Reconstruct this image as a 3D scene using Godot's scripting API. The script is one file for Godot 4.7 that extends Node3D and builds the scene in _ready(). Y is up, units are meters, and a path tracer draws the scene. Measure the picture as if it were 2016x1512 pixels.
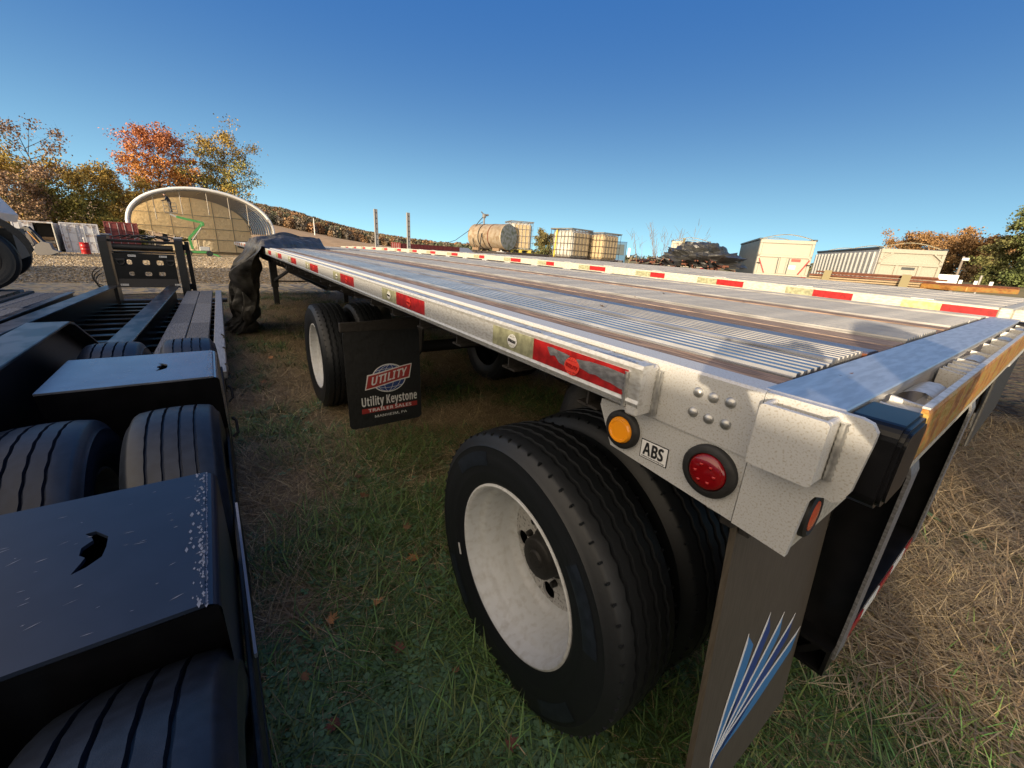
extends Node3D
# A yard of parked trailers in low autumn sun. Metres, y up; the near flatbed runs along -z with its rear left corner above the origin.

var rng := RandomNumberGenerator.new()
var used := {}
var mats := {}
var tex := {}
var font: SystemFont
var font_plain: SystemFont

# ---------------------------------------------------------------- naming
func numbered(n: String) -> String:
	var k: int = used.get(n, 0)
	used[n] = k + 1
	return n if k == 0 else "%s_%03d" % [n, k]

func tag(o: Node, label: String, category := "", group := "", kind := "") -> Node:
	if label: o.set_meta("label", label)
	if category: o.set_meta("category", category)
	if group: o.set_meta("group", group)
	if kind: o.set_meta("kind", kind)
	return o

func thing(called: String, label: String, category: String, at := Vector3.ZERO, turn := 0.0, group := "") -> Node3D:
	var o := Node3D.new()
	o.name = numbered(called)
	add_child(o)
	o.position = at
	o.rotation.y = turn
	tag(o, label, category, group)
	return o

func part_name(called: String, parent: Node) -> String:
	if parent == self: return numbered(called)
	var key := "%d/%s" % [parent.get_instance_id(), called]
	var k: int = used.get(key, 0)
	used[key] = k + 1
	return called if k == 0 else "%s_%03d" % [called, k]

func put(called: String, st, m: Material, parent: Node = self, at := Vector3.ZERO) -> MeshInstance3D:
	var o := MeshInstance3D.new()
	o.mesh = st.commit() if st is SurfaceTool else st
	o.name = part_name(called, parent)
	o.material_override = m
	o.position = at
	parent.add_child(o, true)
	return o

func struct(called: String, st, m: Material) -> MeshInstance3D:
	var o := put(called, st, m)
	o.set_meta("kind", "structure")
	return o

func dup(o: Node3D, at: Vector3, turn: float, label: String) -> Node3D:
	var r: Node3D = o.duplicate()
	r.name = numbered(String(o.name).rstrip("_0123456789"))
	add_child(r)
	r.position = at
	r.rotation.y = turn
	if label: r.set_meta("label", label)
	return r

# ---------------------------------------------------------------- shapes
func sg() -> SurfaceTool:
	var st := SurfaceTool.new()
	st.begin(Mesh.PRIMITIVE_TRIANGLES)
	return st

func tri(st: SurfaceTool, a: Vector3, b: Vector3, c: Vector3, na: Vector3, nb: Vector3, nc: Vector3) -> void:
	if (b - a).cross(c - a).dot(na + nb + nc) > 0.0:
		st.set_normal(na); st.add_vertex(a)
		st.set_normal(nc); st.add_vertex(c)
		st.set_normal(nb); st.add_vertex(b)
	else:
		st.set_normal(na); st.add_vertex(a)
		st.set_normal(nb); st.add_vertex(b)
		st.set_normal(nc); st.add_vertex(c)

func tric(st: SurfaceTool, a: Vector3, b: Vector3, c: Vector3, n: Vector3, col: Color) -> void:
	# a leaf or blade: the face that looks along n is its front
	var fl := (b - a).cross(c - a).dot(n) > 0.0
	st.set_color(col); st.set_normal(n); st.add_vertex(a)
	st.set_color(col); st.set_normal(n); st.add_vertex(c if fl else b)
	st.set_color(col); st.set_normal(n); st.add_vertex(b if fl else c)

func up_of(a: Vector3, b: Vector3, c: Vector3) -> Vector3:
	var n := (b - a).cross(c - a).normalized()
	return n if n.y > 0.0 else -n

func quad(st: SurfaceTool, a: Vector3, b: Vector3, c: Vector3, d: Vector3, n := Vector3.ZERO) -> void:
	if n == Vector3.ZERO: n = (b - a).cross(c - a).normalized()
	tri(st, a, b, c, n, n, n)
	tri(st, a, c, d, n, n, n)

# a box with chamfered edges
func box(st: SurfaceTool, c: Vector3, s: Vector3, b := 0.0, bas := Basis.IDENTITY) -> void:
	var h := s * 0.5
	if b <= 0.0:
		for ax in 3:
			for sg_ in [-1.0, 1.0]:
				var n := Vector3.ZERO; n[ax] = sg_
				var u := Vector3.ZERO; u[(ax + 1) % 3] = h[(ax + 1) % 3]
				var v := Vector3.ZERO; v[(ax + 2) % 3] = h[(ax + 2) % 3]
				var o := n * h[ax]
				quad(st, c + bas * (o - u - v), c + bas * (o + u - v), c + bas * (o + u + v), c + bas * (o - u + v), (bas * n).normalized())
		return
	b = minf(b, minf(h.x, minf(h.y, h.z)) * 0.9)
	var k := h - Vector3(b, b, b)
	for ax in 3:
		var p := (ax + 1) % 3
		var q := (ax + 2) % 3
		for s1 in [-1.0, 1.0]:
			var n := Vector3.ZERO; n[ax] = s1
			var u := Vector3.ZERO; u[p] = k[p]
			var v := Vector3.ZERO; v[q] = k[q]
			var o := n * h[ax]
			quad(st, c + bas * (o - u - v), c + bas * (o + u - v), c + bas * (o + u + v), c + bas * (o - u + v), (bas * n).normalized())
			# edge along axis q between faces ax and p
			for s2 in [-1.0, 1.0]:
				var n2 := Vector3.ZERO; n2[p] = s2
				var e1 := n * h[ax] + n2 * k[p]
				var e2 := n * k[ax] + n2 * h[p]
				quad(st, c + bas * (e1 - v), c + bas * (e1 + v), c + bas * (e2 + v), c + bas * (e2 - v), (bas * (n + n2)).normalized())
	for sx in [-1.0, 1.0]:
		for sy in [-1.0, 1.0]:
			for sz in [-1.0, 1.0]:
				var n := (bas * Vector3(sx, sy, sz)).normalized()
				tri(st, c + bas * Vector3(sx * h.x, sy * k.y, sz * k.z), c + bas * Vector3(sx * k.x, sy * h.y, sz * k.z), c + bas * Vector3(sx * k.x, sy * k.y, sz * h.z), n, n, n)

func bx(c: Vector3, s: Vector3, b := 0.0, bas := Basis.IDENTITY) -> SurfaceTool:
	var st := sg()
	box(st, c, s, b, bas)
	return st

# box between two corners
func bc(st: SurfaceTool, x0: float, x1: float, y0: float, y1: float, z0: float, z1: float, b := 0.0) -> void:
	box(st, Vector3(x0 + x1, y0 + y1, z0 + z1) * 0.5, Vector3(absf(x1 - x0), absf(y1 - y0), absf(z1 - z0)), b)

func frame_of(d: Vector3) -> Basis:
	d = d.normalized()
	var r := Vector3.UP if absf(d.y) < 0.95 else Vector3.RIGHT
	var x := r.cross(d).normalized()
	return Basis(x, d.cross(x).normalized(), d)

# beam of rectangular section w x h from a to b
func beam(st: SurfaceTool, a: Vector3, b: Vector3, w: float, h: float, bev := 0.0) -> void:
	box(st, (a + b) * 0.5, Vector3(w, h, a.distance_to(b)), bev, frame_of(b - a))

func tube(st: SurfaceTool, pts: Array, r, n := 8, caps := true) -> void:
	var rings := []
	var last := Vector3.ZERO
	for i in pts.size():
		var p: Vector3 = pts[i]
		var d: Vector3 = (pts[mini(i + 1, pts.size() - 1)] - pts[maxi(i - 1, 0)]).normalized()
		var f := frame_of(d)
		if i > 0:
			var x := (last - d * last.dot(d)).normalized()
			f = Basis(x, d.cross(x), d)
		last = f.x
		var rr: float = r if not r is Array else r[i]
		var ring := []
		for k in n:
			var t := TAU * k / n
			var nn := f.x * cos(t) + f.y * sin(t)
			ring.append([p + nn * rr, nn])
		rings.append(ring)
	for i in pts.size() - 1:
		for k in n:
			var a = rings[i][k]; var b = rings[i][(k + 1) % n]; var c = rings[i + 1][(k + 1) % n]; var d = rings[i + 1][k]
			tri(st, a[0], b[0], c[0], a[1], b[1], c[1])
			tri(st, a[0], c[0], d[0], a[1], c[1], d[1])
	if caps:
		for e in [0, pts.size() - 1]:
			var q: Vector3 = (pts[0] - pts[1]).normalized() if e == 0 else (pts[e] - pts[e - 1]).normalized()
			for k in range(1, n - 1):
				tri(st, rings[e][0][0], rings[e][k][0], rings[e][k + 1][0], q, q, q)

# profile of (along axis, radius) turned about the local z axis of xf; zig moves the profile sideways tooth by tooth
func lathe(st: SurfaceTool, prof: Array, n: int, xf: Transform3D, zig := [], a0 := 0.0, a1 := TAU) -> void:
	var m := prof.size()
	var sn := []
	for i in m - 1:
		var d: Vector2 = prof[i + 1] - prof[i]
		sn.append(Vector2(-d.y, d.x).normalized())
	for i in m - 1:
		if prof[i].distance_to(prof[i + 1]) < 1e-6: continue
		var n0: Vector2 = sn[i]
		var n1: Vector2 = sn[i]
		if i > 0 and sn[i - 1].dot(sn[i]) > 0.7: n0 = (sn[i - 1] + sn[i]).normalized()
		if i < m - 2 and sn[i + 1].dot(sn[i]) > 0.7: n1 = (sn[i + 1] + sn[i]).normalized()
		for k in n:
			var t0 := a0 + (a1 - a0) * k / n
			var t1 := a0 + (a1 - a0) * (k + 1) / n
			var za := 0.0; var zb := 0.0; var zc := 0.0; var zd := 0.0
			if zig.size():
				var s0 := 1.0 if k % 2 == 0 else -1.0
				za = zig[i] * s0; zd = zig[i + 1] * s0
				zb = -za; zc = -zd
			var r0 := Vector3(cos(t0), sin(t0), 0)
			var r1 := Vector3(cos(t1), sin(t1), 0)
			var a: Vector3 = xf * (r0 * prof[i].y + Vector3(0, 0, prof[i].x + za))
			var b: Vector3 = xf * (r1 * prof[i].y + Vector3(0, 0, prof[i].x + zb))
			var c: Vector3 = xf * (r1 * prof[i + 1].y + Vector3(0, 0, prof[i + 1].x + zc))
			var d: Vector3 = xf * (r0 * prof[i + 1].y + Vector3(0, 0, prof[i + 1].x + zd))
			var na: Vector3 = xf.basis * (r0 * n0.y + Vector3(0, 0, n0.x))
			var nb: Vector3 = xf.basis * (r1 * n0.y + Vector3(0, 0, n0.x))
			var nc: Vector3 = xf.basis * (r1 * n1.y + Vector3(0, 0, n1.x))
			var nd: Vector3 = xf.basis * (r0 * n1.y + Vector3(0, 0, n1.x))
			# the profile's outside is on its left; a collapsed corner makes no triangle
			if prof[i].y > 1e-5: tri_keep(st, a, b, c, na, nb, nc)
			if prof[i + 1].y > 1e-5: tri_keep(st, a, c, d, na, nc, nd)

func tri_keep(st: SurfaceTool, a: Vector3, b: Vector3, c: Vector3, na: Vector3, nb: Vector3, nc: Vector3) -> void:
	tri(st, a, b, c, na, nb, nc)

# flat polygon in local xy, thick from z0 to z1
func prism(st: SurfaceTool, poly: PackedVector2Array, z0: float, z1: float, xf := Transform3D.IDENTITY) -> void:
	var idx := Geometry2D.triangulate_polygon(poly)
	var nz := xf.basis.z.normalized()
	for i in range(0, idx.size(), 3):
		var a := poly[idx[i]]; var b := poly[idx[i + 1]]; var c := poly[idx[i + 2]]
		tri(st, xf * Vector3(a.x, a.y, z1), xf * Vector3(b.x, b.y, z1), xf * Vector3(c.x, c.y, z1), nz, nz, nz)
		tri(st, xf * Vector3(a.x, a.y, z0), xf * Vector3(b.x, b.y, z0), xf * Vector3(c.x, c.y, z0), -nz, -nz, -nz)
	var ccw := not Geometry2D.is_polygon_clockwise(poly)
	for i in poly.size():
		var a := poly[i]; var b := poly[(i + 1) % poly.size()]
		var e := (b - a)
		var n2 := Vector2(e.y, -e.x).normalized() * (1.0 if ccw else -1.0)
		var n := (xf.basis * Vector3(n2.x, n2.y, 0)).normalized()
		quad(st, xf * Vector3(a.x, a.y, z0), xf * Vector3(b.x, b.y, z0), xf * Vector3(b.x, b.y, z1), xf * Vector3(a.x, a.y, z1), n)

func rrect(x0: float, x1: float, y0: float, y1: float, r: float, n := 4) -> PackedVector2Array:
	var p := PackedVector2Array()
	for q in [[x1 - r, y1 - r, 0.0], [x0 + r, y1 - r, PI / 2], [x0 + r, y0 + r, PI], [x1 - r, y0 + r, PI * 1.5]]:
		for k in n + 1:
			var t: float = q[2] + PI / 2 * k / n
			p.append(Vector2(q[0] + r * cos(t), q[1] + r * sin(t)))
	return p

func disc_poly(c: Vector2, r: float, n := 16) -> PackedVector2Array:
	var p := PackedVector2Array()
	for k in n: p.append(c + Vector2(cos(TAU * k / n), sin(TAU * k / n)) * r)
	return p

# profile in (x, y) swept along z through zs, lifted by lift(z)
func loft(st: SurfaceTool, prof: PackedVector2Array, zs: Array, lift: Callable, closed := true) -> void:
	var m := prof.size()
	var ccw := not Geometry2D.is_polygon_clockwise(prof)
	for j in (m if closed else m - 1):
		var a := prof[j]; var b := prof[(j + 1) % m]
		var e := b - a
		var n2 := Vector2(e.y, -e.x).normalized() * (1.0 if ccw or not closed else -1.0)
		var n := Vector3(n2.x, n2.y, 0)
		for i in zs.size() - 1:
			var l0: float = lift.call(zs[i]); var l1: float = lift.call(zs[i + 1])
			quad(st, Vector3(a.x, a.y + l0, zs[i]), Vector3(b.x, b.y + l0, zs[i]), Vector3(b.x, b.y + l1, zs[i + 1]), Vector3(a.x, a.y + l1, zs[i + 1]), n)
	if closed:
		var idx := Geometry2D.triangulate_polygon(prof)
		for e in [0, zs.size() - 1]:
			var l: float = lift.call(zs[e])
			var n := Vector3(0, 0, 1) * signf(zs[e] - zs[zs.size() - 1 - e])
			for i in range(0, idx.size(), 3):
				var q := []
				for k in 3: q.append(Vector3(prof[idx[i + k]].x, prof[idx[i + k]].y + l, zs[e]))
				tri(st, q[0], q[1], q[2], n, n, n)

func ball(st: SurfaceTool, c: Vector3, r: Vector3, n := 10, m := 6, top_half := false) -> void:
	var lo := 0.0 if top_half else -PI / 2
	for i in m:
		for k in n:
			var q := []
			for w in [[i, k], [i, k + 1], [i + 1, k + 1], [i + 1, k]]:
				var la: float = lo + (PI / 2 - lo) * w[0] / m
				var lo2: float = TAU * w[1] / n
				q.append(Vector3(cos(la) * cos(lo2), sin(la), cos(la) * sin(lo2)))
			var ns := []
			for v in q: ns.append((v / r).normalized())
			if i < m - 1: tri(st, c + q[0] * r, c + q[1] * r, c + q[2] * r, ns[0], ns[1], ns[2]) if i == m - 1 else tri(st, c + q[0] * r, c + q[1] * r, c + q[2] * r, ns[0], ns[1], ns[2])
			if i > 0 or top_half: tri(st, c + q[0] * r, c + q[2] * r, c + q[3] * r, ns[0], ns[2], ns[3])
			elif i == 0: tri(st, c + q[0] * r, c + q[2] * r, c + q[3] * r, ns[0], ns[2], ns[3])

# lettering: flat glyphs centred at origin in local xy, of that cap height, turned by xf
func letters(called: String, text: String, height: float, m: Material, parent: Node, xf: Transform3D, width := 0.0, bold := true, depth := 0.0015) -> MeshInstance3D:
	var t := TextMesh.new()
	t.text = text
	t.font = font if bold else font_plain
	t.font_size = 32
	t.pixel_size = height / 23.0
	t.depth = depth
	t.curve_step = 2.0
	var o := MeshInstance3D.new()
	o.mesh = t
	o.name = part_name(called, parent)
	o.material_override = m
	var s := 1.0
	if width > 0.0:
		var w := t.get_aabb().size.x
		if w > 1e-4: s = width / w
	o.transform = xf * Transform3D(Basis.from_scale(Vector3(s, 1, 1)), Vector3.ZERO)
	parent.add_child(o, true)
	return o

# ---------------------------------------------------------------- materials
func noise_tex(key: String, seed_: int, freq: float, lo: float, hi: float, type := FastNoiseLite.TYPE_SIMPLEX_SMOOTH, oct := 5, size := 512, c0 := 0.25, c1 := 0.75, tint_lo := Color.WHITE) -> NoiseTexture2D:
	if tex.has(key): return tex[key]
	var f := FastNoiseLite.new()
	f.seed = seed_; f.noise_type = type; f.frequency = freq; f.fractal_octaves = oct
	if type == FastNoiseLite.TYPE_CELLULAR:
		f.cellular_return_type = FastNoiseLite.RETURN_DISTANCE
	var t := NoiseTexture2D.new()
	t.width = size; t.height = size; t.seamless = true; t.noise = f
	var g := Gradient.new()
	g.set_color(0, (Color(lo, lo, lo) * tint_lo).linear_to_srgb()); g.set_offset(0, c0)
	g.set_color(1, Color(hi, hi, hi).linear_to_srgb()); g.set_offset(1, c1)
	t.color_ramp = g
	tex[key] = t
	return t

func ramp_tex(key: String, seed_: int, freq: float, stops: Array, oct := 5, size := 512, type := FastNoiseLite.TYPE_SIMPLEX_SMOOTH) -> NoiseTexture2D:
	if tex.has(key): return tex[key]
	var f := FastNoiseLite.new()
	f.seed = seed_; f.noise_type = type; f.frequency = freq; f.fractal_octaves = oct
	var t := NoiseTexture2D.new()
	t.width = size; t.height = size; t.seamless = true; t.noise = f
	var g := Gradient.new()
	var off := PackedFloat32Array(); var cols := PackedColorArray()
	for s in stops:
		off.append(s[0]); cols.append(Color(s[1], s[2], s[3]).linear_to_srgb())
	g.offsets = off; g.colors = cols
	t.color_ramp = g
	tex[key] = t
	return t

func bump_tex(key: String, seed_: int, freq: float, strength: float, oct := 4, type := FastNoiseLite.TYPE_SIMPLEX_SMOOTH) -> NoiseTexture2D:
	if tex.has(key): return tex[key]
	var f := FastNoiseLite.new()
	f.seed = seed_; f.frequency = freq; f.fractal_octaves = oct; f.noise_type = type
	var t := NoiseTexture2D.new()
	t.width = 512; t.height = 512; t.seamless = true; t.noise = f
	t.as_normal_map = true; t.bump_strength = strength
	tex[key] = t
	return t

# linear base colour; albedo noise, roughness and bumps are laid on in world space
func mat(key: String, c: Color, rough: float, metal := 0.0, albedo: Texture2D = null, scale := Vector3.ONE, bump: Texture2D = null, bump_amount := 0.5, local := false) -> StandardMaterial3D:
	if mats.has(key): return mats[key]
	var m := StandardMaterial3D.new()
	m.resource_name = key
	m.albedo_color = Color(c.r, c.g, c.b).linear_to_srgb()
	m.roughness = rough
	m.metallic = metal
	if albedo or bump:
		m.uv1_triplanar = true
		m.uv1_world_triplanar = not local
		m.uv1_scale = scale
	if albedo: m.albedo_texture = albedo
	if bump:
		m.normal_enabled = true
		m.normal_texture = bump
		m.normal_scale = bump_amount
	m.cull_mode = BaseMaterial3D.CULL_DISABLED
	mats[key] = m
	return m

func make_materials() -> void:
	font = SystemFont.new(); font.font_names = PackedStringArray(["Droid Sans"]); font.font_weight = 700
	font_plain = SystemFont.new(); font_plain.font_names = PackedStringArray(["Droid Sans"])
	var mot := noise_tex("mottle", 3, 0.012, 0.6, 1.0)
	var dirt := noise_tex("dirt", 5, 0.03, 0.74, 1.0, FastNoiseLite.TYPE_SIMPLEX_SMOOTH, 7, 1024, 0.2, 0.6, Color(1.0, 0.96, 0.9))
	var spots := noise_tex("spots", 7, 0.1, 0.7, 1.0, FastNoiseLite.TYPE_SIMPLEX_SMOOTH, 7, 1024, 0.12, 0.4, Color(1.0, 0.9, 0.75))
	var streak := noise_tex("streak", 9, 0.03, 0.62, 1.0, FastNoiseLite.TYPE_SIMPLEX, 4, 512, 0.25, 0.7)
	var scuff := noise_tex("scuff", 19, 0.012, 0.6, 1.0, FastNoiseLite.TYPE_SIMPLEX_SMOOTH, 7, 1024, 0.25, 0.7)
	var fine := bump_tex("fine", 11, 0.4, 1.2)
	var rough_b := bump_tex("rough", 12, 0.03, 10.0, 5)
	mat("alu", Color(0.6, 0.6, 0.585), 0.5, 0.35, spots, Vector3(2.3, 2.3, 2.3), fine, 0.05)
	mat("alu_rub", Color(0.62, 0.625, 0.61), 0.45, 0.45, dirt, Vector3(1.3, 4.0, 1.6), fine, 0.05)
	mat("alu_deck", Color(0.52, 0.525, 0.53), 0.34, 0.8, streak, Vector3(6.0, 3, 0.25), fine, 0.1)
	mat("alu_deck_dull", Color(0.4, 0.39, 0.37), 0.48, 0.5, streak, Vector3(8.0, 3, 0.3), fine, 0.08)
	mat("alu_sill", Color(0.68, 0.69, 0.69), 0.42, 0.85, noise_tex("brushed", 29, 0.03, 0.82, 1.0, FastNoiseLite.TYPE_SIMPLEX, 4, 512, 0.25, 0.7), Vector3(0.5, 4, 3), fine, 0.06)
	mat("alu_weld", Color(0.62, 0.62, 0.6), 0.35, 0.8, mot, Vector3(9, 9, 9))
	mat("cream_rail", Color(0.56, 0.535, 0.45), 0.5, 0.2, dirt, Vector3(2, 3, 0.8), fine, 0.1)
	mat("steel_strip", Color(0.2, 0.185, 0.25), 0.36, 0.7, streak, Vector3(4, 4, 0.4))
	mat("rust_steel", Color(0.16, 0.05, 0.022), 0.75, 0.2, mot, Vector3(4, 4, 1.2), rough_b, 0.5)
	for i in 4:
		var w: Array = [[0.38, 0.255, 0.175], [0.29, 0.195, 0.135], [0.42, 0.3, 0.215], [0.34, 0.23, 0.165]][i]
		mat("deck_wood_%d" % i, Color(w[0], w[1], w[2]), 0.75, 0.0, noise_tex("grain", 21, 0.03, 0.35, 1.0, FastNoiseLite.TYPE_SIMPLEX, 5, 1024, 0.22, 0.7), Vector3(4.0 + i * 0.6, 4, 0.2 + i * 0.03), rough_b, 0.35)
	for i in 3:
		var g: float = [0.2, 0.15, 0.24][i]
		mat("grey_wood_%d" % i, Color(g, g * 1.02, g * 1.05), 0.7, 0.0, tex["grain"], Vector3(4.0 + i * 0.6, 4, 0.2 + i * 0.03), rough_b, 0.35)
	mat("black_paint", Color(0.008, 0.008, 0.009), 0.3, 0.0, mot, Vector3(1.5, 1.5, 1.5))
	mats["black_paint"].metallic_specular = 0.36
	mat("black_dull", Color(0.017, 0.0165, 0.016), 0.6, 0.0, mot, Vector3(2, 2, 2), rough_b, 0.2)
	mat("underframe", Color(0.03, 0.026, 0.023), 0.65, 0.0, dirt, Vector3(1.6, 1.6, 1.6), rough_b, 0.2)
	mat("hot_plate", Color(0.017, 0.025, 0.043), 0.3, 0.0, noise_tex("faint", 33, 0.01, 0.85, 1.0), Vector3(1.6, 1.6, 1.6))
	mat("tread_plate", Color(0.3, 0.32, 0.36), 0.24, 0.8, tex["faint"], Vector3(1.2, 1.2, 1.2))
	mat("beam_top", Color(0.09, 0.09, 0.095), 0.3, 0.5, noise_tex("wear", 23, 0.01, 0.15, 1.0, FastNoiseLite.TYPE_SIMPLEX_SMOOTH, 6, 512, 0.35, 0.6), Vector3(1.3, 1.3, 0.7))
	mat("scratch", Color(0.24, 0.25, 0.28), 0.5, 0.4)
	mat("rubber", Color(0.0085, 0.0105, 0.0135), 0.5, 0.0, dirt, Vector3(2.5, 2.5, 2.5), fine, 0.2)
	mat("rubber_worn", Color(0.015, 0.021, 0.033), 0.42, 0.0, scuff, Vector3(2.2, 2.2, 2.2), fine, 0.25)
	mat("rubber_flap", Color(0.018, 0.018, 0.018), 0.5, 0.0, dirt, Vector3(1.1, 0.7, 1.1), rough_b, 0.12)
	mat("flap_brown", Color(0.085, 0.07, 0.052), 0.6, 0.0, dirt, Vector3(5.0, 0.3, 5.0))
	mat("rim_disc", Color(0.46, 0.455, 0.44), 0.55, 0.0, noise_tex("grime", 28, 0.03, 0.35, 1.0, FastNoiseLite.TYPE_SIMPLEX_SMOOTH, 6, 512, 0.2, 0.42), Vector3(3.2, 3.2, 3.2))
	mat("rim_white", Color(0.56, 0.575, 0.58), 0.45, 0.0, noise_tex("rimdirt", 27, 0.018, 0.78, 1.0, FastNoiseLite.TYPE_SIMPLEX_SMOOTH, 7, 512, 0.1, 0.5, Color(1.0, 0.96, 0.9)), Vector3(2.6, 2.6, 2.6), fine, 0.15)
	mat("rim_alu", Color(0.5, 0.5, 0.5), 0.4, 0.8, mot, Vector3(3, 3, 3))
	mat("hub", Color(0.03, 0.028, 0.026), 0.6, 0.3, mot, Vector3(8, 8, 8))
	mat("tape_red", Color(0.42, 0.016, 0.016), 0.35, 0.0, mot, Vector3(5, 5, 5))
	mat("tape_red_mark", Color(0.75, 0.06, 0.04), 0.4)
	mat("tape_dull", Color(0.36, 0.36, 0.22), 0.45, 0.0, mot, Vector3(5, 5, 5))
	mat("tape_yellow", Color(0.72, 0.62, 0.24), 0.45, 0.0, mot, Vector3(5, 5, 5))
	mat("tape_white", Color(0.72, 0.72, 0.66), 0.4)
	mat("white_print", Color(0.75, 0.75, 0.74), 0.5)
	mat("black_print", Color(0.012, 0.012, 0.013), 0.5)
	mat("red_print", Color(0.38, 0.035, 0.03), 0.5)
	mat("blue_print", Color(0.02, 0.055, 0.22), 0.5)
	mat("blue_light_print", Color(0.05, 0.19, 0.42), 0.5)
	mat("scraped", Color(0.28, 0.28, 0.29), 0.5, 0.5, scuff, Vector3(6, 6, 3))
	var la := mat("lens_amber", Color(0.95, 0.34, 0.015), 0.12)
	la.clearcoat_enabled = true; la.clearcoat = 0.6; la.clearcoat_roughness = 0.08
	var lr := mat("lens_red", Color(0.2, 0.004, 0.006), 0.12)
	lr.clearcoat_enabled = true; lr.clearcoat = 0.6; lr.clearcoat_roughness = 0.08
	mat("lens_red_dot", Color(0.4, 0.02, 0.02), 0.15)
	mat("lens_orange_red", Color(0.55, 0.07, 0.02), 0.15)
	mat("chrome", Color(0.75, 0.75, 0.74), 0.12, 1.0)
	mat("dock_wood", Color(0.42, 0.235, 0.09), 0.55, 0.25, ramp_tex("dock", 31, 0.012, [[0.2, 0.6, 0.45, 0.27], [0.45, 1.0, 0.78, 0.46], [0.6, 1.0, 0.98, 0.62], [0.72, 0.85, 1.0, 0.55]], 5), Vector3(1.6, 3, 1), rough_b, 0.35)
	var tp := mat("tarp", Color(0.1, 0.095, 0.085), 0.5, 0.0, noise_tex("tarpdust", 43, 0.012, 0.25, 1.0, FastNoiseLite.TYPE_SIMPLEX_SMOOTH, 6, 512, 0.3, 0.75), Vector3(0.9, 0.9, 0.9), bump_tex("crease", 41, 0.02, 14.0, 3), 0.5)
	tp.metallic_specular = 0.6
	mat("tarp_dusty", Color(0.04, 0.04, 0.039), 0.4, 0.0, mot, Vector3(1.5, 1.5, 1.5), tex["crease"], 0.5)
	mat("tank_steel", Color(0.4, 0.335, 0.25), 0.6, 0.35, ramp_tex("tank", 44, 0.015, [[0.15, 0.62, 0.5, 0.38], [0.5, 0.92, 0.87, 0.8], [0.75, 1, 1, 1]], 6), Vector3(0.6, 0.6, 0.6), fine, 0.1)
	mat("tank_end_shade", Color(0.27, 0.28, 0.27), 0.5, 0.3, ramp_tex("tankend", 45, 0.012, [[0.25, 0.45, 0.48, 0.3], [0.5, 0.8, 0.82, 0.8], [0.7, 1, 1, 1]], 6), Vector3(0.9, 0.9, 0.9), fine, 0.1)  # stained end cap, its shade painted in as a darker grey than the shell
	var ib := mat("tote_white", Color(0.6, 0.58, 0.5), 0.45, 0.0, mot, Vector3(1.2, 0.4, 1.2))
	ib.backlight_enabled = true; ib.backlight = Color(0.25, 0.24, 0.2)
	mat("tote_tan", Color(0.55, 0.43, 0.25), 0.45, 0.0, streak, Vector3(3, 0.4, 3))
	mat("tote_yellow", Color(0.62, 0.5, 0.1), 0.45, 0.0, mot, Vector3(3, 0.6, 3))
	mat("cage", Color(0.3, 0.3, 0.31), 0.45, 0.6)
	mat("cage_dark", Color(0.075, 0.06, 0.058), 0.55, 0.4)
	mat("lid_grey", Color(0.2, 0.19, 0.17), 0.6, 0.1, mot, Vector3(2, 2, 2))
	mat("pallet_wood", Color(0.3, 0.2, 0.12), 0.8, 0.0, tex["grain"], Vector3(3, 3, 3))
	mat("strap_yellow", Color(0.55, 0.42, 0.06), 0.6)
	mat("strap_olive", Color(0.24, 0.2, 0.1), 0.6)
	mat("dump_cream", Color(0.37, 0.35, 0.29), 0.5, 0.1, dirt, Vector3(0.8, 0.8, 0.8))
	mat("dump_white", Color(0.42, 0.43, 0.43), 0.45, 0.25, dirt, Vector3(0.5, 0.8, 0.5))
	mat("dump_grey", Color(0.06, 0.07, 0.075), 0.5, 0.1, mot, Vector3(0.5, 0.5, 0.5))
	mat("rust_bar", Color(0.17, 0.06, 0.03), 0.8, 0.1, mot, Vector3(3, 3, 3))
	mat("board_tan", Color(0.42, 0.31, 0.18), 0.7, 0.0, tex["grain"], Vector3(1, 4, 4))
	mat("cont_white", Color(0.55, 0.56, 0.58), 0.55, 0.0, ramp_tex("contw", 51, 0.014, [[0.2, 0.62, 0.5, 0.42], [0.36, 0.94, 0.92, 0.92], [0.7, 1, 1, 1]], 6), Vector3(0.25, 0.25, 0.25))
	mat("cont_red", Color(0.2, 0.035, 0.032), 0.6, 0.0, mot, Vector3(0.5, 0.5, 0.5))
	mat("cont_cream", Color(0.6, 0.58, 0.47), 0.6, 0.0, mot, Vector3(0.5, 0.5, 0.5))
	mat("cont_dark", Color(0.02, 0.019, 0.018), 0.9)
	mat("barrel_red", Color(0.5, 0.02, 0.02), 0.35, 0.0, mot, Vector3(1, 1, 1))
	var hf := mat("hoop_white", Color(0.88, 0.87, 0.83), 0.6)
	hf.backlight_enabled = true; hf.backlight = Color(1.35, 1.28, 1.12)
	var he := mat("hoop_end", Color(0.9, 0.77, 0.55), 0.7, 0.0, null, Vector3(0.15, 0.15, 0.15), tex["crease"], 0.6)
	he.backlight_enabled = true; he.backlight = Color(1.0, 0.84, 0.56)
	mat("hoop_steel", Color(0.27, 0.24, 0.2), 0.5, 0.4)
	mat("lift_green", Color(0.05, 0.22, 0.06), 0.4)
	mat("lift_grey", Color(0.35, 0.36, 0.36), 0.5, 0.2)
	mat("cloth_dark", Color(0.02, 0.022, 0.03), 0.9)
	mat("skin", Color(0.42, 0.25, 0.18), 0.6)
	mat("stake_grey", Color(0.33, 0.32, 0.3), 0.6, 0.3, dirt, Vector3(4, 3, 4))
	mat("truck_white", Color(0.68, 0.68, 0.66), 0.3)
	mat("truck_red", Color(0.45, 0.02, 0.04), 0.35)
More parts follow.
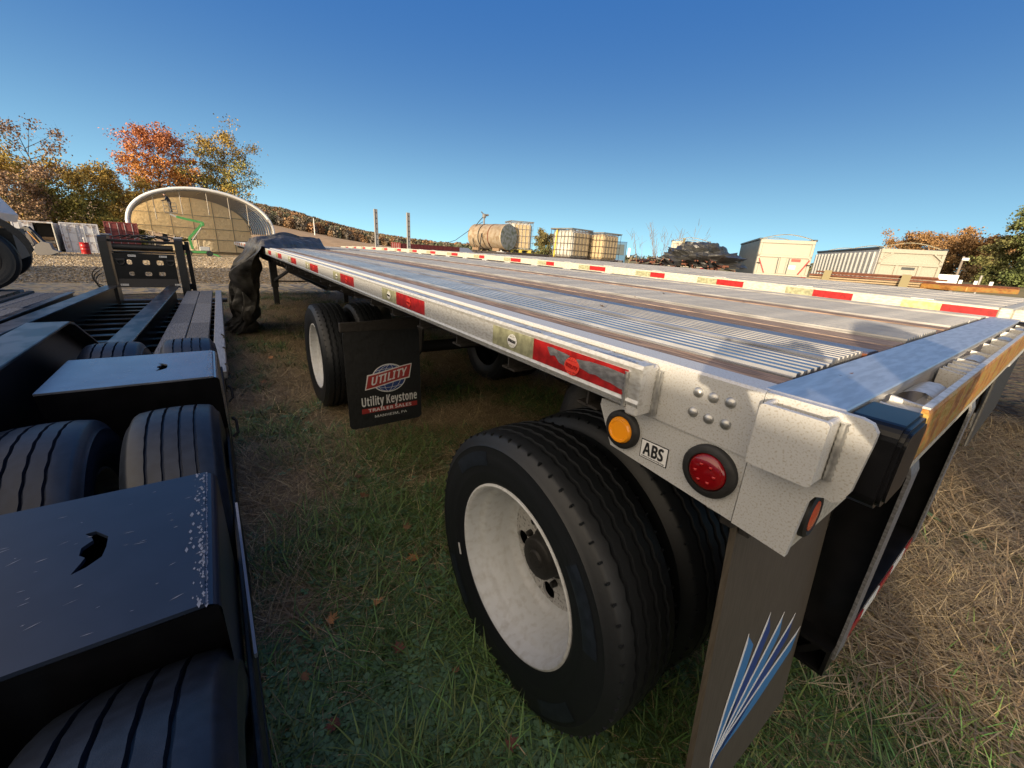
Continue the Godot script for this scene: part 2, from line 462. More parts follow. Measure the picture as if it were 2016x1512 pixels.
	mat("truck_blue", Color(0.05, 0.13, 0.22), 0.35)
	var gl := mat("glass_dark", Color(0.03, 0.05, 0.055), 0.08)
	gl.metallic_specular = 0.8
	mat("equip_grey", Color(0.2, 0.19, 0.18), 0.6, 0.1, dirt, Vector3(1, 1, 1))
	mat("sticker", Color(0.6, 0.6, 0.58), 0.5)
	mat("orange_mark", Color(0.5, 0.14, 0.03), 0.4)
	mat("bark", Color(0.06, 0.05, 0.04), 0.9, 0.0, mot, Vector3(2, 0.5, 2), rough_b, 0.6)
	mat("post_white", Color(0.7, 0.7, 0.68), 0.7)
	mat("pebble", Color(0.5, 0.45, 0.37), 0.9)
	mats["pebble"].vertex_color_use_as_albedo = true
	mat("pole_wood", Color(0.2, 0.17, 0.14), 0.85)
	var lf := StandardMaterial3D.new()
	lf.resource_name = "foliage"; lf.vertex_color_use_as_albedo = true; lf.roughness = 0.8
	lf.cull_mode = BaseMaterial3D.CULL_DISABLED; lf.backlight_enabled = true; lf.backlight = Color(0.35, 0.35, 0.3)
	mats["foliage"] = lf
	var gr := StandardMaterial3D.new()
	gr.resource_name = "grass_blades"; gr.vertex_color_use_as_albedo = true; gr.roughness = 0.6
	gr.cull_mode = BaseMaterial3D.CULL_DISABLED; gr.backlight_enabled = true; gr.backlight = Color(0.4, 0.4, 0.3)
	mats["blades"] = gr
	mat("soil", Color(0.11, 0.085, 0.058), 0.95, 0.0, ramp_tex("soil", 61, 0.01, [[0.2, 0.45, 0.36, 0.3], [0.42, 0.75, 0.66, 0.52], [0.55, 1.0, 0.9, 0.66], [0.75, 0.72, 0.86, 0.5]], 7, 1024), Vector3(0.28, 0.28, 0.28), rough_b, 1.2)
	mat("field_ground", Color(0.2, 0.17, 0.09), 0.95, 0.0, ramp_tex("field", 62, 0.01, [[0.25, 0.6, 0.7, 0.4], [0.5, 0.9, 0.85, 0.7], [0.7, 1, 0.95, 0.8]], 6), Vector3(0.05, 0.05, 0.05))
	mat("gravel", Color(0.5, 0.42, 0.3), 0.95, 0.0, ramp_tex("gravel", 63, 0.02, [[0.22, 0.42, 0.42, 0.44], [0.42, 0.78, 0.76, 0.74], [0.55, 1.0, 0.92, 0.78], [0.75, 1.1, 0.9, 0.6]], 8, 1024), Vector3(0.11, 0.11, 0.11), rough_b, 1.5)
	mat("hill_ground", Color(0.5, 0.33, 0.17), 0.95, 0.0, ramp_tex("hill", 64, 0.02, [[0.25, 0.7, 0.66, 0.6], [0.7, 1, 1, 1]], 5), Vector3(0.02, 0.02, 0.02))
	mat("right_grass", Color(0.1, 0.12, 0.035), 0.9, 0.0, mot, Vector3(0.2, 0.2, 0.2))

# ---------------------------------------------------------------- ground
func ground_y(x: float, z: float) -> float:
	var d := -0.8 * smoothstep(16.0, 54.0, -z) * (1.0 - smoothstep(8.0, 40.0, x))
	return d

func make_ground() -> void:
	var fn := FastNoiseLite.new(); fn.seed = 4; fn.frequency = 0.5
	var xs := [-900.0, -400.0, -200.0, -120.0, -80.0, -50.0, -35.0, -25.0, -18.0, -13.0, -10.0, -7.0, -5.0]
	var v := -3.0
	while v < 7.0: xs.append(v); v += 0.2
	xs.append_array([7.0, 8.0, 10.0, 13.0, 17.0, 22.0, 30.0, 40.0, 60.0, 90.0, 140.0, 220.0, 400.0, 900.0])
	var zs := [900.0, 300.0, 100.0, 40.0, 20.0, 10.0, 5.0]
	v = 3.0
	while v > -14.0: zs.append(v); v -= 0.2
	v = -14.0
	while v > -60.0: zs.append(v); v -= 2.0
	zs.append_array([-60.0, -70.0, -90.0, -120.0, -170.0, -260.0, -400.0, -900.0])
	var st := sg()
	var hs := []
	for x in xs:
		var col := []
		for z in zs:
			var near := (1.0 - smoothstep(3.0, 9.0, absf(x - 2.0))) * (1.0 - smoothstep(9.0, 15.0, absf(z + 2.0)))
			col.append(Vector3(x, ground_y(x, z) + near * 0.02 * fn.get_noise_2d(x * 2.0, z * 2.0), z))
		hs.append(col)
	for i in xs.size() - 1:
		for k in zs.size() - 1:
			quad(st, hs[i][k], hs[i + 1][k], hs[i + 1][k + 1], hs[i][k + 1], up_of(hs[i][k], hs[i + 1][k], hs[i + 1][k + 1]))
	struct("ground", st, mats.soil)
	# gravel lot beyond the trailers, falling away with the ground
	st = sg()
	var gx := []
	v = -70.0
	while v <= 14.0: gx.append(v); v += 2.0
	var gz := []
	for k in 27: gz.append(-13.5 - k * 1.9)
	fn.frequency = 0.12
	for i in gx.size() - 1:
		for k in gz.size() - 1:
			var q := []
			for w in [[i, k], [i + 1, k], [i + 1, k + 1], [i, k + 1]]:
				var x: float = gx[w[0]]; var z: float = gz[w[1]]
				if w[1] == 0: z += 1.6 * fn.get_noise_1d(x * 3.0)
				q.append(Vector3(x, ground_y(x, z) + 0.012, z))
			quad(st, q[0], q[1], q[2], q[3], up_of(q[0], q[1], q[2]))
	struct("gravel_lot", st, mats.gravel)
	# loose stones on the lot catch the low sun
	var peb := sg()
	ball(peb, Vector3.ZERO, Vector3(0.05, 0.032, 0.04), 6, 3)
	var mm := MultiMesh.new()
	mm.transform_format = MultiMesh.TRANSFORM_3D
	mm.use_colors = true
	mm.mesh = peb.commit()
	mm.instance_count = 70000
	for i in 70000:
		var z := -16.5 - 38.0 * rng.randf()
		var x := rng.randf_range(-5.0 + 0.2 * (z + 14.0), 3.0 - 0.05 * (z + 14.0))
		var s := rng.randf_range(0.4, 1.3) * lerpf(0.7, 1.6, (-z - 16.0) / 38.0)
		mm.set_instance_transform(i, Transform3D(Basis.from_euler(Vector3(rng.randf_range(-0.4, 0.4), rng.randf() * TAU, rng.randf_range(-0.4, 0.4))).scaled(Vector3.ONE * s), Vector3(x, ground_y(x, z) + 0.018, z)))
		var tone := rng.randf_range(0.55, 1.25)
		var w := rng.randf()
		mm.set_instance_color(i, Color(tone, tone * lerpf(0.8, 1.0, w), tone * lerpf(0.5, 1.0, w)))
	var pg := MultiMeshInstance3D.new()
	pg.multimesh = mm; pg.name = numbered("gravel_stones"); pg.material_override = mats.pebble
	add_child(pg)
	tag(pg, "loose tan and grey stones scattered over the gravel lot", "gravel", "", "stuff")
	# open grass to the right of the yard
	st = sg()
	for i in 12:
		for k in 16:
			var q := []
			for w in [[i, k], [i + 1, k], [i + 1, k + 1], [i, k + 1]]:
				var x: float = 26.0 + w[0] * 14.0; var z: float = 30.0 - w[1] * 6.0
				q.append(Vector3(x, ground_y(x, z) + 0.012, z))
			quad(st, q[0], q[1], q[2], q[3], up_of(q[0], q[1], q[2]))
	struct("grass_field", st, mats.right_grass)

func crest(x: float) -> float:
	var k := [[-60.0, 15.0], [0.0, 17.0], [26.0, 17.0], [44.0, 15.5], [62.0, 11.5], [90.0, 6.0], [121.0, 1.5], [147.0, -0.5], [260.0, -1.0]]
	if x <= k[0][0]: return k[0][1]
	for i in k.size() - 1:
		if x < k[i + 1][0]: return lerpf(k[i][1], k[i + 1][1], (x - k[i][0]) / (k[i + 1][0] - k[i][0]))
	return -1.0

func hill_y(x: float, z: float) -> float:
	var f := maxf(lerpf(7.6, 1.2, clampf((x - 27.0) / 46.0, -0.3, 1.15)), -0.85)
	var s := smoothstep(-105.0, -250.0, z) if false else clampf((-z - 105.0) / 145.0, 0.0, 1.0)
	var low := lerpf(-0.85, f, s)
	if z > -250.0: return low
	return lerpf(f, maxf(crest(x), f - 0.5), clampf((-z - 250.0) / 80.0, 0.0, 1.0))

func make_hill() -> void:
	var st := sg()
	for i in 32:
		for k in 26:
			var q := []
			for w in [[i, k], [i + 1, k], [i + 1, k + 1], [i, k + 1]]:
				var x: float = -60.0 + w[0] * 10.0; var z: float = -105.0 - w[1] * 12.0
				q.append(Vector3(x, hill_y(x, z) + 0.03, z))
			quad(st, q[0], q[1], q[2], q[3], up_of(q[0], q[1], q[2]))
	struct("hill", st, mats.hill_ground)

# ---------------------------------------------------------------- leaves and trees
func leaf_card(st: SurfaceTool, p: Vector3, s: float, c: Color, out := Vector3.ZERO) -> void:
	var n := Vector3(rng.randf_range(-1, 1), rng.randf_range(-0.4, 1), rng.randf_range(-1, 1)).normalized()
	var u := n.cross(Vector3(rng.randf_range(-1, 1), rng.randf_range(-1, 1), rng.randf_range(-1, 1))).normalized() * s
	var w := n.cross(u.normalized()) * s * rng.randf_range(0.45, 0.8)
	var nn := (n + out * 1.2).normalized()
	tric(st, p - u, p + w, p + u, nn, c)
	tric(st, p - u, p + u, p - w, nn, c)

# limbs grow outwards from the trunk and carry clumps of leaves; cols are leaf colours low to high
func tree(called: String, label: String, at: Vector3, h: float, spread: float, leaves: int, leaf: float, cols: Array, group := "", bare := 0.0, trunk_h := 0.3, lean := Vector2.ZERO, density := 1.0) -> void:
	leaves = int(leaves * 2.1)
	leaf *= 0.68
	var t := thing(called, label, "tree", at, 0.0, group)
	var st := sg()
	var top := Vector3(lean.x, h * 0.92, lean.y)
	var trunk := []
	var rad := []
	for i in 7:
		var f := i / 6.0
		trunk.append(Vector3(lean.x * f * f + rng.randf_range(-0.1, 0.1) * f, h * 0.92 * f, lean.y * f * f + rng.randf_range(-0.1, 0.1) * f))
		rad.append(lerpf(h * 0.022, h * 0.002, pow(f, 0.8)))
	tube(st, trunk, rad, 7)
	var tips := []
	var limbs := int(13 + h * 0.7)
	for i in limbs:
		var f := lerpf(trunk_h, 0.96, pow(float(i) / limbs, 0.85))
		var p: Vector3 = Vector3(lean.x * f * f, h * 0.92 * f, lean.y * f * f)
		var a := i * 2.4 + rng.randf_range(-0.5, 0.5)
		var prof := sin(PI * clampf((f - trunk_h * 0.6) / (1.1 - trunk_h * 0.6), 0.05, 1.0))
		var L := spread * (0.35 + 0.75 * prof) * rng.randf_range(0.75, 1.15)
		var up := lerpf(0.25, 1.2, f) * L * rng.randf_range(0.5, 0.9)
		var e := p + Vector3(cos(a) * L, up, sin(a) * L)
		var m := p.lerp(e, 0.5) + Vector3(0, -0.05 * L, 0)
		var r0 := h * 0.009 * (1.2 - f)
		tube(st, [p, m, e], [r0, r0 * 0.6, r0 * 0.15], 4, false)
		for k in 6:
			var g := rng.randf_range(0.3, 1.0)
			var b := p.lerp(m, g * 2.0) if g < 0.5 else m.lerp(e, g * 2.0 - 1.0)
			var d := Vector3(rng.randf_range(-1, 1), rng.randf_range(-0.2, 1), rng.randf_range(-1, 1)) * L * 0.28
			tube(st, [b, b + d], [r0 * 0.28, r0 * 0.06], 3, false)
			tips.append(b + d)
			tips.append(b + d * 0.6)
	put("trunk", st, mats.bark, t)
	st = sg()
	var n_tips := tips.size()
	for i in n_tips:
		var p: Vector3 = tips[i]
		var f := clampf(p.y / h, 0, 1)
		if rng.randf() < bare * smoothstep(0.35, 0.75, f): continue
		var cl: Color = cols[mini(int(f * cols.size() + rng.randf_range(-0.55, 0.55)), cols.size() - 1)] if cols.size() > 1 else cols[0]
		var per := int(leaves * density / n_tips)
		var rr := spread * 0.2 * rng.randf_range(0.7, 1.3)
		for k in per:
			var o := Vector3(rng.randfn(), rng.randfn() * 0.7, rng.randfn()) * rr * 0.6
			var v := rng.randf_range(0.6, 1.35)
			leaf_card(st, p + o, leaf * rng.randf_range(0.6, 1.2), Color(cl.r * v, cl.g * v, cl.b * v), (p - Vector3(0, h * 0.55, 0)).normalized() * 0.6)
	if n_tips: put("crown", st, mats.foliage, t)

func clump_mesh(n: int, leaf: float, c: Color) -> ArrayMesh:
	var st := sg()
	for k in n:
		var d := Vector3(rng.randfn(), rng.randfn(), rng.randfn()).normalized()
		var r := 0.55 + 0.45 * rng.randf()
		var p := Vector3(d.x * 0.5, 0.55 + d.y * 0.5, d.z * 0.5) * r + Vector3(0, 0.25 * (1 - r), 0)
		var v := rng.randf_range(0.6, 1.3)
		leaf_card(st, p, leaf * rng.randf_range(0.6, 1.3), Color(c.r * v, c.g * v, c.b * v), d)
	return st.commit()

func forest(called: String, label: String, spots: Array, cols: Array, hmin: float, hmax: float) -> void:
	# one multimesh per leaf colour would split one wood: the copies carry their tint
	var mm := MultiMesh.new()
	mm.transform_format = MultiMesh.TRANSFORM_3D
	mm.use_colors = true
	mm.mesh = clump_mesh(260, 0.1, Color(1, 1, 1))
	mm.instance_count = spots.size()
	for i in spots.size():
		var p: Vector3 = spots[i]
		var h := rng.randf_range(hmin, hmax)
		var w := h * rng.randf_range(0.55, 0.9)
		mm.set_instance_transform(i, Transform3D(Basis.from_euler(Vector3(0, rng.randf() * TAU, 0)).scaled_local(Vector3(w, h, w)), p))
		var c: Color = cols[rng.randi() % cols.size()]
		var v := rng.randf_range(0.75, 1.25)
		mm.set_instance_color(i, Color(c.r * v, c.g * v, c.b * v))
	var o := MultiMeshInstance3D.new()
	o.multimesh = mm
	o.name = numbered(called)
	o.material_override = mats.foliage
	add_child(o)
	tag(o, label, "forest", "", "stuff")

func make_far() -> void:
	var spots := []
	for i in 4200:
		var x := rng.randf_range(-30.0, 170.0)
		var z := rng.randf_range(-252.0, -345.0)
		if rng.randf() < 0.5: z = rng.randf_range(-300.0, -345.0)
		spots.append(Vector3(x, hill_y(x, z) - 0.8, z))
	var au := [Color(0.3, 0.21, 0.12), Color(0.36, 0.22, 0.11), Color(0.25, 0.23, 0.13), Color(0.2, 0.2, 0.12), Color(0.27, 0.22, 0.16), Color(0.38, 0.21, 0.1), Color(0.26, 0.22, 0.17)]
	forest("hillside_forest", "autumn forest of orange, brown and dull green trees covering the far hillside", spots, au, 4.0, 7.0)
	# low line of woods along the horizon
	spots = []
	for i in 700:
		var a := rng.randf_range(deg_to_rad(20.0), deg_to_rad(100.0))
		var d := rng.randf_range(230.0, 290.0)
		spots.append(Vector3(-0.6 + sin(a) * d, -2.6, 0.2 - cos(a) * d))
	forest("horizon_woods", "low dark line of woods along the flat horizon behind the tank trailer", spots, [Color(0.17, 0.17, 0.09), Color(0.24, 0.2, 0.12), Color(0.14, 0.16, 0.09)], 4.0, 7.5)
	var olive := Color(0.27, 0.24, 0.06)
	var gold := Color(0.52, 0.35, 0.075)
	var brown := Color(0.3, 0.19, 0.11)
	var rust := Color(0.52, 0.2, 0.085)
	var orange := Color(0.6, 0.27, 0.07)
	var G := "autumn trees behind the shipping containers"
	tree("maple_tree", "tall orange and red maple tree behind the red container", Vector3(-6.6, -0.8, -92), 17.6, 4.2, 9000, 0.24, [gold, gold, orange, orange * 1.1, rust], G, 0.25, 0.28, Vector2(1.6, 0))
	tree("oak_tree", "olive gold tree with airy crown behind the hoop building", Vector3(2.2, -0.8, -94), 18.3, 5.2, 8200, 0.24, [olive, gold * 0.8, olive * 1.1, gold * 0.7], G, 0.3, 0.22, Vector2(1.5, 0))
	tree("oak_tree", "broad green and gold tree with bare top behind the open white container", Vector3(-18.6, -0.8, -90), 14.6, 5.2, 9000, 0.25, [gold, olive, olive * 1.2, gold * 0.8, brown], G, 0.85, 0.12, Vector2(-1.2, 0))
	tree("oak_tree", "dense yellow green tree behind the closed white container", Vector3(-14.6, -0.8, -86), 9.8, 4.2, 8000, 0.24, [gold, olive * 1.2, olive, gold * 0.7], G, 0.3, 0.08)
	tree("oak_tree", "brown half bare tree at the left edge of the photo", Vector3(-24.2, -0.8, -96), 11.0, 4.4, 6000, 0.24, [brown, gold * 0.8, gold * 0.7], G, 0.5, 0.15)
	tree("ash_tree", "thin greyish brown nearly bare tree left of the orange maple", Vector3(-13.2, -0.8, -97), 11.0, 2.6, 2600, 0.2, [brown, brown, Color(0.2, 0.13, 0.09)], G, 0.55, 0.15)
	tree("oak_tree", "low golden tree between the orange maple and the brown tree", Vector3(-10.0, -0.8, -88), 8.0, 3.6, 6000, 0.22, [olive * 1.2, gold, gold * 0.9], G, 0.25, 0.08)
	tree("oak_tree", "brown tree just behind the hoop building's left shoulder", Vector3(-4.5, -0.8, -98), 10.5, 4.4, 6000, 0.22, [olive, gold * 0.7, brown * 1.2], G, 0.3, 0.1)
	tree("oak_tree", "dark brown tree low behind the farthest left container", Vector3(-20.0, -0.8, -82), 7.0, 4.2, 6000, 0.22, [Color(0.26, 0.19, 0.1), brown * 1.1], G, 0.2, 0.06)
	tree("maple_tree", "small red brown tree low between the orange maple and the olive tree", Vector3(-1.5, -0.8, -100), 12.0, 4.4, 6500, 0.22, [brown, rust * 0.7, orange * 0.7], G, 0.25, 0.1)
	tree("maple_tree", "yellow tree at the far left behind the brown half bare tree", Vector3(-22.5, -0.8, -84), 9.5, 4.2, 6500, 0.22, [gold, olive * 1.2, gold], G, 0.35, 0.1)
	# right side
	var R := "trees beyond the field on the right"
	tree("evergreen_tree", "tall dark green tree at the right edge of the photo", Vector3(62.5, 0, -2.4), 9.6, 2.9, 12000, 0.2, [Color(0.12, 0.15, 0.045), Color(0.15, 0.17, 0.055)], R, 0.0, 0.05)
	tree("evergreen_tree", "shorter green tree beside the tall one at the right edge", Vector3(66.0, 0, -4.6), 6.0, 2.4, 9000, 0.2, [Color(0.14, 0.15, 0.045), Color(0.17, 0.16, 0.055)], R, 0.0, 0.05)
	var hc := [Color(0.26, 0.16, 0.07), Color(0.22, 0.15, 0.065), Color(0.32, 0.18, 0.07)]
	var at := [[78, -9.0, 6.6, "rust brown round tree beside the shorter green tree on the right"], [84, -13.2, 7.0, "brown tree second from the shorter green tree on the right"], [88, -17.5, 7.2, "brown tree behind the cream tailgate of the nearer dump trailer"], [82, -10.8, 5.6, "low brown tree between two taller brown trees on the right"], [90, -8.0, 6.6, "brown tree farthest back, between the evergreen and the rust brown tree"]]
	for a in at: tree("brown_tree", a[3], Vector3(a[0], 0, a[1]), a[2], 3.0, 6500, 0.2, [hc[0], hc[1], hc[2]], R, 0.15, 0.06)
	tree("round_tree", "round dark green tree behind the right hand totes", Vector3(51.0, -0.5, -61.5), 5.6, 2.1, 5200, 0.2, [Color(0.13, 0.14, 0.055), Color(0.18, 0.15, 0.055)], "", 0.0, 0.05)
	tree("round_tree", "small olive bush between the tank and the right hand totes", Vector3(46.5, -0.5, -65.0), 3.6, 1.6, 3000, 0.2, [Color(0.09, 0.085, 0.03)], "", 0.0, 0.05)
	# wooden poles and small far buildings
	var ps := [[Vector3(36.2, 0.0, -196), 7.0, "thin utility pole standing in the tan hillside field"]]
	for p in ps:
		var o := thing("utility_pole", p[2], "pole", Vector3(p[0].x, hill_y(p[0].x, p[0].z) - 0.3, p[0].z))
		var st := sg(); tube(st, [Vector3.ZERO, Vector3(0, p[1], 0)], [0.22, 0.15], 6); put("post", st, mats.post_white, o)
		st = sg(); beam(st, Vector3(-1.0, p[1] - 0.5, 0), Vector3(1.0, p[1] - 0.5, 0), 0.12, 0.12); put("crossarm", st, mats.pole_wood, o)
	for s in [[Vector3(38.5, -0.5, -72), 5.0, 1.9, "low white roofed shed on the horizon left of the steel tank"], [Vector3(45.2, -0.5, -66.5), 2.6, 2.0, "small white shed between the tank and the right hand totes"]]:
		var o := thing("shed", s[3], "shed", s[0], 0.4)
		var st := sg(); bc(st, -s[1] / 2, s[1] / 2, 0, s[2] * 0.75, -1.5, 1.5); put("wall", st, mats.post_white, o)
		st = sg(); prism(st, PackedVector2Array([Vector2(-1.8, s[2] * 0.755), Vector2(1.8, s[2] * 0.755), Vector2(0, s[2] * 1.25)]), -s[1] / 2 - 0.2, s[1] / 2 + 0.2, Transform3D(Basis(Vector3(0, 0, 1), Vector3(0, 1, 0), Vector3(-1, 0, 0)), Vector3.ZERO)); put("roof", st, mats.lift_grey, o)
		st = sg(); bc(st, -0.4, 0.4, 0, 1.2, 1.503, 1.54); put("door", st, mats.cont_dark, o)
	# white marker posts along the field at the right
	var mk := ["leftmost", "second", "third", "fourth", "fifth", "sixth"]
	for i in 6:
		var o := thing("marker_post", "white marker post in the right hand field, %s of the row" % mk[i], "post", Vector3(56.0 + i * 0.35, 1.0, -9.6 + i * 0.95), 0.0, "white marker posts in the field")
		var st := sg(); bc(st, -0.06, 0.06, -1.0, 0.55, -0.12, 0.12, 0.01); put("post", st, mats.post_white, o)
	var f := thing("fence_post", "thin grey steel fence post standing right of the rusty sheets", "post", Vector3(22.0, 0, -2.05))
	var fs := sg(); tube(fs, [Vector3(0, 0, 0), Vector3(0.05, 1.75, 0.0)], 0.035, 6); put("post", fs, mats.stake_grey, f)
	var pl := thing("utility_pole", "wooden pole with lamp head right of the nearer dump trailer", "pole", Vector3(44.0, 0, -5.5))
	fs = sg(); tube(fs, [Vector3.ZERO, Vector3(0, 3.2, 0)], [0.1, 0.07], 6); put("post", fs, mats.pole_wood, pl)
	fs = sg(); box(fs, Vector3(0, 3.0, 0.15), Vector3(0.3, 0.2, 0.35), 0.03); put("lamp_head", fs, mats.post_white, pl)
	var sgn := thing("sign_board", "low white sign board behind the dump trailer's right corner", "sign", Vector3(40.0, 0, -5.7), -1.3)
	fs = sg(); box(fs, Vector3(0, 1.5, 0), Vector3(1.7, 0.7, 0.06), 0.01); put("panel", fs, mats.post_white, sgn)
	for s in [-0.7, 0.7]:
		fs = sg(); tube(fs, [Vector3(s, 0, -0.05), Vector3(s, 1.6, -0.05)], 0.04, 5); put("post", fs, mats.pole_wood, sgn)
	# the right field swells up towards its trees
	var st := sg()
	for i in 10:
		for k in 14:
			var q := []
			for w in [[i, k], [i + 1, k], [i + 1, k + 1], [i, k + 1]]:
				var x: float = 40.0 + w[0] * 14.0; var z: float = 40.0 - w[1] * 8.0
				q.append(Vector3(x, 0.03 + 1.5 * smoothstep(40.0, 62.0, x) * smoothstep(60.0, -10.0, -absf(z) + 10.0) if false else 0.03 + 1.3 * smoothstep(40.0, 62.0, x), z))
			quad(st, q[0], q[1], q[2], q[3], up_of(q[0], q[1], q[2]))
	struct("field_rise", st, mats.field_ground)

# ---------------------------------------------------------------- wheels
func tyre_mesh(R: float, W: float, n: int, zig: float, worn := false) -> SurfaceTool:
	var st := sg()
	var s := R / 0.5
	var k := W / 0.28
	var p := [[-0.105, 0.298, 0], [-0.128, 0.34, 0], [-0.139, 0.385, 0], [-0.140, 0.42, 0], [-0.135, 0.445, 0], [-0.137, 0.452, 0], [-0.128, 0.462, 0], [-0.118, 0.484, 0], [-0.108, 0.491, 0]]
	var gw := 0.0085 if not worn else 0.0045
	var crown := 0.5
	for g in [-0.066, -0.023, 0.023, 0.066]:
		var c: float = crown - 0.006 * pow(absf(g) / 0.1, 2.0)
		p.append_array([[g - gw, c, 1], [g - gw * 0.6, c - 0.014, 1], [g + gw * 0.6, c - 0.014, 1], [g + gw, c, 1]])
	p.append_array([[0.108, 0.491, 0], [0.118, 0.484, 0], [0.128, 0.462, 0], [0.137, 0.452, 0], [0.135, 0.445, 0], [0.140, 0.42, 0], [0.139, 0.385, 0], [0.133, 0.36, 0], [0.134, 0.352, 0], [0.126, 0.338, 0], [0.127, 0.33, 0], [0.105, 0.298, 0]])
	var prof := []
	var zz := []
	for q in p:
		prof.append(Vector2(q[0] * k, q[1] * s))
		zz.append(zig * q[2])
	lathe(st, prof, n, Transform3D.IDENTITY, zz)
	# shoulder notches
	if not worn:
		for i in 60:
			var t := TAU * i / 60.0
			for sd in [-1.0, 1.0]:
				var b := Basis(Vector3(0, 0, 1), t)
				box(st, b * Vector3(0.4865 * s, 0, sd * 0.1125 * k), Vector3(0.012, 0.006, 0.012), 0.0, b)
	return st

func rim_mesh() -> SurfaceTool:
	var st := sg()
	lathe(st, [Vector2(0.098, 0.314), Vector2(0.118, 0.312), Vector2(0.121, 0.305), Vector2(0.117, 0.298), Vector2(0.106, 0.293), Vector2(0.068, 0.288), Vector2(0.06, 0.283), Vector2(0.052, 0.27), Vector2(0.044, 0.264), Vector2(-0.05, 0.257), Vector2(-0.066, 0.25), Vector2(-0.078, 0.238), Vector2(-0.082, 0.222)], 64, Transform3D.IDENTITY)
	return st

func rim_disc_mesh() -> SurfaceTool:
	var st := sg()
	# disc with five hand holes: half sectors, each with half a hole cut from its edge
	for i in 5:
		for hf in [-1.0, 1.0]:
			var a: float = TAU * i / 5.0 + 0.35
			var poly := PackedVector2Array()
			for k in 7:
				var t: float = a + hf * (TAU / 10.0) * k / 6.0
				poly.append(Vector2(cos(t), sin(t)) * 0.2235)
			for k in 7:
				var t: float = a + hf * (TAU / 10.0) * (6 - k) / 6.0
				poly.append(Vector2(cos(t), sin(t)) * 0.07)
			var cut := Geometry2D.clip_polygons(poly, disc_poly(Vector2(cos(a), sin(a)) * 0.182, 0.034, 20))
			for c in cut: prism(st, c, -0.092, -0.082)
	return st

func hub_mesh() -> SurfaceTool:
	var st := sg()
	lathe(st, [Vector2(-0.081, 0.098), Vector2(-0.074, 0.098), Vector2(-0.07, 0.084), Vector2(-0.012, 0.078), Vector2(-0.004, 0.07), Vector2(-0.004, 0.036), Vector2(0.004, 0.03), Vector2(0.004, 0.0)], 28, Transform3D.IDENTITY)
	for i in 10:
		var t := TAU * i / 10.0
		lathe(st, [Vector2(-0.081, 0.014), Vector2(-0.062, 0.012), Vector2(-0.059, 0.005), Vector2(-0.059, 0.0)], 8, Transform3D(Basis.IDENTITY, Vector3(cos(t), sin(t), 0) * 0.124))
	return st

var tyre_new: ArrayMesh
var tyre_worn: ArrayMesh
var tyre_small: ArrayMesh
var rim_a: ArrayMesh
var disc_a: ArrayMesh
var hub_a: ArrayMesh

# side -1: the outside of the wheel looks towards -x
func wheel(parent: Node3D, c: Vector3, side: float, tyre_m: Mesh, tm: Material, rm: Material, turn := 0.0, scale_ := 1.0, with_rim := true) -> Node3D:
	var w := Node3D.new()
	w.name = part_name("wheel", parent)
	parent.add_child(w, true)
	w.transform = Transform3D(Basis(Vector3(0, 0, -side), Vector3(0, 1, 0), Vector3(side, 0, 0)) * Basis(Vector3(0, 0, 1), turn), c)
	put("tyre", tyre_m, tm, w)
	if with_rim:
		var r := put("rim", rim_a, rm, w); r.scale = Vector3.ONE * scale_
		var dd := put("rim_disc", disc_a, mats.rim_disc if rm == mats.rim_white else rm, w); dd.scale = Vector3.ONE * scale_
		var h := put("hub", hub_a, mats.hub, w); h.scale = Vector3.ONE * scale_
	return w

func zline(L: float) -> Array:
	var z := [0.0, -0.4, -0.8]
	var v := 1.5
	while v < L: z.append(-v); v += 0.9
	z.append(-L)
	return z

func weld_bead(st: SurfaceTool, a: Vector3, b: Vector3, r: float) -> void:
	var n := int(a.distance_to(b) / (r * 0.75))
	var pts := []
	var rr := []
	for i in n + 1:
		pts.append(a.lerp(b, float(i) / n))
		rr.append(r * (1.0 if i % 2 == 0 else 0.72))
	tube(st, pts, rr, 6)

const YZ := Basis(Vector3(0, 0, 1), Vector3(0, 1, 0), Vector3(-1, 0, 0))  # local x -> z, local z -> -x

# ribbed aluminium extrusion between x0 and x1
func rib_profile(x0: float, x1: float, n: int, h: float, y := 0.0) -> PackedVector2Array:
	var p := PackedVector2Array([Vector2(x0, y - 0.028), Vector2(x1, y - 0.028)])
	var w := (x1 - x0) / n
	for i in range(n - 1, -1, -1):
		var c := x0 + w * (i + 0.5)
		p.append(Vector2(c + w * 0.46, y)); p.append(Vector2(c + w * 0.4, y + h)); p.append(Vector2(c - w * 0.14, y + h)); p.append(Vector2(c - w * 0.2, y))
	p.append(Vector2(x0, y))
	return p

func conspicuity(parent: Node3D, x: float, y0: float, y1: float, za: float, zb: float, m: Material, lift: Callable, called := "reflective_tape") -> MeshInstance3D:
	var st := sg()
	loft(st, PackedVector2Array([Vector2(x, y0), Vector2(x + 0.004, y0), Vector2(x + 0.004, y1), Vector2(x, y1)]), [za, (za + zb) / 2, zb], lift)
	return put(called, st, m, parent)

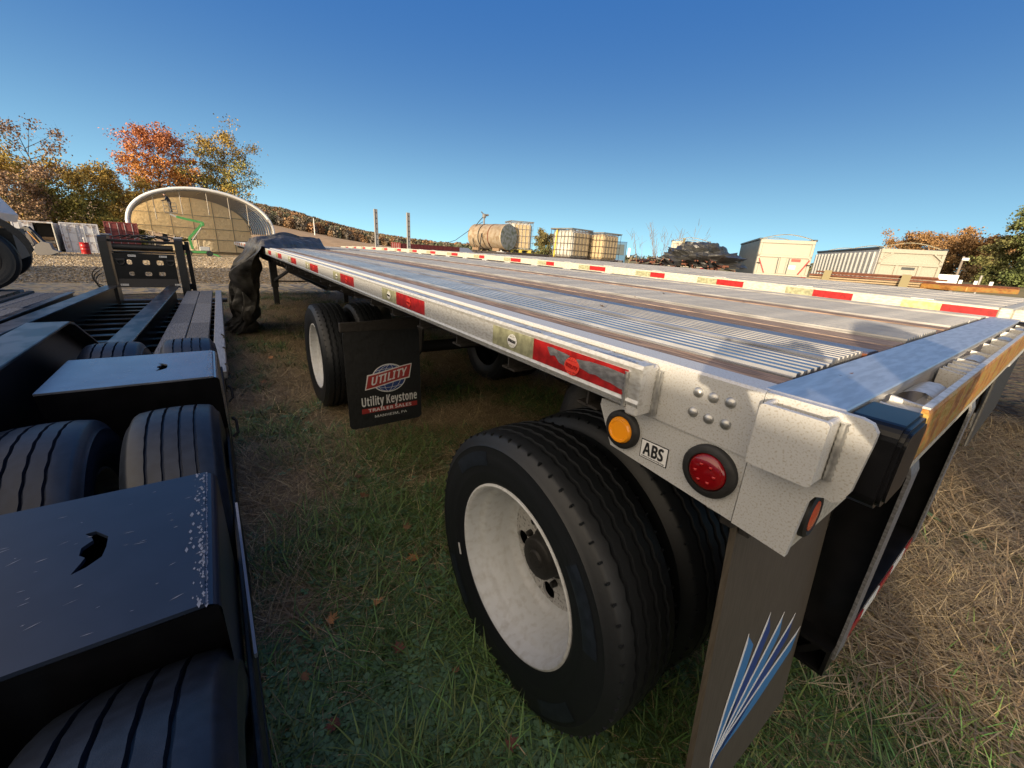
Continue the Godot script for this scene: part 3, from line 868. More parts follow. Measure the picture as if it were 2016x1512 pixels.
func globe_mark(parent: Node3D, p: Vector3, r: float, disc: Material, ink: Material, text_m: Material) -> void:
	var xf := Transform3D(Basis(Vector3(0, 0, 1), Vector3(0, 1, 0), Vector3(-1, 0, 0)), p)
	var st := sg()
	var poly := PackedVector2Array()
	for k in 24:
		var t := TAU * k / 24.0
		var rr := r * (1.0 + 0.16 * pow(absf(cos(t)), 6.0))
		poly.append(Vector2(cos(t) * rr, sin(t) * rr))
	prism(st, poly, 0.0, 0.0012, xf)
	var g := put("printed_globe", st, disc, parent)
	st = sg()
	for a in [-0.55, 0.0, 0.55]:
		var pts := []
		for k in 9:
			var la := lerpf(-1.2, 1.2, k / 8.0)
			if absf(sin(la)) < 0.3: continue
			pts.append(xf * Vector3(sin(a) * cos(la) * r, sin(la) * r, 0.0014))
		if pts.size() > 1:
			var half := pts.size() / 2
			tube(st, pts.slice(0, half), r * 0.03, 4, false); tube(st, pts.slice(half), r * 0.03, 4, false)
	for yy in [-0.62, 0.62]:
		tube(st, [xf * Vector3(-0.7 * r, yy * r, 0.0014), xf * Vector3(0.7 * r, yy * r, 0.0014)], r * 0.03, 4, false)
	put("globe_lines", st, ink, g)
	letters("lettering", "UTILITY", r * 0.42, text_m, g, Transform3D(xf.basis * Basis(Vector3(0, 0, 1), -0.1), xf * Vector3(0, 0, 0.002)), r * 1.8)

# ---------------------------------------------------------------- the near flatbed
func make_flatbed() -> void:
	var t := thing("flatbed_trailer", "near aluminium flatbed trailer with wood and ribbed metal deck, filling the right half", "trailer")
	var L := 14.6
	var H := 1.385
	var lift := func(z: float) -> float: return 0.042 * 4.0 * (-z / 14.6) * (1.0 + z / 14.6) if z < 0.0 else 0.0
	var zs := zline(L)
	var st: SurfaceTool
	# side rails
	for sd in 2:
		var f := func(x: float) -> float: return x if sd == 0 else 2.59 - x
		st = sg()
		var web := PackedVector2Array()
		for q in [[0.0, H - 0.11], [0.012, H - 0.11], [0.012, H - 0.012], [0.058, H - 0.012], [0.058, H], [0.004, H], [0.0, H - 0.004]]: web.append(Vector2(f.call(q[0]), q[1]))
		loft(st, web, zs, lift)
		var rail := put("side_rail", st, mats.alu, t)
		st = sg()
		var rub := PackedVector2Array()
		for q in [[-0.05, H - 0.083], [-0.022, H - 0.083], [-0.022, H - 0.076], [-0.041, H - 0.072], [-0.041, H - 0.016], [-0.022, H - 0.012], [-0.022, H - 0.005], [-0.05, H - 0.005], [-0.053, H - 0.012], [-0.05, H - 0.019], [-0.05, H - 0.07], [-0.053, H - 0.076]]: rub.append(Vector2(f.call(q[0]), q[1]))
		var rz := [-0.175]
		for z in zs:
			if z < -0.3: rz.append(z)
		loft(st, rub, rz, lift)
		var rr := put("rub_rail", st, mats.alu_rub, t)
		# stake pockets and pipe spools between web and rub rail
		var pockets := [-0.245, -0.51]
		for k in 22: pockets.append(-1.11 - 0.6 * k)
		for z in pockets:
			if z < -14.4: break
			var l: float = lift.call(z)
			st = sg()
			for e in [-0.042, 0.042]: bc(st, f.call(-0.04), f.call(-0.001), H - 0.088 + l, H - 0.008 + l, z + e - 0.004, z + e + 0.004)
			bc(st, f.call(-0.0405), f.call(-0.034), H - 0.089 + l, H - 0.009 + l, z - 0.0375, z + 0.0375)
			put("stake_pocket", st, mats.alu, t)
			st = sg()
			if z > -3.0 and sd == 0:
				weld_bead(st, Vector3(-0.044, H - 0.009 + l, z - 0.05), Vector3(-0.044, H - 0.009 + l, z + 0.05), 0.006)
				put("weld", st, mats.alu_weld, t)
				st = sg()
				weld_bead(st, Vector3(-0.004, H - 0.02 + l, z + 0.05), Vector3(-0.004, H - 0.1 + l, z + 0.05), 0.006)
				put("weld", st, mats.alu_weld, t)
		for k in 23:
			var z := -0.8 - 0.6 * k
			if z < -14.3: break
			st = sg()
			tube(st, [Vector3(f.call(-0.041), H - 0.045 + lift.call(z), z), Vector3(f.call(0.001), H - 0.045 + lift.call(z), z)], 0.022, 12)
			put("pipe_spool", st, mats.alu_weld, t)
		# reflective tape, red then dull
		for k in 16:
			var z := -0.205 - 0.887 * k
			var tx: float = -0.0515 if sd == 0 else 2.59 + 0.0475
			var y0 := H - 0.069
			var y1 := H - 0.02
			var red := conspicuity(rr, tx, y0, y1, z, z - 0.272, mats.tape_red, lift)
			var du := conspicuity(rr, tx, y0, y1, z - 0.2725, z - 0.445, mats.tape_dull, lift)
			if sd == 0 and k < 5:
				globe_mark(du, Vector3(tx - 0.001, (y0 + y1) / 2 + lift.call(z - 0.36), z - 0.355), 0.017, mats.white_print, mats.tape_dull, mats.black_print)
				if k > 0: globe_mark(red, Vector3(tx - 0.001, (y0 + y1) / 2 + lift.call(z - 0.14), z - 0.14), 0.017, mats.tape_red_mark, mats.tape_red, mats.tape_red)
	# the first red tape is scraped through
	st = sg()
	var sc := PackedVector2Array([Vector2(-0.428, 1.362), Vector2(-0.415, 1.345), Vector2(-0.4, 1.348), Vector2(-0.385, 1.336), Vector2(-0.365, 1.333), Vector2(-0.352, 1.34), Vector2(-0.349, 1.35), Vector2(-0.358, 1.353), Vector2(-0.354, 1.358), Vector2(-0.375, 1.3605), Vector2(-0.395, 1.3615), Vector2(-0.41, 1.364)])
	prism(st, sc, 0.052, 0.0528, Transform3D(YZ, Vector3.ZERO))
	sc = PackedVector2Array([Vector2(-0.335, 1.356), Vector2(-0.33, 1.342), Vector2(-0.31, 1.339), Vector2(-0.295, 1.336), Vector2(-0.28, 1.338), Vector2(-0.26, 1.334), Vector2(-0.24, 1.333), Vector2(-0.22, 1.329), Vector2(-0.206, 1.328), Vector2(-0.206, 1.358), Vector2(-0.25, 1.361), Vector2(-0.3, 1.36)])
	prism(st, sc, 0.052, 0.0528, Transform3D(YZ, Vector3.ZERO))
	put("scraped_tape", st, mats.scraped, t)
	globe_mark(t, Vector3(-0.0529, 1.338, -0.345), 0.019, mats.tape_red_mark, mats.tape_red, mats.tape_red)
	# rub rail end block
	st = sg()
	bc(st, -0.05, -0.001, H - 0.1, H - 0.006, -0.204, -0.176, 0.004)
	put("rub_rail_end", st, mats.alu, t)
	for q in [[Vector3(-0.004, H - 0.015, -0.172), Vector3(-0.004, H - 0.1, -0.172), 0.0075], [Vector3(-0.051, H - 0.02, -0.206), Vector3(-0.051, H - 0.085, -0.206), 0.006], [Vector3(-0.045, H - 0.006, -0.28), Vector3(-0.045, H - 0.006, -0.2), 0.006]]:
		st = sg(); weld_bead(st, q[0], q[1], q[2]); put("weld", st, mats.alu_weld, t)
	# deck strips, each as measured across the rear
	var strips := [[0.0605, 0.142, "wood", 1], [0.145, 0.33, "alu", 6], [0.333, 0.35, "lip", 1], [0.352, 0.54, "dull", 7], [0.545, 0.645, "steel", 1], [0.655, 0.78, "wood", 1], [0.783, 0.905, "wood", 1], [0.91, 1.12, "dull", 7], [1.122, 1.34, "dull", 7], [1.345, 1.46, "wood", 1], [1.463, 1.58, "wood", 1], [1.585, 1.8, "dull", 7], [1.802, 2.01, "dull", 7], [2.012, 2.22, "dull", 7], [2.225, 2.34, "wood", 1], [2.345, 2.53, "dull", 7]]
	var seam := 0
	for s in strips:
		match s[2]:
			"wood":
				var cuts := [-0.016 - rng.randf() * 0.006, -3.4 - rng.randf(), -7.0 - rng.randf(), -10.6 - rng.randf(), -14.58]
				for k in 4:
					st = sg()
					var z := [cuts[k]]
					for q in zs:
						if q < cuts[k] - 0.1 and q > cuts[k + 1] + 0.1: z.append(q)
					z.append(cuts[k + 1] + 0.004)
					var y := H - 0.003 + rng.randf_range(-0.003, 0.001)
					loft(st, PackedVector2Array([Vector2(s[0], y - 0.03), Vector2(s[1], y - 0.03), Vector2(s[1], y - 0.003), Vector2(s[1] - 0.003, y), Vector2(s[0] + 0.003, y), Vector2(s[0], y - 0.003)]), z, lift)
					put("deck_board", st, mats["deck_wood_%d" % ((seam + k) % 4)], t)
				seam += 1
			"alu", "dull":
				st = sg()
				var z := zs.duplicate(); z[0] = -0.012 - rng.randf() * 0.012
				loft(st, rib_profile(s[0], s[1], s[3], 0.006 if s[2] == "alu" else 0.0055, H - 0.004 if s[2] == "alu" else H - 0.001), z, lift)
				put("deck_extrusion", st, mats.alu_deck if s[2] == "alu" else mats.alu_deck_dull, t)
			"lip":
				st = sg()
				var z := zs.duplicate(); z[0] = -0.02
				loft(st, PackedVector2Array([Vector2(s[0], H - 0.03), Vector2(s[1], H - 0.03), Vector2(s[1], H + 0.006), Vector2(s[1] - 0.003, H + 0.009), Vector2(s[0] + 0.003, H + 0.009), Vector2(s[0], H + 0.006)]), z, lift)
				put("deck_extrusion", st, mats.alu_deck, t)
			"steel":
				st = sg()
				var z := zs.duplicate(); z[0] = -0.015
				loft(st, PackedVector2Array([Vector2(s[0], H - 0.03), Vector2(s[1], H - 0.03), Vector2(s[1], H - 0.006), Vector2(s[0] + 0.07, H + 0.001), Vector2(s[0] + 0.004, H + 0.003), Vector2(s[0], H)]), z, lift)
				put("nailing_strip", st, mats.steel_strip, t)
				st = sg()
				loft(st, PackedVector2Array([Vector2(s[0] - 0.004, H - 0.03), Vector2(s[0] - 0.001, H - 0.03), Vector2(s[0] - 0.001, H - 0.001), Vector2(s[0] - 0.004, H - 0.001)]), z, lift)
				put("rusty_seam", st, mats.rust_steel, t)
	# sub deck
	st = sg()
	loft(st, PackedVector2Array([Vector2(0.02, H - 0.045), Vector2(2.57, H - 0.045), Vector2(2.57, H - 0.034), Vector2(0.02, H - 0.034)]), zs, lift)
	put("sub_deck", st, mats.underframe, t)
	# rear sill plate over the bolster
	st = sg()
	bc(st, 0.013, 2.577, H - 0.012, H + 0.001, -0.008, 0.093, 0.002)
	put("rear_sill", st, mats.alu_sill, t)
	# corner plates, left and right
	for sd in 2:
		var pp := PackedVector2Array([Vector2(0.001, 1.3845), Vector2(0.112, 1.3845), Vector2(0.124, 1.381), Vector2(0.131, 1.371), Vector2(0.131, 1.358), Vector2(0.126, 1.285), Vector2(0.12, 1.268), Vector2(0.112, 1.262), Vector2(0.102, 1.264), Vector2(0.093, 1.26), Vector2(0.087, 1.246), Vector2(0.082, 1.15), Vector2(0.001, 1.158)])
		st = sg()
		prism(st, pp, 0.0 if sd == 0 else -2.59, 0.011 if sd == 0 else -2.579, Transform3D(YZ, Vector3(0.0 if sd == 0 else 0.0, 0, 0)))
		put("corner_plate", st, mats.alu, t, Vector3(0.011 if sd == 0 else -0.011, 0, 0))
		if sd == 1: continue
		# lamp plate below the rail
		st = sg()
		prism(st, PackedVector2Array([Vector2(-0.0015, 1.278), Vector2(-0.302, 1.272), Vector2(-0.304, 1.258), Vector2(-0.263, 1.18), Vector2(-0.0015, 1.157)]), -0.013, -0.004, Transform3D(YZ, Vector3.ZERO))
		put("lamp_plate", st, mats.alu, t)
		# corner pocket with its weld
		st = sg()
		prism(st, rrect(0.012, 0.094, 1.287, 1.379, 0.006), 0.034, 0.042, Transform3D(YZ, Vector3.ZERO))
		for z in [0.016, 0.09]: bc(st, -0.0345, -0.001, 1.29, 1.3785, z - 0.004, z + 0.004, 0.002)
		put("corner_pocket", st, mats.alu, t)
		st = sg()
		weld_bead(st, Vector3(-0.003, 1.374, 0.099), Vector3(-0.003, 1.292, 0.099), 0.006)
		put("weld", st, mats.alu_weld, t)
		for q in [[-0.098, 1.352], [-0.072, 1.351], [-0.044, 1.352], [-0.1, 1.316], [-0.072, 1.314], [-0.044, 1.315]]:
			st = sg()
			lathe(st, [Vector2(0.0, 0.0092), Vector2(0.002, 0.0088), Vector2(0.0045, 0.006), Vector2(0.0056, 0.0025), Vector2(0.0058, 0.0)], 16, Transform3D(Basis(Vector3(0, 0, 1), Vector3(0, 1, 0), Vector3(-1, 0, 0)), Vector3(0, q[1], q[0])))
			put("rivet", st, mats.alu_weld, t)
		# amber and red side lamps in rubber grommets
		for q in [[-0.236, 1.228, "amber"], [-0.052, 1.226, "red"]]:
			var o := Vector3(0.004, q[1], q[0])
			var xf := Transform3D(Basis(Vector3(0, 0, 1), Vector3(0, 1, 0), Vector3(-1, 0, 0)), o)
			var big: bool = q[2] == "red"
			var R := 0.046 if big else 0.04
			st = sg()
			lathe(st, [Vector2(0.0, R), Vector2(0.008, R), Vector2(0.012, R - 0.004), Vector2(0.012, R * 0.72), Vector2(0.009, R * 0.7), Vector2(0.0, R * 0.7)], 36, xf)
			var gm := put("lamp_grommet", st, mats.black_dull, t)
			st = sg()
			if big:
				lathe(st, [Vector2(0.004, R * 0.7), Vector2(0.012, R * 0.68), Vector2(0.017, R * 0.58), Vector2(0.0185, R * 0.3), Vector2(0.019, 0.0)], 36, xf)
			else:
				lathe(st, [Vector2(0.004, R * 0.7), Vector2(0.014, R * 0.68), Vector2(0.018, R * 0.6), Vector2(0.0182, R * 0.5), Vector2(0.017, R * 0.48), Vector2(0.0175, 0.0)], 36, xf)
			put("lens", st, mats.lens_red if big else mats.lens_amber, gm)
			if big:
				for k in 6:
					var a := TAU * k / 6.0
					st = sg()
					ball(st, xf * Vector3(cos(a) * 0.016, sin(a) * 0.016, 0.0185), Vector3.ONE * 0.0035, 8, 4)
					put("lens_dot", st, mats.lens_red_dot, gm)
		# ABS label
		var ab := Transform3D(Basis(Vector3(0, 0, 1), Vector3(0, 1, 0), Vector3(-1, 0, 0)) * Basis(Vector3(0, 0, 1), 0.02), Vector3(0.0035, 1.209, -0.16))
		st = sg(); prism(st, rrect(-0.03, 0.03, -0.0195, 0.0195, 0.001), 0.0, 0.0006, ab)
		var lb := put("label_border", st, mats.black_print, t)
		st = sg(); prism(st, rrect(-0.0282, 0.0282, -0.0177, 0.0177, 0.0005), 0.0007, 0.001, ab)
		put("label", st, mats.white_print, lb)
		letters("lettering", "ABS", 0.0255, mats.black_print, lb, ab * Transform3D(Basis.IDENTITY, Vector3(0, 0.0015, 0.0016)), 0.044)
		letters("lettering", "antilock brake warning lamp", 0.0022, mats.black_print, lb, ab * Transform3D(Basis.IDENTITY, Vector3(0, -0.0145, 0.0014)), 0.05, false, 0.0006)
	# rear beam with oval lamps
	st = sg()
	bc(st, 0.012, 2.578, 1.152, 1.268, -0.05, 0.08, 0.003)
	put("rear_beam", st, mats.cream_rail, t)
	for x in [0.05, 2.54]:
		st = sg()
		lathe(st, [Vector2(0.0, 0.037), Vector2(0.007, 0.036), Vector2(0.01, 0.031), Vector2(0.008, 0.026), Vector2(0.0, 0.026)], 28, Transform3D(Basis.from_scale(Vector3(0.8, 1.05, 1)), Vector3(x, 1.207, 0.0805)))
		var gm := put("lamp_grommet", st, mats.black_dull, t)
		st = sg()
		lathe(st, [Vector2(0.002, 0.027), Vector2(0.009, 0.024), Vector2(0.011, 0.012), Vector2(0.0115, 0.0)], 24, Transform3D(Basis.from_scale(Vector3(0.8, 1.05, 1)), Vector3(x, 1.207, 0.0805)))
		put("lens", st, mats.lens_orange_red, gm)
	# dock bumper: rubber corner block, rusty steel channel, open bays
	for sd in 2:
		st = sg()
		var rx := 0.078 if sd == 0 else 2.512
		prism(st, rrect(rx - 0.062, rx + 0.062, 1.263, 1.381, 0.02, 5), 0.096, 0.148)
		prism(st, rrect(rx - 0.058, rx + 0.058, 1.267, 1.377, 0.02, 5), 0.148, 0.153)
		prism(st, rrect(rx - 0.052, rx + 0.052, 1.273, 1.371, 0.018, 5), 0.153, 0.156)
		put("rubber_bumper", st, mats.black_paint, t)
	st = sg()
	prism(st, PackedVector2Array([Vector2(0.143, 1.3), Vector2(0.15, 1.29), Vector2(0.152, 1.374), Vector2(0.149, 1.381), Vector2(0.143, 1.381), Vector2(0.143, 1.376)]), -2.44, -0.15, Transform3D(YZ, Vector3.ZERO))
	put("dock_bumper", st, mats.dock_wood, t)
	st = sg()
	bc(st, 0.15, 2.44, 1.3815, 1.3845, 0.1425, 0.151)
	put("bumper_lip", st, mats.alu_rub, t)
	st = sg()
	prism(st, PackedVector2Array([Vector2(0.15, 1.287), Vector2(0.149, 1.272), Vector2(0.1, 1.262), Vector2(0.1, 1.28)]), -2.44, -0.15, Transform3D(YZ, Vector3.ZERO))
	put("bumper_flange", st, mats.cream_rail, t)
	st = sg()
	bc(st, 0.15, 2.44, 1.29, 1.3, 0.082, 0.139)
	bc(st, 0.15, 2.44, 1.296, 1.37, 0.081, 0.085)
	put("bumper_bay", st, mats.alu, t)
	for x in [0.17, 0.235, 0.62, 0.66, 0.72, 0.78, 0.84, 1.05, 1.3, 1.5, 1.75, 1.81, 1.87, 2.1, 2.35]:
		st = sg()
		prism(st, PackedVector2Array([Vector2(0.0945, 1.3), Vector2(0.1425, 1.3), Vector2(0.1425, 1.366), Vector2(0.12, 1.368), Vector2(0.0945, 1.372)]), -x - 0.004, -x + 0.004, Transform3D(YZ, Vector3.ZERO))
		put("bay_rib", st, mats.alu, t)
	for x in [0.2, 0.69, 0.75, 0.81, 1.78, 1.84]:
		st = sg(); bc(st, x - 0.028, x + 0.028, 1.358, 1.364, 0.095, 0.142); put("bay_cap", st, mats.cream_rail, t)
	for x in [0.4, 0.95, 1.64, 2.2]:
		st = sg()
		lathe(st, [Vector2(-0.06, 0.032), Vector2(0.06, 0.032)], 14, Transform3D(Basis(Vector3(0, 0, 1), Vector3(0, 1, 0), Vector3(-1, 0, 0)), Vector3(x, 1.335, 0.112)))
		put("bay_pipe", st, mats.alu_rub, t)
	# main beams, crossmembers, outriggers
	for x in [0.81, 1.78]:
		st = sg()
		var web := PackedVector2Array([Vector2(-0.05, 1.3), Vector2(-0.05, 0.98), Vector2(-5.8, 0.96), Vector2(-6.6, 0.84), Vector2(-10.4, 0.84), Vector2(-11.5, 1.12), Vector2(-14.5, 1.14), Vector2(-14.5, 1.33), Vector2(-7, 1.37)])
		prism(st, web, -x - 0.006, -x + 0.006, Transform3D(YZ, Vector3.ZERO))
		for k in range(1, 6):
			beam(st, Vector3(x, web[k].y - 0.008, web[k].x), Vector3(x, web[k + 1].y - 0.008, web[k + 1].x), 0.14, 0.016)
		put("main_beam", st, mats.underframe, t)
	for k in 46:
		var z := -0.35 - 0.31 * k
		st = sg(); bc(st, 0.012, 2.578, 1.235 + lift.call(z), 1.338 + lift.call(z), z - 0.003, z + 0.003); bc(st, 0.012, 2.578, 1.232 + lift.call(z), 1.238 + lift.call(z), z - 0.03, z + 0.03)
		put("crossmember", st, mats.underframe, t)
	for z in [-5.2, -6.6, -8.0, -9.4, -10.8]:
		for sd in [0.81, 1.78]:
			var e := 0.05 if sd < 1.0 else 2.54
			st = sg(); beam(st, Vector3(sd, 0.9, z), Vector3(e, 1.24, z), 0.06, 0.05); put("outrigger", st, mats.underframe, t)
	# axles, hangers, air springs
	for z in [-0.65, -3.872]:
		st = sg(); tube(st, [Vector3(0.3, 0.5, z), Vector3(2.29, 0.5, z)], 0.065, 12); put("axle", st, mats.underframe, t)
		for x in [0.81, 1.78]:
			st = sg()
			prism(st, PackedVector2Array([Vector2(z + 0.62, 1.0), Vector2(z + 0.3, 1.0), Vector2(z + 0.36, 0.62), Vector2(z + 0.5, 0.55), Vector2(z + 0.58, 0.62)]), -x - 0.09, -x - 0.07, Transform3D(YZ, Vector3.ZERO))
			beam(st, Vector3(x, 0.6, z + 0.48), Vector3(x, 0.55, z - 0.5), 0.09, 0.1)
			put("trailing_arm", st, mats.underframe, t)
			st = sg()
			lathe(st, [Vector2(0.0, 0.06), Vector2(0.02, 0.12), Vector2(0.12, 0.14), Vector2(0.2, 0.13), Vector2(0.3, 0.11), Vector2(0.36, 0.07)], 18, Transform3D(Basis(Vector3.RIGHT, -PI / 2), Vector3(x, 0.6, z - 0.42)))
			put("air_spring", st, mats.lid_grey if z < -2 else mats.black_dull, t)
		for sd in [-1.0, 1.0]:
			var xo := 0.174 if sd < 0 else 2.59 - 0.174
			wheel(t, Vector3(xo, 0.5, z), sd, tyre_new, mats.rubber, mats.rim_white, 0.62 if z > -1 else 0.2)
			wheel(t, Vector3(xo - sd * 0.335, 0.5, z), sd, tyre_new, mats.rubber, mats.rim_white, 1.1, 1.0, false)
	# sidewall details of the near wheel
	for q in [[1.9, 2.45, 0.415], [0.15, 0.75, 0.41], [-0.95, -0.5, 0.42], [3.6, 4.1, 0.415]]:
		st = sg()
		lathe(st, [Vector2(0.1405, q[2] - 0.032), Vector2(0.1417, q[2] - 0.028), Vector2(0.1422, q[2]), Vector2(0.1405, q[2] + 0.018)], 14, Transform3D(Basis(Vector3(0, 0, 1), Vector3(0, 1, 0), Vector3(-1, 0, 0)), Vector3(0.174, 0.5, -0.65)), [], q[0], q[1])
		put("sidewall_badge", st, mats.rubber_worn, t)
	st = sg()
	var sa := 3.5
	prism(st, rrect(-0.006, 0.006, -0.024, 0.024, 0.001), 0.1395, 0.1412, Transform3D(Basis(Vector3(0, 0, 1), Vector3(0, 1, 0), Vector3(-1, 0, 0)) * Basis(Vector3(0, 0, 1), sa), Vector3(0.174, 0.5, -0.65)) * Transform3D(Basis.IDENTITY, Vector3(0.335, 0, -0.004)))
	put("tyre_sticker", st, mats.sticker, t)
	# front axle mud flap with its printed badge
	flap_utility(t)
	# rear mud flap with a blue and white flash
	st = sg()
	var fx := Transform3D(Basis(Vector3.RIGHT, -0.065), Vector3(0.1, 1.12, -0.03))
	prism(st, rrect(0.0, 0.61, -0.93, 0.0, 0.012), -0.006, 0.006, fx)
	var mf := put("mud_flap", st, mats.flap_brown, t)
	for k in 5:
		st = sg()
		var a := Vector2(0.13 + 0.012 * k, -0.72 - 0.004 * k); var b: Vector2 = [Vector2(0.2, -0.44), Vector2(0.3, -0.45), Vector2(0.39, -0.51), Vector2(0.48, -0.57), Vector2(0.55, -0.66)][k]
		var d := (b - a).normalized(); var nn := Vector2(-d.y, d.x) * 0.034
		var pl := PackedVector2Array([a - d * 0.07, a + nn + d * 0.02, a.lerp(b, 0.33) + nn * 1.15, b + d * 0.04 + nn, b - nn * 0.6, a.lerp(b, 0.45) - nn * 0.8, a + d * 0.06 - nn * 0.6])
		prism(st, pl, 0.0065, 0.0075, fx)
		put("printed_flash", st, mats.blue_light_print if k % 2 == 0 else mats.blue_print, mf)
		st = sg()
		pl = PackedVector2Array([a - d * 0.07 + nn * 0.2, a + nn * 1.05, a.lerp(b, 0.5) + nn * 1.3, b + d * 0.05 + nn * 1.2, b + d * 0.02 + nn * 0.85, a.lerp(b, 0.5) + nn * 1.0, a + nn * 0.85])
		prism(st, pl, 0.0076, 0.0084, fx)
		put("printed_flash", st, mats.white_print, mf)
	st = sg(); bc(st, 0.07, 0.72, 1.1, 1.15, -0.045, -0.02, 0.003); bc(st, 0.1, 0.125, 1.08, 1.1, -0.02, 0.0, 0.002); put("flap_bracket", st, mats.underframe, t)
	st = sg(); prism(st, rrect(0, 0.61, -0.93, 0, 0.012), -0.006, 0.006, Transform3D(Basis(Vector3.RIGHT, -0.065), Vector3(1.88, 1.12, -0.03))); put("mud_flap", st, mats.rubber_flap, t)
	# rear underride guard: two posts of channel, tube between
	for x in [0.8, 1.79]:
		st = sg()
		bc(st, x - 0.008, x + 0.008, 0.42, 1.16, -0.02, 0.1)
		put("guard_post", st, mats.black_paint, t)
		st = sg()
		var pts := []
		for k in 8:
			var a := PI / 2 * k / 7.0
			pts.append(Vector3(x - 0.05 + 0.0, 1.01 + 0.05 * sin(a), 0.065 + 0.05 * sin(a)))
		prism(st, PackedVector2Array([Vector2(0.1, 0.42), Vector2(0.1, 1.06), Vector2(0.094, 1.085), Vector2(0.08, 1.1), Vector2(0.05, 1.105), Vector2(0.05, 1.113), Vector2(0.084, 1.108), Vector2(0.1, 1.092), Vector2(0.108, 1.065), Vector2(0.108, 0.42)]), -x - 0.045, -x + 0.045, Transform3D(YZ, Vector3.ZERO))
		put("post_flange", st, mats.scraped, t)
	st = sg()
	for q in [[0.37, 0.382, -0.02, 0.1], [0.458, 0.47, -0.02, 0.1], [0.382, 0.458, 0.09, 0.1], [0.382, 0.458, -0.02, -0.01]]: bc(st, 0.72, 1.87, q[0], q[1], q[2], q[3])
	beam(st, Vector3(0.74, 0.384, 0.02), Vector3(0.74, 0.456, 0.07), 0.006, 0.02)
	put("guard_tube", st, mats.black_paint, t)
	for k in 5:
		st = sg(); bc(st, 0.86 + k * 0.19, 1.045 + k * 0.19, 0.4, 0.45, 0.1005, 0.103); put("reflective_tape", st, mats.tape_red if k % 2 == 0 else mats.tape_white, t)
	# landing gear
	for x in [0.5, 2.09]:
		st = sg()
		bc(st, x - 0.075, x + 0.075, 0.45, 1.2, -11.08, -10.93, 0.006)
		bc(st, x - 0.055, x + 0.055, 0.04, 0.5, -11.06, -10.95, 0.004)
		bc(st, x - 0.13, x + 0.13, 0.0, 0.035, -11.13, -10.88, 0.01)
		put("landing_leg", st, mats.black_dull, t)
	st = sg()
	beam(st, Vector3(0.5, 0.62, -10.98), Vector3(1.3, 1.12, -10.98), 0.05, 0.05)
	beam(st, Vector3(2.09, 0.62, -10.98), Vector3(1.3, 1.12, -10.98), 0.05, 0.05)
	beam(st, Vector3(0.5, 0.58, -11.0), Vector3(2.09, 0.58, -11.0), 0.03, 0.03)
	beam(st, Vector3(0.5, 0.6, -10.95), Vector3(0.81, 1.0, -9.9), 0.05, 0.05)
	beam(st, Vector3(2.09, 0.6, -10.95), Vector3(1.78, 1.0, -9.9), 0.05, 0.05)
	put("landing_brace", st, mats.black_dull, t)
	# front bolster
	st = sg(); bc(st, 0.0, 2.59, 1.25, 1.36, -14.66, -14.6, 0.004); put("front_bolster", st, mats.alu, t)
	# a few leaves and chips lying on the deck boards
	for q in [[0.1, -0.06, 0.012, 0], [0.1, -0.42, 0.012, 1], [0.5, -0.03, 0.01, 0], [0.62, -0.6, 0.008, 1], [0.72, -0.55, 0.01, 0], [0.34, -0.3, 0.008, 1], [0.2, 0.03, 0.006, 0], [0.24, 0.035, 0.006, 0], [0.42, -0.7, 0.014, 1], [0.85, -0.9, 0.012, 0], [1.2, -1.0, 0.012, 1], [1.4, -0.7, 0.012, 0]]:
		var dl := leaf_thing(Vector3(q[0], H + 0.006 + lift.call(q[1]), q[1]), q[2], Color(0.2, 0.09, 0.035) if q[3] == 0 else Color(0.1, 0.06, 0.03), true)
		tag(dl, "small curled brown leaf fragment lying on the near flatbed's deck", "leaf", "leaf scraps on the flatbed deck")

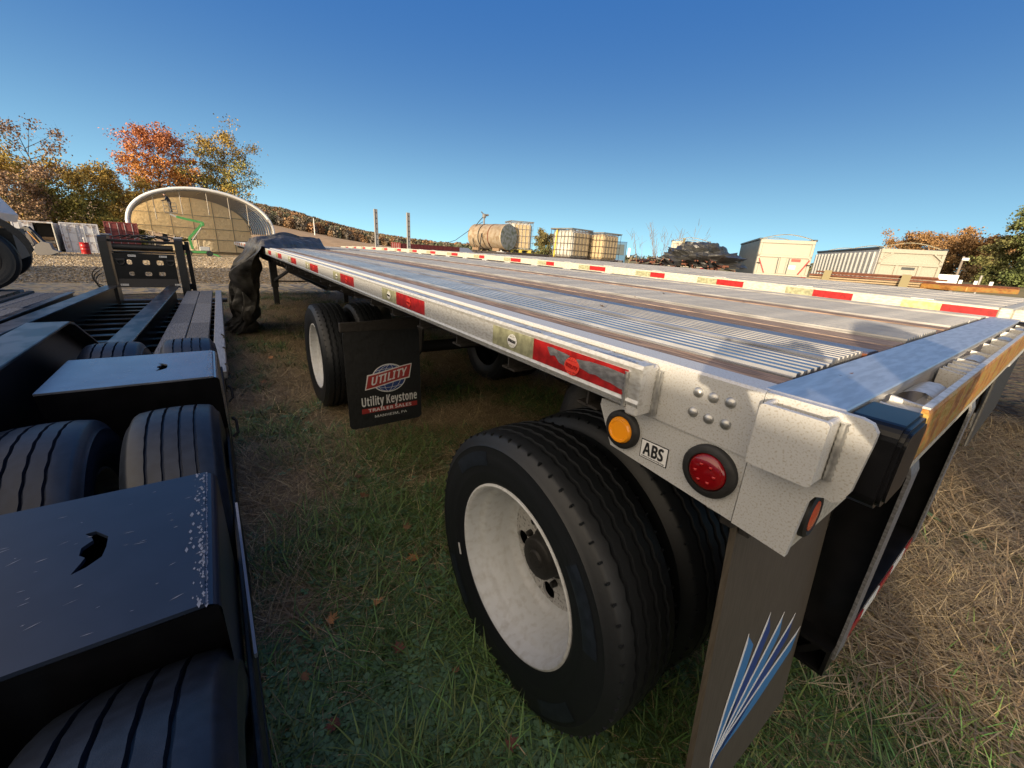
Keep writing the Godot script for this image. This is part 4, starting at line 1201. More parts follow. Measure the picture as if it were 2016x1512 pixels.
func flap_utility(t: Node3D) -> void:
	var fx := Transform3D(Basis(Vector3.RIGHT, -0.05), Vector3(0.075, 0.93, -2.87))
	var st := sg()
	prism(st, rrect(0, 0.6, -0.79, 0.0, 0.04, 6), -0.006, 0.006, fx)
	var f := put("mud_flap", st, mats.rubber_flap, t)
	st = sg(); bc(st, 0.06, 0.75, 0.92, 0.99, -2.9, -2.86, 0.004); beam(st, Vector3(0.06, 0.955, -2.88), Vector3(0.85, 1.0, -2.88), 0.03, 0.05); put("flap_bracket", st, mats.underframe, t)
	var at := func(x: float, y: float, z: float) -> Transform3D: return fx * Transform3D(Basis.IDENTITY, Vector3(x, y, z))
	var cx := 0.33
	var cy := -0.4
	# globe: white outline, blue ball, white meridians, red banner
	var el := func(rx: float, ry: float) -> PackedVector2Array:
		var p := PackedVector2Array()
		for k in 40: p.append(Vector2(cx + rx * cos(TAU * k / 40.0), cy + ry * sin(TAU * k / 40.0)))
		return p
	st = sg(); prism(st, el.call(0.142, 0.118), 0.0065, 0.007, fx); put("badge_outline", st, mats.white_print, f)
	st = sg(); prism(st, el.call(0.134, 0.11), 0.0071, 0.0076, fx); var gl := put("badge_globe", st, mats.blue_print, f)
	st = sg()
	for a in [-0.85, -0.3, 0.3, 0.85]:
		var pts := []
		for k in 13:
			var la := lerpf(-1.5, 1.5, k / 12.0)
			pts.append(fx * Vector3(cx + 0.133 * sin(a) * cos(la) + 0.01 * sin(la), cy + 0.109 * sin(la), 0.0076))
		tube(st, pts, 0.0016, 4, false)
	for yy in [-0.62, 0.62]:
		var pts := []
		for k in 11:
			var s := lerpf(-1, 1, k / 10.0)
			pts.append(fx * Vector3(cx + s * 0.134 * sqrt(1 - yy * yy), cy + 0.109 * yy + 0.012 * (1 - s * s) * signf(yy), 0.0076))
		tube(st, pts, 0.0016, 4, false)
	put("globe_lines", st, mats.white_print, gl)
	var ban := func(g: float) -> PackedVector2Array:
		var up := PackedVector2Array(); var dn := PackedVector2Array()
		for k in 13:
			var s := lerpf(-1, 1, k / 12.0)
			var x: float = cx + s * (0.176 + g)
			var y: float = cy + 0.012 + s * 0.018 + 0.012 * sin(s * PI * 0.5 + 0.0) - 0.012 * (1.0 - s * s) * 0.0
			up.append(Vector2(x + 0.012, y + 0.052 + g)); dn.append(Vector2(x - 0.012, y - 0.052 - g))
		dn.reverse(); up.append_array(dn)
		return up
	st = sg(); prism(st, ban.call(0.009), 0.0078, 0.0084, fx); put("banner_outline", st, mats.white_print, f)
	st = sg(); prism(st, ban.call(0.0), 0.0085, 0.009, fx); put("banner", st, mats.red_print, f)
	letters("lettering", "UTILITY", 0.07, mats.white_print, f, at.call(cx, cy + 0.012, 0.0096) * Transform3D(Basis(Vector3(1, 0.19, 0), Vector3(0.2, 1, 0), Vector3(0, 0, 1)), Vector3.ZERO), 0.29)
	letters("lettering", "Utility Keystone", 0.075, mats.white_print, f, at.call(cx, cy - 0.178, 0.0072), 0.46)
	st = sg(); prism(st, PackedVector2Array([Vector2(cx - 0.232, cy - 0.272), Vector2(cx + 0.232, cy - 0.272), Vector2(cx + 0.232, cy - 0.232), Vector2(cx - 0.232, cy - 0.232)]), 0.0065, 0.007, fx); put("printed_band", st, mats.red_print, f)
	letters("lettering", "TRAILER SALES", 0.026, mats.white_print, f, at.call(cx, cy - 0.252, 0.0078), 0.36)
	letters("lettering", "MANHEIM, PA", 0.02, mats.white_print, f, at.call(cx, cy - 0.31, 0.0072), 0.27, false)

# ---------------------------------------------------------------- other flatbeds
func far_flatbed(label: String, x0: float, z0: float, L: float, H: float, camber: float, reds: Array, boards: Array, m_rail: Material) -> Node3D:
	var t := thing("flatbed_trailer", label, "trailer", Vector3(x0, 0, z0), 0.0, "flatbed trailers parked in a row")
	var lift := func(z: float) -> float: return camber * 4.0 * (-z / L) * (1.0 + z / L) if z < 0.0 else 0.0
	var zs := zline(L)
	var st := sg()
	loft(st, PackedVector2Array([Vector2(0, H - 0.065), Vector2(0.03, H - 0.065), Vector2(0.03, H - 0.01), Vector2(0.06, H - 0.006), Vector2(0.06, H), Vector2(0.003, H), Vector2(0, H - 0.004)]), zs, lift)
	var rail := put("side_rail", st, m_rail, t)
	st = sg()
	loft(st, PackedVector2Array([Vector2(0.02, H - 0.14), Vector2(0.05, H - 0.14), Vector2(0.05, H - 0.068), Vector2(0.02, H - 0.068)]), zs, lift)
	put("lower_rail", st, mats.underframe, t)
	st = sg()
	loft(st, PackedVector2Array([Vector2(2.53, H - 0.12), Vector2(2.59, H - 0.12), Vector2(2.59, H), Vector2(2.53, H)]), zs, lift)
	put("side_rail", st, m_rail, t)
	for k in int(L / 0.6):
		var z := -0.3 - 0.6 * k
		st = sg(); bc(st, -0.004, 0.05, H - 0.002 + lift.call(z), H + 0.007 + lift.call(z), z - 0.05, z + 0.05, 0.002); bc(st, -0.012, 0.02, H - 0.082 + lift.call(z), H - 0.066 + lift.call(z), z - 0.06, z + 0.06, 0.002)
		put("stake_pocket", st, mats.alu_rub, t)
	for r in reds:
		conspicuity(rail, -0.004, H - 0.055, H - 0.012, r[0], r[1], mats.tape_red, lift)
		conspicuity(rail, -0.004, H - 0.055, H - 0.012, r[1] - 0.002, r[1] - 0.17, mats.tape_yellow if r[0] > -0.1 else mats.tape_dull, lift)
	var seam := 0
	for s in boards:
		st = sg()
		if s[2] == "wood":
			loft(st, PackedVector2Array([Vector2(s[0], H - 0.03), Vector2(s[1] - 0.004, H - 0.03), Vector2(s[1] - 0.004, H - 0.004), Vector2(s[0], H - 0.004)]), zs, lift)
			put("deck_board", st, mats["grey_wood_%d" % (seam % 3)], t)
			seam += 1
		else:
			loft(st, rib_profile(s[0], s[1] - 0.003, 8, 0.004, H - 0.004), zs, lift)
			put("deck_extrusion", st, mats.alu_deck_dull, t)
	for x in [0.81, 1.78]:
		st = sg(); bc(st, x - 0.06, x + 0.06, 0.95, H - 0.04, -L + 0.1, -0.1); put("main_beam", st, mats.underframe, t)
	st = sg(); bc(st, 0.0, 2.59, H - 0.13, H - 0.001, 0.001, 0.05, 0.006); put("rear_sill", st, m_rail, t)
	st = sg(); bc(st, 0.0, 0.02, H - 0.2, H - 0.002, 0.051, 0.15, 0.006); put("corner_plate", st, m_rail, t)
	for z in [-1.9, -3.2]:
		for sd in [-1.0, 1.0]:
			var xo := 0.174 if sd < 0 else 2.59 - 0.174
			wheel(t, Vector3(xo, 0.5, z), sd, tyre_new, mats.rubber, mats.rim_alu, 0.62, 1.0)
			wheel(t, Vector3(xo - sd * 0.335, 0.5, z), sd, tyre_new, mats.rubber, mats.rim_white, 1.1, 1.0, false)
		st = sg(); tube(st, [Vector3(0.3, 0.5, z), Vector3(2.29, 0.5, z)], 0.065, 8); put("axle", st, mats.underframe, t)
	for x in [0.07, 1.9]:
		st = sg(); prism(st, rrect(0, 0.61, -0.75, 0, 0.012), -0.006, 0.006, Transform3D(Basis(Vector3.RIGHT, -0.05), Vector3(x, 1.06, -0.04)))
		put("mud_flap", st, mats.rubber_flap, t)
	for x in [0.5, 2.09]:
		st = sg(); bc(st, x - 0.07, x + 0.07, 0.05, 1.2, -L * 0.76 - 0.07, -L * 0.76 + 0.07); bc(st, x - 0.13, x + 0.13, 0.0, 0.05, -L * 0.76 - 0.13, -L * 0.76 + 0.13); put("landing_leg", st, mats.black_dull, t)
	st = sg(); bc(st, 0.6, 2.2, 0.5, 1.06, 0.06, 0.075, 0.004); put("guard_panel", st, mats.black_dull, t)
	st = sg(); bc(st, 0.58, 2.22, 1.062, 1.09, 0.03, 0.1, 0.006); put("guard_cap", st, mats.alu_rub, t)
	return t

func make_other_flatbeds() -> void:
	var dk := []
	var x := 0.065
	var k := 0
	while x < 2.5:
		var w := 0.135 if k % 3 == 1 else 0.21
		dk.append([x, minf(x + w, 2.53), "wood" if k % 3 == 1 else "alu"])
		x += w; k += 1
	var reds := [[-0.0, -0.21], [-0.62, -0.84], [-1.31, -1.52], [-2.01, -2.16], [-2.72, -2.94], [-3.53, -3.67], [-4.2, -4.42], [-5.11, -5.25]]
	for i in 9: reds.append([-5.95 - 0.85 * i, -6.16 - 0.85 * i])
	far_flatbed("second flatbed trailer beside the near one, cream rail with red tape", 2.68, 0.0, 13.6, 1.43, 0.075, reds, dk, mats.cream_rail)
	reds = []
	for i in 15: reds.append([-0.2 - 0.87 * i, -0.47 - 0.87 * i])
	far_flatbed("third flatbed trailer carrying the rusty rebar pile and strapped sheets", 5.85, 0.6, 14.6, 1.36, 0.03, reds, dk, mats.alu)
	far_flatbed("farthest flatbed trailer carrying the steel tank and caged totes", 9.1, -6.0, 14.6, 1.34, 0.03, reds, dk, mats.cream_rail)

# ---------------------------------------------------------------- the black lowboy on the left
func hook_hole(c: Vector2, s: float) -> PackedVector2Array:
	# ragged keyhole: x towards the rear of the plate, y across it
	var p := PackedVector2Array()
	for q in [[-0.019, -0.06], [-0.004, -0.062], [0.019, -0.03], [0.021, 0.004], [0.019, 0.035], [0.001, 0.056], [-0.018, 0.067], [-0.009, 0.037], [-0.006, 0.024], [-0.016, 0.012], [-0.017, -0.012], [-0.003, -0.03], [-0.008, -0.044]]: p.append(c + Vector2(q[0], q[1]) * s)
	return p

func fender_plate(t: Node3D, z0: float, z1: float, y0: float, y1: float, x0: float, x1: float, hole: Vector2, hs: float, m: Material) -> void:
	# top plate from z0 (far, height y0) to z1 (near, height y1); local x = x, local y = along z; cut in two through the hole
	var d := Vector3(0, y1 - y0, z1 - z0)
	var Lz := d.length()
	var up := Vector3(1, 0, 0).cross(d.normalized())
	if up.y < 0: up = -up
	var xf := Transform3D(Basis(Vector3(1, 0, 0), d.normalized(), Vector3(1, 0, 0).cross(d.normalized())), Vector3(0, y0, z0))
	var st := sg()
	var hp := hook_hole(hole, hs)
	for half in [PackedVector2Array([Vector2(x0, 0), Vector2(x1, 0), Vector2(x1, hole.y), Vector2(x0, hole.y)]), PackedVector2Array([Vector2(x0, hole.y), Vector2(x1, hole.y), Vector2(x1, Lz), Vector2(x0, Lz)])]:
		for c in Geometry2D.clip_polygons(half, hp): prism(st, c, -0.004, 0.004, xf)
	# rolled right edge running down the side
	var zz := [0.0, Lz]
	var prev := Vector2(x1, 0.0)
	var pts := []
	for k in 7:
		var a := PI / 2 * k / 6.0
		pts.append(Vector2(x1 + 0.022 * sin(a), -0.022 * (1 - cos(a))))
	pts.append(Vector2(x1 + 0.024, -0.35))
	for i in pts.size() - 1:
		var a: Vector2 = pts[i]; var b: Vector2 = pts[i + 1]
		var s := -1.0 if xf.basis.z.y < 0 else 1.0
		var n := (xf.basis * Vector3(-(b.y - a.y), 0, (b.x - a.x) * s)).normalized()
		quad(st, xf * Vector3(a.x, zz[0], a.y * s), xf * Vector3(b.x, zz[0], b.y * s), xf * Vector3(b.x, zz[1], b.y * s), xf * Vector3(a.x, zz[1], a.y * s), Vector3(maxf(n.x, 0.05), absf(n.y), n.z).normalized())
	# front and rear skirts
	for e in [0.0, Lz]:
		var sk := sg()
		var o := xf * Vector3(0, e, 0)
		var zdir := -1.0 if e == 0.0 else 1.0
		quad(sk, Vector3(x0, o.y - 0.003, o.z), Vector3(x1 + 0.018, o.y - 0.006, o.z), Vector3(x1 + 0.022, o.y - 0.3, o.z + zdir * -0.1), Vector3(x0, o.y - 0.3, o.z + zdir * -0.1))
		put("fender_skirt", sk, mats.black_paint, t)
	var f := put("fender_plate", st, m, t)
	# scratches and chipped edge: small flakes lying on the paint
	st = sg()
	for k in 70:
		var u := rng.randf_range(x0, x1); var v := rng.randf_range(0.02, Lz - 0.02)
		if Geometry2D.is_point_in_polygon(Vector2(u, v), hook_hole(hole, hs * 1.15)): continue
		var a := rng.randf_range(-0.7, 0.2); var l := rng.randf_range(0.002, 0.012); var w := rng.randf_range(0.0004, 0.0012)
		var ca := Vector2(cos(a), sin(a)) * l; var cb := Vector2(-sin(a), cos(a)) * w
		var h := 0.0046 * (1.0 if xf.basis.z.y > 0 else -1.0)
		var c := Vector2(u, v)
		quad(st, xf * Vector3(c.x - ca.x, c.y - ca.y, h), xf * Vector3(c.x + cb.x, c.y + cb.y, h), xf * Vector3(c.x + ca.x, c.y + ca.y, h), xf * Vector3(c.x - cb.x, c.y - cb.y, h), up)
	for k in 260:
		var u := x1 + 0.01 - absf(rng.randfn()) * 0.013; var v := rng.randf_range(0.0, Lz)
		var s := rng.randf_range(0.001, 0.0055)
		var h := 0.0047 * (1.0 if xf.basis.z.y > 0 else -1.0) - (0.004 if u > x1 else 0.0) * (1.0 if xf.basis.z.y > 0 else -1.0)
		var p := xf * Vector3(minf(u, x1 + 0.002), v, h)
		var dir := xf.basis.y * s * rng.randf_range(0.6, 2.0)
		quad(st, p - dir, p + Vector3(s * 0.6, 0, 0), p + dir, p - Vector3(s * 0.6, 0, 0), up)
	put("paint_chips", st, mats.scratch, f)

func make_lowboy() -> void:
	var t := thing("lowboy_trailer", "black lowboy trailer with plated rear wheels and upright gooseneck on the left", "trailer")
	var st: SurfaceTool
	# three axles of dual wheels on the visible side, and again on the far side
	var zc := [-0.23, -1.56, -2.9]
	for i in 3:
		for q in [-0.825, -1.165, -2.75, -3.09]:
			var worn: bool = i < 2 and q == -0.825
			wheel(t, Vector3(q, 0.46, zc[i]), 1.0, tyre_small if not worn else tyre_worn, mats.rubber_worn, mats.rim_alu, 0.4 * i, 0.92, q != -0.825 and q != -3.09)
		st = sg(); tube(st, [Vector3(-0.8, 0.46, zc[i]), Vector3(-3.1, 0.46, zc[i])], 0.06, 8); put("axle", st, mats.black_dull, t)
	fender_plate(t, -0.98, -0.5, 0.955, 0.945, -1.24, -0.722, Vector2(-0.9, 0.22), 1.0, mats.hot_plate)
	fender_plate(t, -2.42, -1.92, 0.955, 0.95, -1.24, -0.7, Vector2(-0.89, 0.26), 1.0, mats.tread_plate)
	# side sill hanging outside the plates
	st = sg()
	bc(st, -0.69, -0.678, 0.5, 0.66, -3.2, 0.1, 0.003)
	beam(st, Vector3(-0.684, 0.56, -1.6), Vector3(-0.682, 0.42, -0.35), 0.012, 0.05)
	put("side_sill", st, mats.black_dull, t)
	st = sg(); beam(st, Vector3(-0.672, 0.78, -1.08), Vector3(-0.672, 0.66, -0.62), 0.006, 0.018); put("edge_trim", st, mats.scratch, t)
	# raised rear frame over the axles
	for x in [-1.4, -2.55]:
		st = sg()
		prism(st, PackedVector2Array([Vector2(0.1, 0.7), Vector2(0.1, 1.02), Vector2(-2.98, 1.04), Vector2(-3.06, 1.02), Vector2(-3.75, 0.68), Vector2(-3.75, 0.4), Vector2(-3.2, 0.55)]), -x - 0.012, -x + 0.012, Transform3D(YZ, Vector3.ZERO))
		put("frame_web", st, mats.black_paint, t)
		st = sg()
		var tp := [Vector3(x, 1.025, 0.1), Vector3(x, 1.045, -2.98), Vector3(x, 1.022, -3.07), Vector3(x, 0.69, -3.75)]
		for k in 3: beam(st, tp[k], tp[k + 1], 0.16, 0.014, 0.003)
		put("frame_flange", st, mats.beam_top, t)
	for z in [-3.15, -1.9, -0.5]:
		st = sg(); bc(st, -2.55, -1.4, 0.62, 0.9, z - 0.06, z + 0.06); put("frame_crossbeam", st, mats.black_paint, t)
	for k in 3:
		st = sg(); bc(st, -2.54, -1.42, 0.905, 0.925, 0.05 - k * 1.05, -0.9 - k * 1.05, 0.003); put("frame_cover", st, mats.black_dull, t)
	# well: two main beams, crossmembers, plank wings
	var bm := [[Vector3(-1.36, 0.66, -3.7), Vector3(-1.24, 0.66, -8.95), 0.16], [Vector3(-2.28, 0.66, -3.7), Vector3(-2.02, 0.66, -8.95), 0.16], [Vector3(-2.62, 0.56, -3.7), Vector3(-2.5, 0.56, -8.95), 0.08]]
	for q in bm:
		st = sg()
		beam(st, q[0], q[1], q[2], 0.02, 0.004)
		put("beam_flange", st, mats.beam_top, t)
		st = sg()
		beam(st, q[0] - Vector3(0, 0.17, 0), q[1] - Vector3(0, 0.17, 0), 0.03, 0.31)
		beam(st, q[0] - Vector3(0, 0.34, 0), q[1] - Vector3(0, 0.34, 0), q[2], 0.02)
		put("main_beam", st, mats.black_paint, t)
	for k in 14:
		var z := -3.85 - 0.38 * k
		st = sg(); bc(st, -2.62 + 0.012 * k, -0.68 + 0.006 * k, 0.37, 0.39, z - 0.05, z + 0.05, 0.004); bc(st, -2.6 + 0.012 * k, -0.68 + 0.006 * k, 0.26, 0.37, z - 0.008, z + 0.008)
		put("crossmember", st, mats.black_paint, t)
	for k in 2:
		for j in 3:
			var z0 := -3.95 - j * 1.72; var z1 := z0 - 1.71
			st = sg()
			var xa := -1.06 + k * 0.19
			beam(st, Vector3(xa + (z0 + 4) * -0.014 + 0.0, 0.545 + rng.randf_range(-0.004, 0.004), z0), Vector3(xa + (z1 + 4) * -0.014, 0.545 + rng.randf_range(-0.004, 0.004), z1), 0.182, 0.04, 0.005)
			put("deck_plank", st, mats["grey_wood_%d" % ((j + k) % 3)], t)
			st = sg()
			xa = -2.95 + k * 0.2
			beam(st, Vector3(xa, 0.525, z0), Vector3(xa + 0.09, 0.525, z1), 0.19, 0.04, 0.005)
			put("deck_plank", st, mats["grey_wood_%d" % ((j + k + 1) % 3)], t)
	st = sg()
	beam(st, Vector3(-0.7, 0.54, -3.4), Vector3(-0.62, 0.54, -9.1), 0.09, 0.06, 0.006)
	put("deck_edge", st, mats.alu_deck_dull, t)
	st = sg(); beam(st, Vector3(-3.05, 0.54, -3.4), Vector3(-2.95, 0.54, -9.1), 0.07, 0.07, 0.006); put("deck_edge", st, mats.black_dull, t)
	for k in 5:
		st = sg()
		var z := -2.3 - k * 0.6
		tube(st, [Vector3(-0.66, 0.6, z), Vector3(-0.645, 0.59, z + 0.02), Vector3(-0.645, 0.53, z + 0.05), Vector3(-0.67, 0.51, z + 0.06)], 0.008, 6)
		put("tie_down_ring", st, mats.hub, t)
	# gooseneck: two leaning posts, slotted plate with six openings, roller, cross tubes
	var gz := -9.2
	for sd in [0, 1]:
		var xb := -2.03 if sd == 0 else -1.08
		var xt := -2.0 if sd == 0 else -1.08
		st = sg()
		prism(st, PackedVector2Array([Vector2(-9.15, 0.35), Vector2(-9.05, 0.35), Vector2(-9.12, 1.35), Vector2(-9.17, 1.42), Vector2(-9.26, 1.44), Vector2(-9.42, 1.43), Vector2(-9.48, 1.36), Vector2(-9.44, 0.9), Vector2(-9.4, 0.35)]), -xb - 0.055, -xb + 0.055, Transform3D(YZ, Vector3.ZERO))
		put("gooseneck_post", st, mats.black_paint, t)
		st = sg(); bc(st, xt - 0.06, xt + 0.06, 1.435, 1.465, -9.45, -9.25, 0.01); put("post_cap", st, mats.alu_rub if sd == 1 else mats.scraped, t)
	st = sg()
	bc(st, -1.0, -0.94, 0.4, 1.4, -9.42, -9.28, 0.008)
	beam(st, Vector3(-1.03, 0.62, -9.3), Vector3(-0.95, 0.62, -9.32), 0.08, 0.1)
	beam(st, Vector3(-1.03, 1.3, -9.3), Vector3(-0.95, 1.3, -9.32), 0.08, 0.1)
	put("gooseneck_brace", st, mats.black_paint, t)
	# plate with openings built from bars
	var xs := [-1.96, -1.8, -1.735, -1.6, -1.51, -1.42, -1.33, -1.17]
	var ys := [0.63, 0.81, 0.875, 0.99, 1.07, 1.17]
	st = sg()
	for i in 7:
		for k in 5:
			if i % 2 == 1 and k % 2 == 1: continue
			bc(st, xs[i], xs[i + 1], ys[k], ys[k + 1], -9.2, -9.18)
	for i in [1, 3, 5]:
		for k in [1, 3]:
			for c in [[xs[i], 1.0], [xs[i + 1], -1.0]]:
				for e in [[ys[k], 1.0], [ys[k + 1], -1.0]]:
					prism(st, PackedVector2Array([Vector2(c[0], e[0]), Vector2(c[0] + c[1] * 0.02, e[0]), Vector2(c[0] + c[1] * 0.006, e[0] + e[1] * 0.006), Vector2(c[0], e[0] + e[1] * 0.02)]), -9.2, -9.181)
	put("gooseneck_plate", st, mats.black_paint, t)
	st = sg(); quad(st, Vector3(-1.97, 0.62, -9.12), Vector3(-1.15, 0.62, -9.12), Vector3(-1.2, 0.76, -9.177), Vector3(-1.94, 0.76, -9.177)); put("gooseneck_toe", st, mats.black_paint, t)
	st = sg(); tube(st, [Vector3(-1.94, 1.27, -9.25), Vector3(-1.17, 1.27, -9.25)], 0.05, 14); put("roller", st, mats.black_dull, t)
	st = sg(); bc(st, -1.98, -1.12, 1.345, 1.385, -9.3, -9.2, 0.008); bc(st, -1.96, -1.15, 1.18, 1.2, -9.3, -9.22, 0.004); put("gooseneck_crossbar", st, mats.black_paint, t)
	for x in [-1.87, -1.23]:
		st = sg()
		var pts := []
		for k in 13: pts.append(Vector3(x + 0.05 * cos(PI * k / 12.0 + PI), 1.05 + 0.06 * sin(PI * k / 12.0 + PI), -9.15))
		tube(st, pts, 0.013, 6); bc(st, x - 0.06, x + 0.06, 1.05, 1.085, -9.18, -9.14, 0.006)
		put("chain_ring", st, mats.black_dull, t)
	for q in [[-1.72, 1.135], [-1.32, 1.135], [-1.88, 0.665], [-1.18, 0.665]]:
		st = sg(); bc(st, q[0] - 0.05, q[0] + 0.05, q[1] - 0.016, q[1] + 0.016, -9.178 if q[1] > 1 else -9.12, -9.176 if q[1] > 1 else -9.115)
		var s := put("sticker", st, mats.sticker, t)
		st = sg(); bc(st, q[0] - 0.04, q[0] - 0.028, q[1] - 0.009, q[1] + 0.009, -9.1755 if q[1] > 1 else -9.1145, -9.175 if q[1] > 1 else -9.114); bc(st, q[0] - 0.018, q[0] + 0.04, q[1] - 0.003, q[1] + 0.003, -9.1755 if q[1] > 1 else -9.1145, -9.175 if q[1] > 1 else -9.114)
		put("sticker_print", st, mats.lid_grey, s)
	# hoses over the top and loops at the left
	for k in 9:
		st = sg()
		var pts := []
		var x0 := rng.randf_range(-1.95, -1.5); var x1 := x0 + rng.randf_range(0.3, 0.6)
		for j in 9: pts.append(Vector3(lerpf(x0, x1, j / 8.0), 1.41 + 0.05 * sin(PI * j / 8.0) + rng.randf_range(-0.012, 0.012), -9.3 + rng.randf_range(-0.05, 0.05)))
		tube(st, pts, 0.01 if k > 1 else 0.006, 5)
		put("air_hose", st, mats.black_dull if k > 1 else mats.sticker, t)
	for k in 3:
		st = sg()
		var pts := []
		for j in 11:
			var a := PI * (0.15 + 0.9 * j / 10.0)
			pts.append(Vector3(-2.06 - 0.17 * sin(a) - 0.02 * k, 0.7 + 0.16 * cos(a) + 0.04 * k, -9.2 - 0.03 * k))
		tube(st, pts, 0.008, 5)
		put("air_hose", st, mats.black_dull, t)
	st = sg(); bc(st, -2.9, -0.5, 0.3, 0.36, -9.7, -9.5, 0.01); put("front_beam", st, mats.black_dull, t)

# ---------------------------------------------------------------- the second lowboy with a truck on it, at the left edge
func make_left_edge() -> void:
	var t := thing("lowboy_trailer", "second lowboy at the left edge, rubber flaps hanging along its side", "trailer", Vector3(-3.4, 0, -10.6), 0.0)
	var st := sg(); bc(st, -2.6, 0.0, 0.3, 0.44, 0.0, 10.0, 0.01); put("deck", st, mats.equip_grey, t)
	st = sg(); prism(st, PackedVector2Array([Vector2(0.05, 0.12), Vector2(8.0, 0.12), Vector2(8.0, 0.42), Vector2(0.35, 0.42), Vector2(0.0, 0.3)]), -0.05, -0.002, Transform3D(YZ, Vector3.ZERO)); put("side_beam", st, mats.equip_grey, t)
	for k in 16:
		st = sg()
		var z := 0.5 + k * 0.3
		prism(st, PackedVector2Array([Vector2(z, 0.47), Vector2(z + 0.26, 0.47), Vector2(z + 0.24 + rng.randf_range(-0.03, 0.03), 0.3 - rng.randf() * 0.06), Vector2(z + 0.12, 0.26), Vector2(z + 0.03, 0.31)]), -0.075, -0.056, Transform3D(YZ, Vector3.ZERO))
		put("rubber_flap", st, mats.black_dull, t)
	st = sg(); bc(st, 0.052, 0.075, 0.3, 0.38, 0.14, 0.24, 0.008); put("marker_lamp", st, mats.orange_mark, t)
	st = sg(); bc(st, 0.052, 0.056, 0.15, 0.22, 1.9, 2.1); put("reflective_tape", st, mats.tape_white, t)
	st = sg(); bc(st, 0.052, 0.056, 0.15, 0.22, 2.11, 2.4); put("reflective_tape", st, mats.tape_red, t)
	# truck standing across it: only its near rear wheel and fender reach into the picture
	var k := thing("dump_truck", "white and red truck on the left lowboy, its rear wheel at the photo's edge", "truck", Vector3(-3.78, 0.44, -10.2), 1.72)
	for z in [0.0, -1.35, -5.0]:
		wheel(k, Vector3(0.14, 0.53, z), -1.0, tyre_new, mats.rubber, mats.hub, 0.2, 1.0).scale = Vector3.ONE * 1.06
		wheel(k, Vector3(2.25, 0.53, z), 1.0, tyre_new, mats.rubber, mats.hub, 0.2, 1.0)
	st = sg()
	var fp := []
	for j in 14:
		var a := PI * (0.02 + 0.96 * j / 13.0)
		fp.append(Vector2(0.66 * cos(a), 0.55 + 0.66 * sin(a)))
	for j in 13:
		quad(st, Vector3(-0.02, fp[j].y, fp[j].x), Vector3(0.3, fp[j].y, fp[j].x), Vector3(0.3, fp[j + 1].y, fp[j + 1].x), Vector3(-0.02, fp[j + 1].y, fp[j + 1].x))
		quad(st, Vector3(-0.02, fp[j].y, fp[j].x), Vector3(-0.02, fp[j].y + 0.1, fp[j].x * 1.1), Vector3(-0.02, fp[j + 1].y + 0.1, fp[j + 1].x * 1.1), Vector3(-0.02, fp[j + 1].y, fp[j + 1].x))
	put("wheel_arch", st, mats.black_dull, k)
	st = sg(); prism(st, PackedVector2Array([Vector2(-6.5, 1.25), Vector2(0.1, 1.25), Vector2(0.42, 1.12), Vector2(0.46, 1.25), Vector2(0.3, 1.55), Vector2(0.05, 1.76), Vector2(-0.5, 1.86), Vector2(-6.5, 1.86)]), -2.4, 0.02, Transform3D(YZ, Vector3.ZERO)); put("body", st, mats.truck_white, k)
	st = sg(); prism(st, PackedVector2Array([Vector2(-1.5, 1.42), Vector2(0.0, 1.5), Vector2(0.2, 1.58), Vector2(0.02, 1.66), Vector2(-1.5, 1.72)]), 0.0215, 0.026, Transform3D(YZ, Vector3.ZERO)); put("painted_stripe", st, mats.truck_red, k)
	st = sg(); bc(st, 0.35, 2.1, 0.5, 1.0, -6.4, 0.5); put("chassis", st, mats.black_dull, k)
	# low grey equipment with a bucket arm, beyond the gravel
	var e := thing("equipment_trailer", "grey equipment trailer tail with red and white lights before the open container", "trailer", Vector3(-11.9, -0.62, -45), 0.15)
	st = sg(); prism(st, PackedVector2Array([Vector2(-3.0, 0.55), Vector2(0.75, 0.55), Vector2(0.85, 0.75), Vector2(0.75, 1.42), Vector2(0.3, 1.55), Vector2(-3.0, 1.72)]), -4.0, 0.0); put("body", st, mats.equip_grey, e)
	for x in [-0.75, -0.1]:
		st = sg(); lathe(st, [Vector2(0.0, 0.16), Vector2(0.01, 0.16), Vector2(0.01, 0.0)], 16, Transform3D(Basis.from_scale(Vector3(0.8, 1.2, 1)), Vector3(x, 1.15, 0.0))); put("oval_opening", st, mats.cont_dark, e)
	st = sg(); bc(st, -1.4, 0.75, 0.6, 0.72, 0.001, 0.05); put("light_bar", st, mats.alu_rub, e)
	for x in [-0.9, -0.3, 0.35]: 
		st = sg(); bc(st, x, x + 0.25, 0.72, 0.86, 0.001, 0.04); put("tail_lamp", st, mats.tape_red if x != -0.3 else mats.tape_white, e)
	for x in [-1.9, -0.6]: wheel(e, Vector3(x, 0.46, -0.6), 1.0, tyre_small, mats.rubber, mats.rim_alu, 0.1, 0.92)
	var b := thing("excavator_arm", "black excavator arm and bucket resting on gravel by the white containers", "excavator", Vector3(-10.6, -0.62, -45), 0.0)
	st = sg(); beam(st, Vector3(-0.6, 1.85, -0.3), Vector3(0.1, 0.75, 0.0), 0.25, 0.28); beam(st, Vector3(-1.5, 1.2, -0.6), Vector3(-0.6, 1.85, -0.3), 0.25, 0.26); put("arm", st, mats.black_dull, b)
	st = sg(); tube(st, [Vector3(-0.55, 1.6, 0.0), Vector3(0.0, 0.6, 0.1)], 0.05, 8); put("hydraulic_ram", st, mats.dock_wood, b)
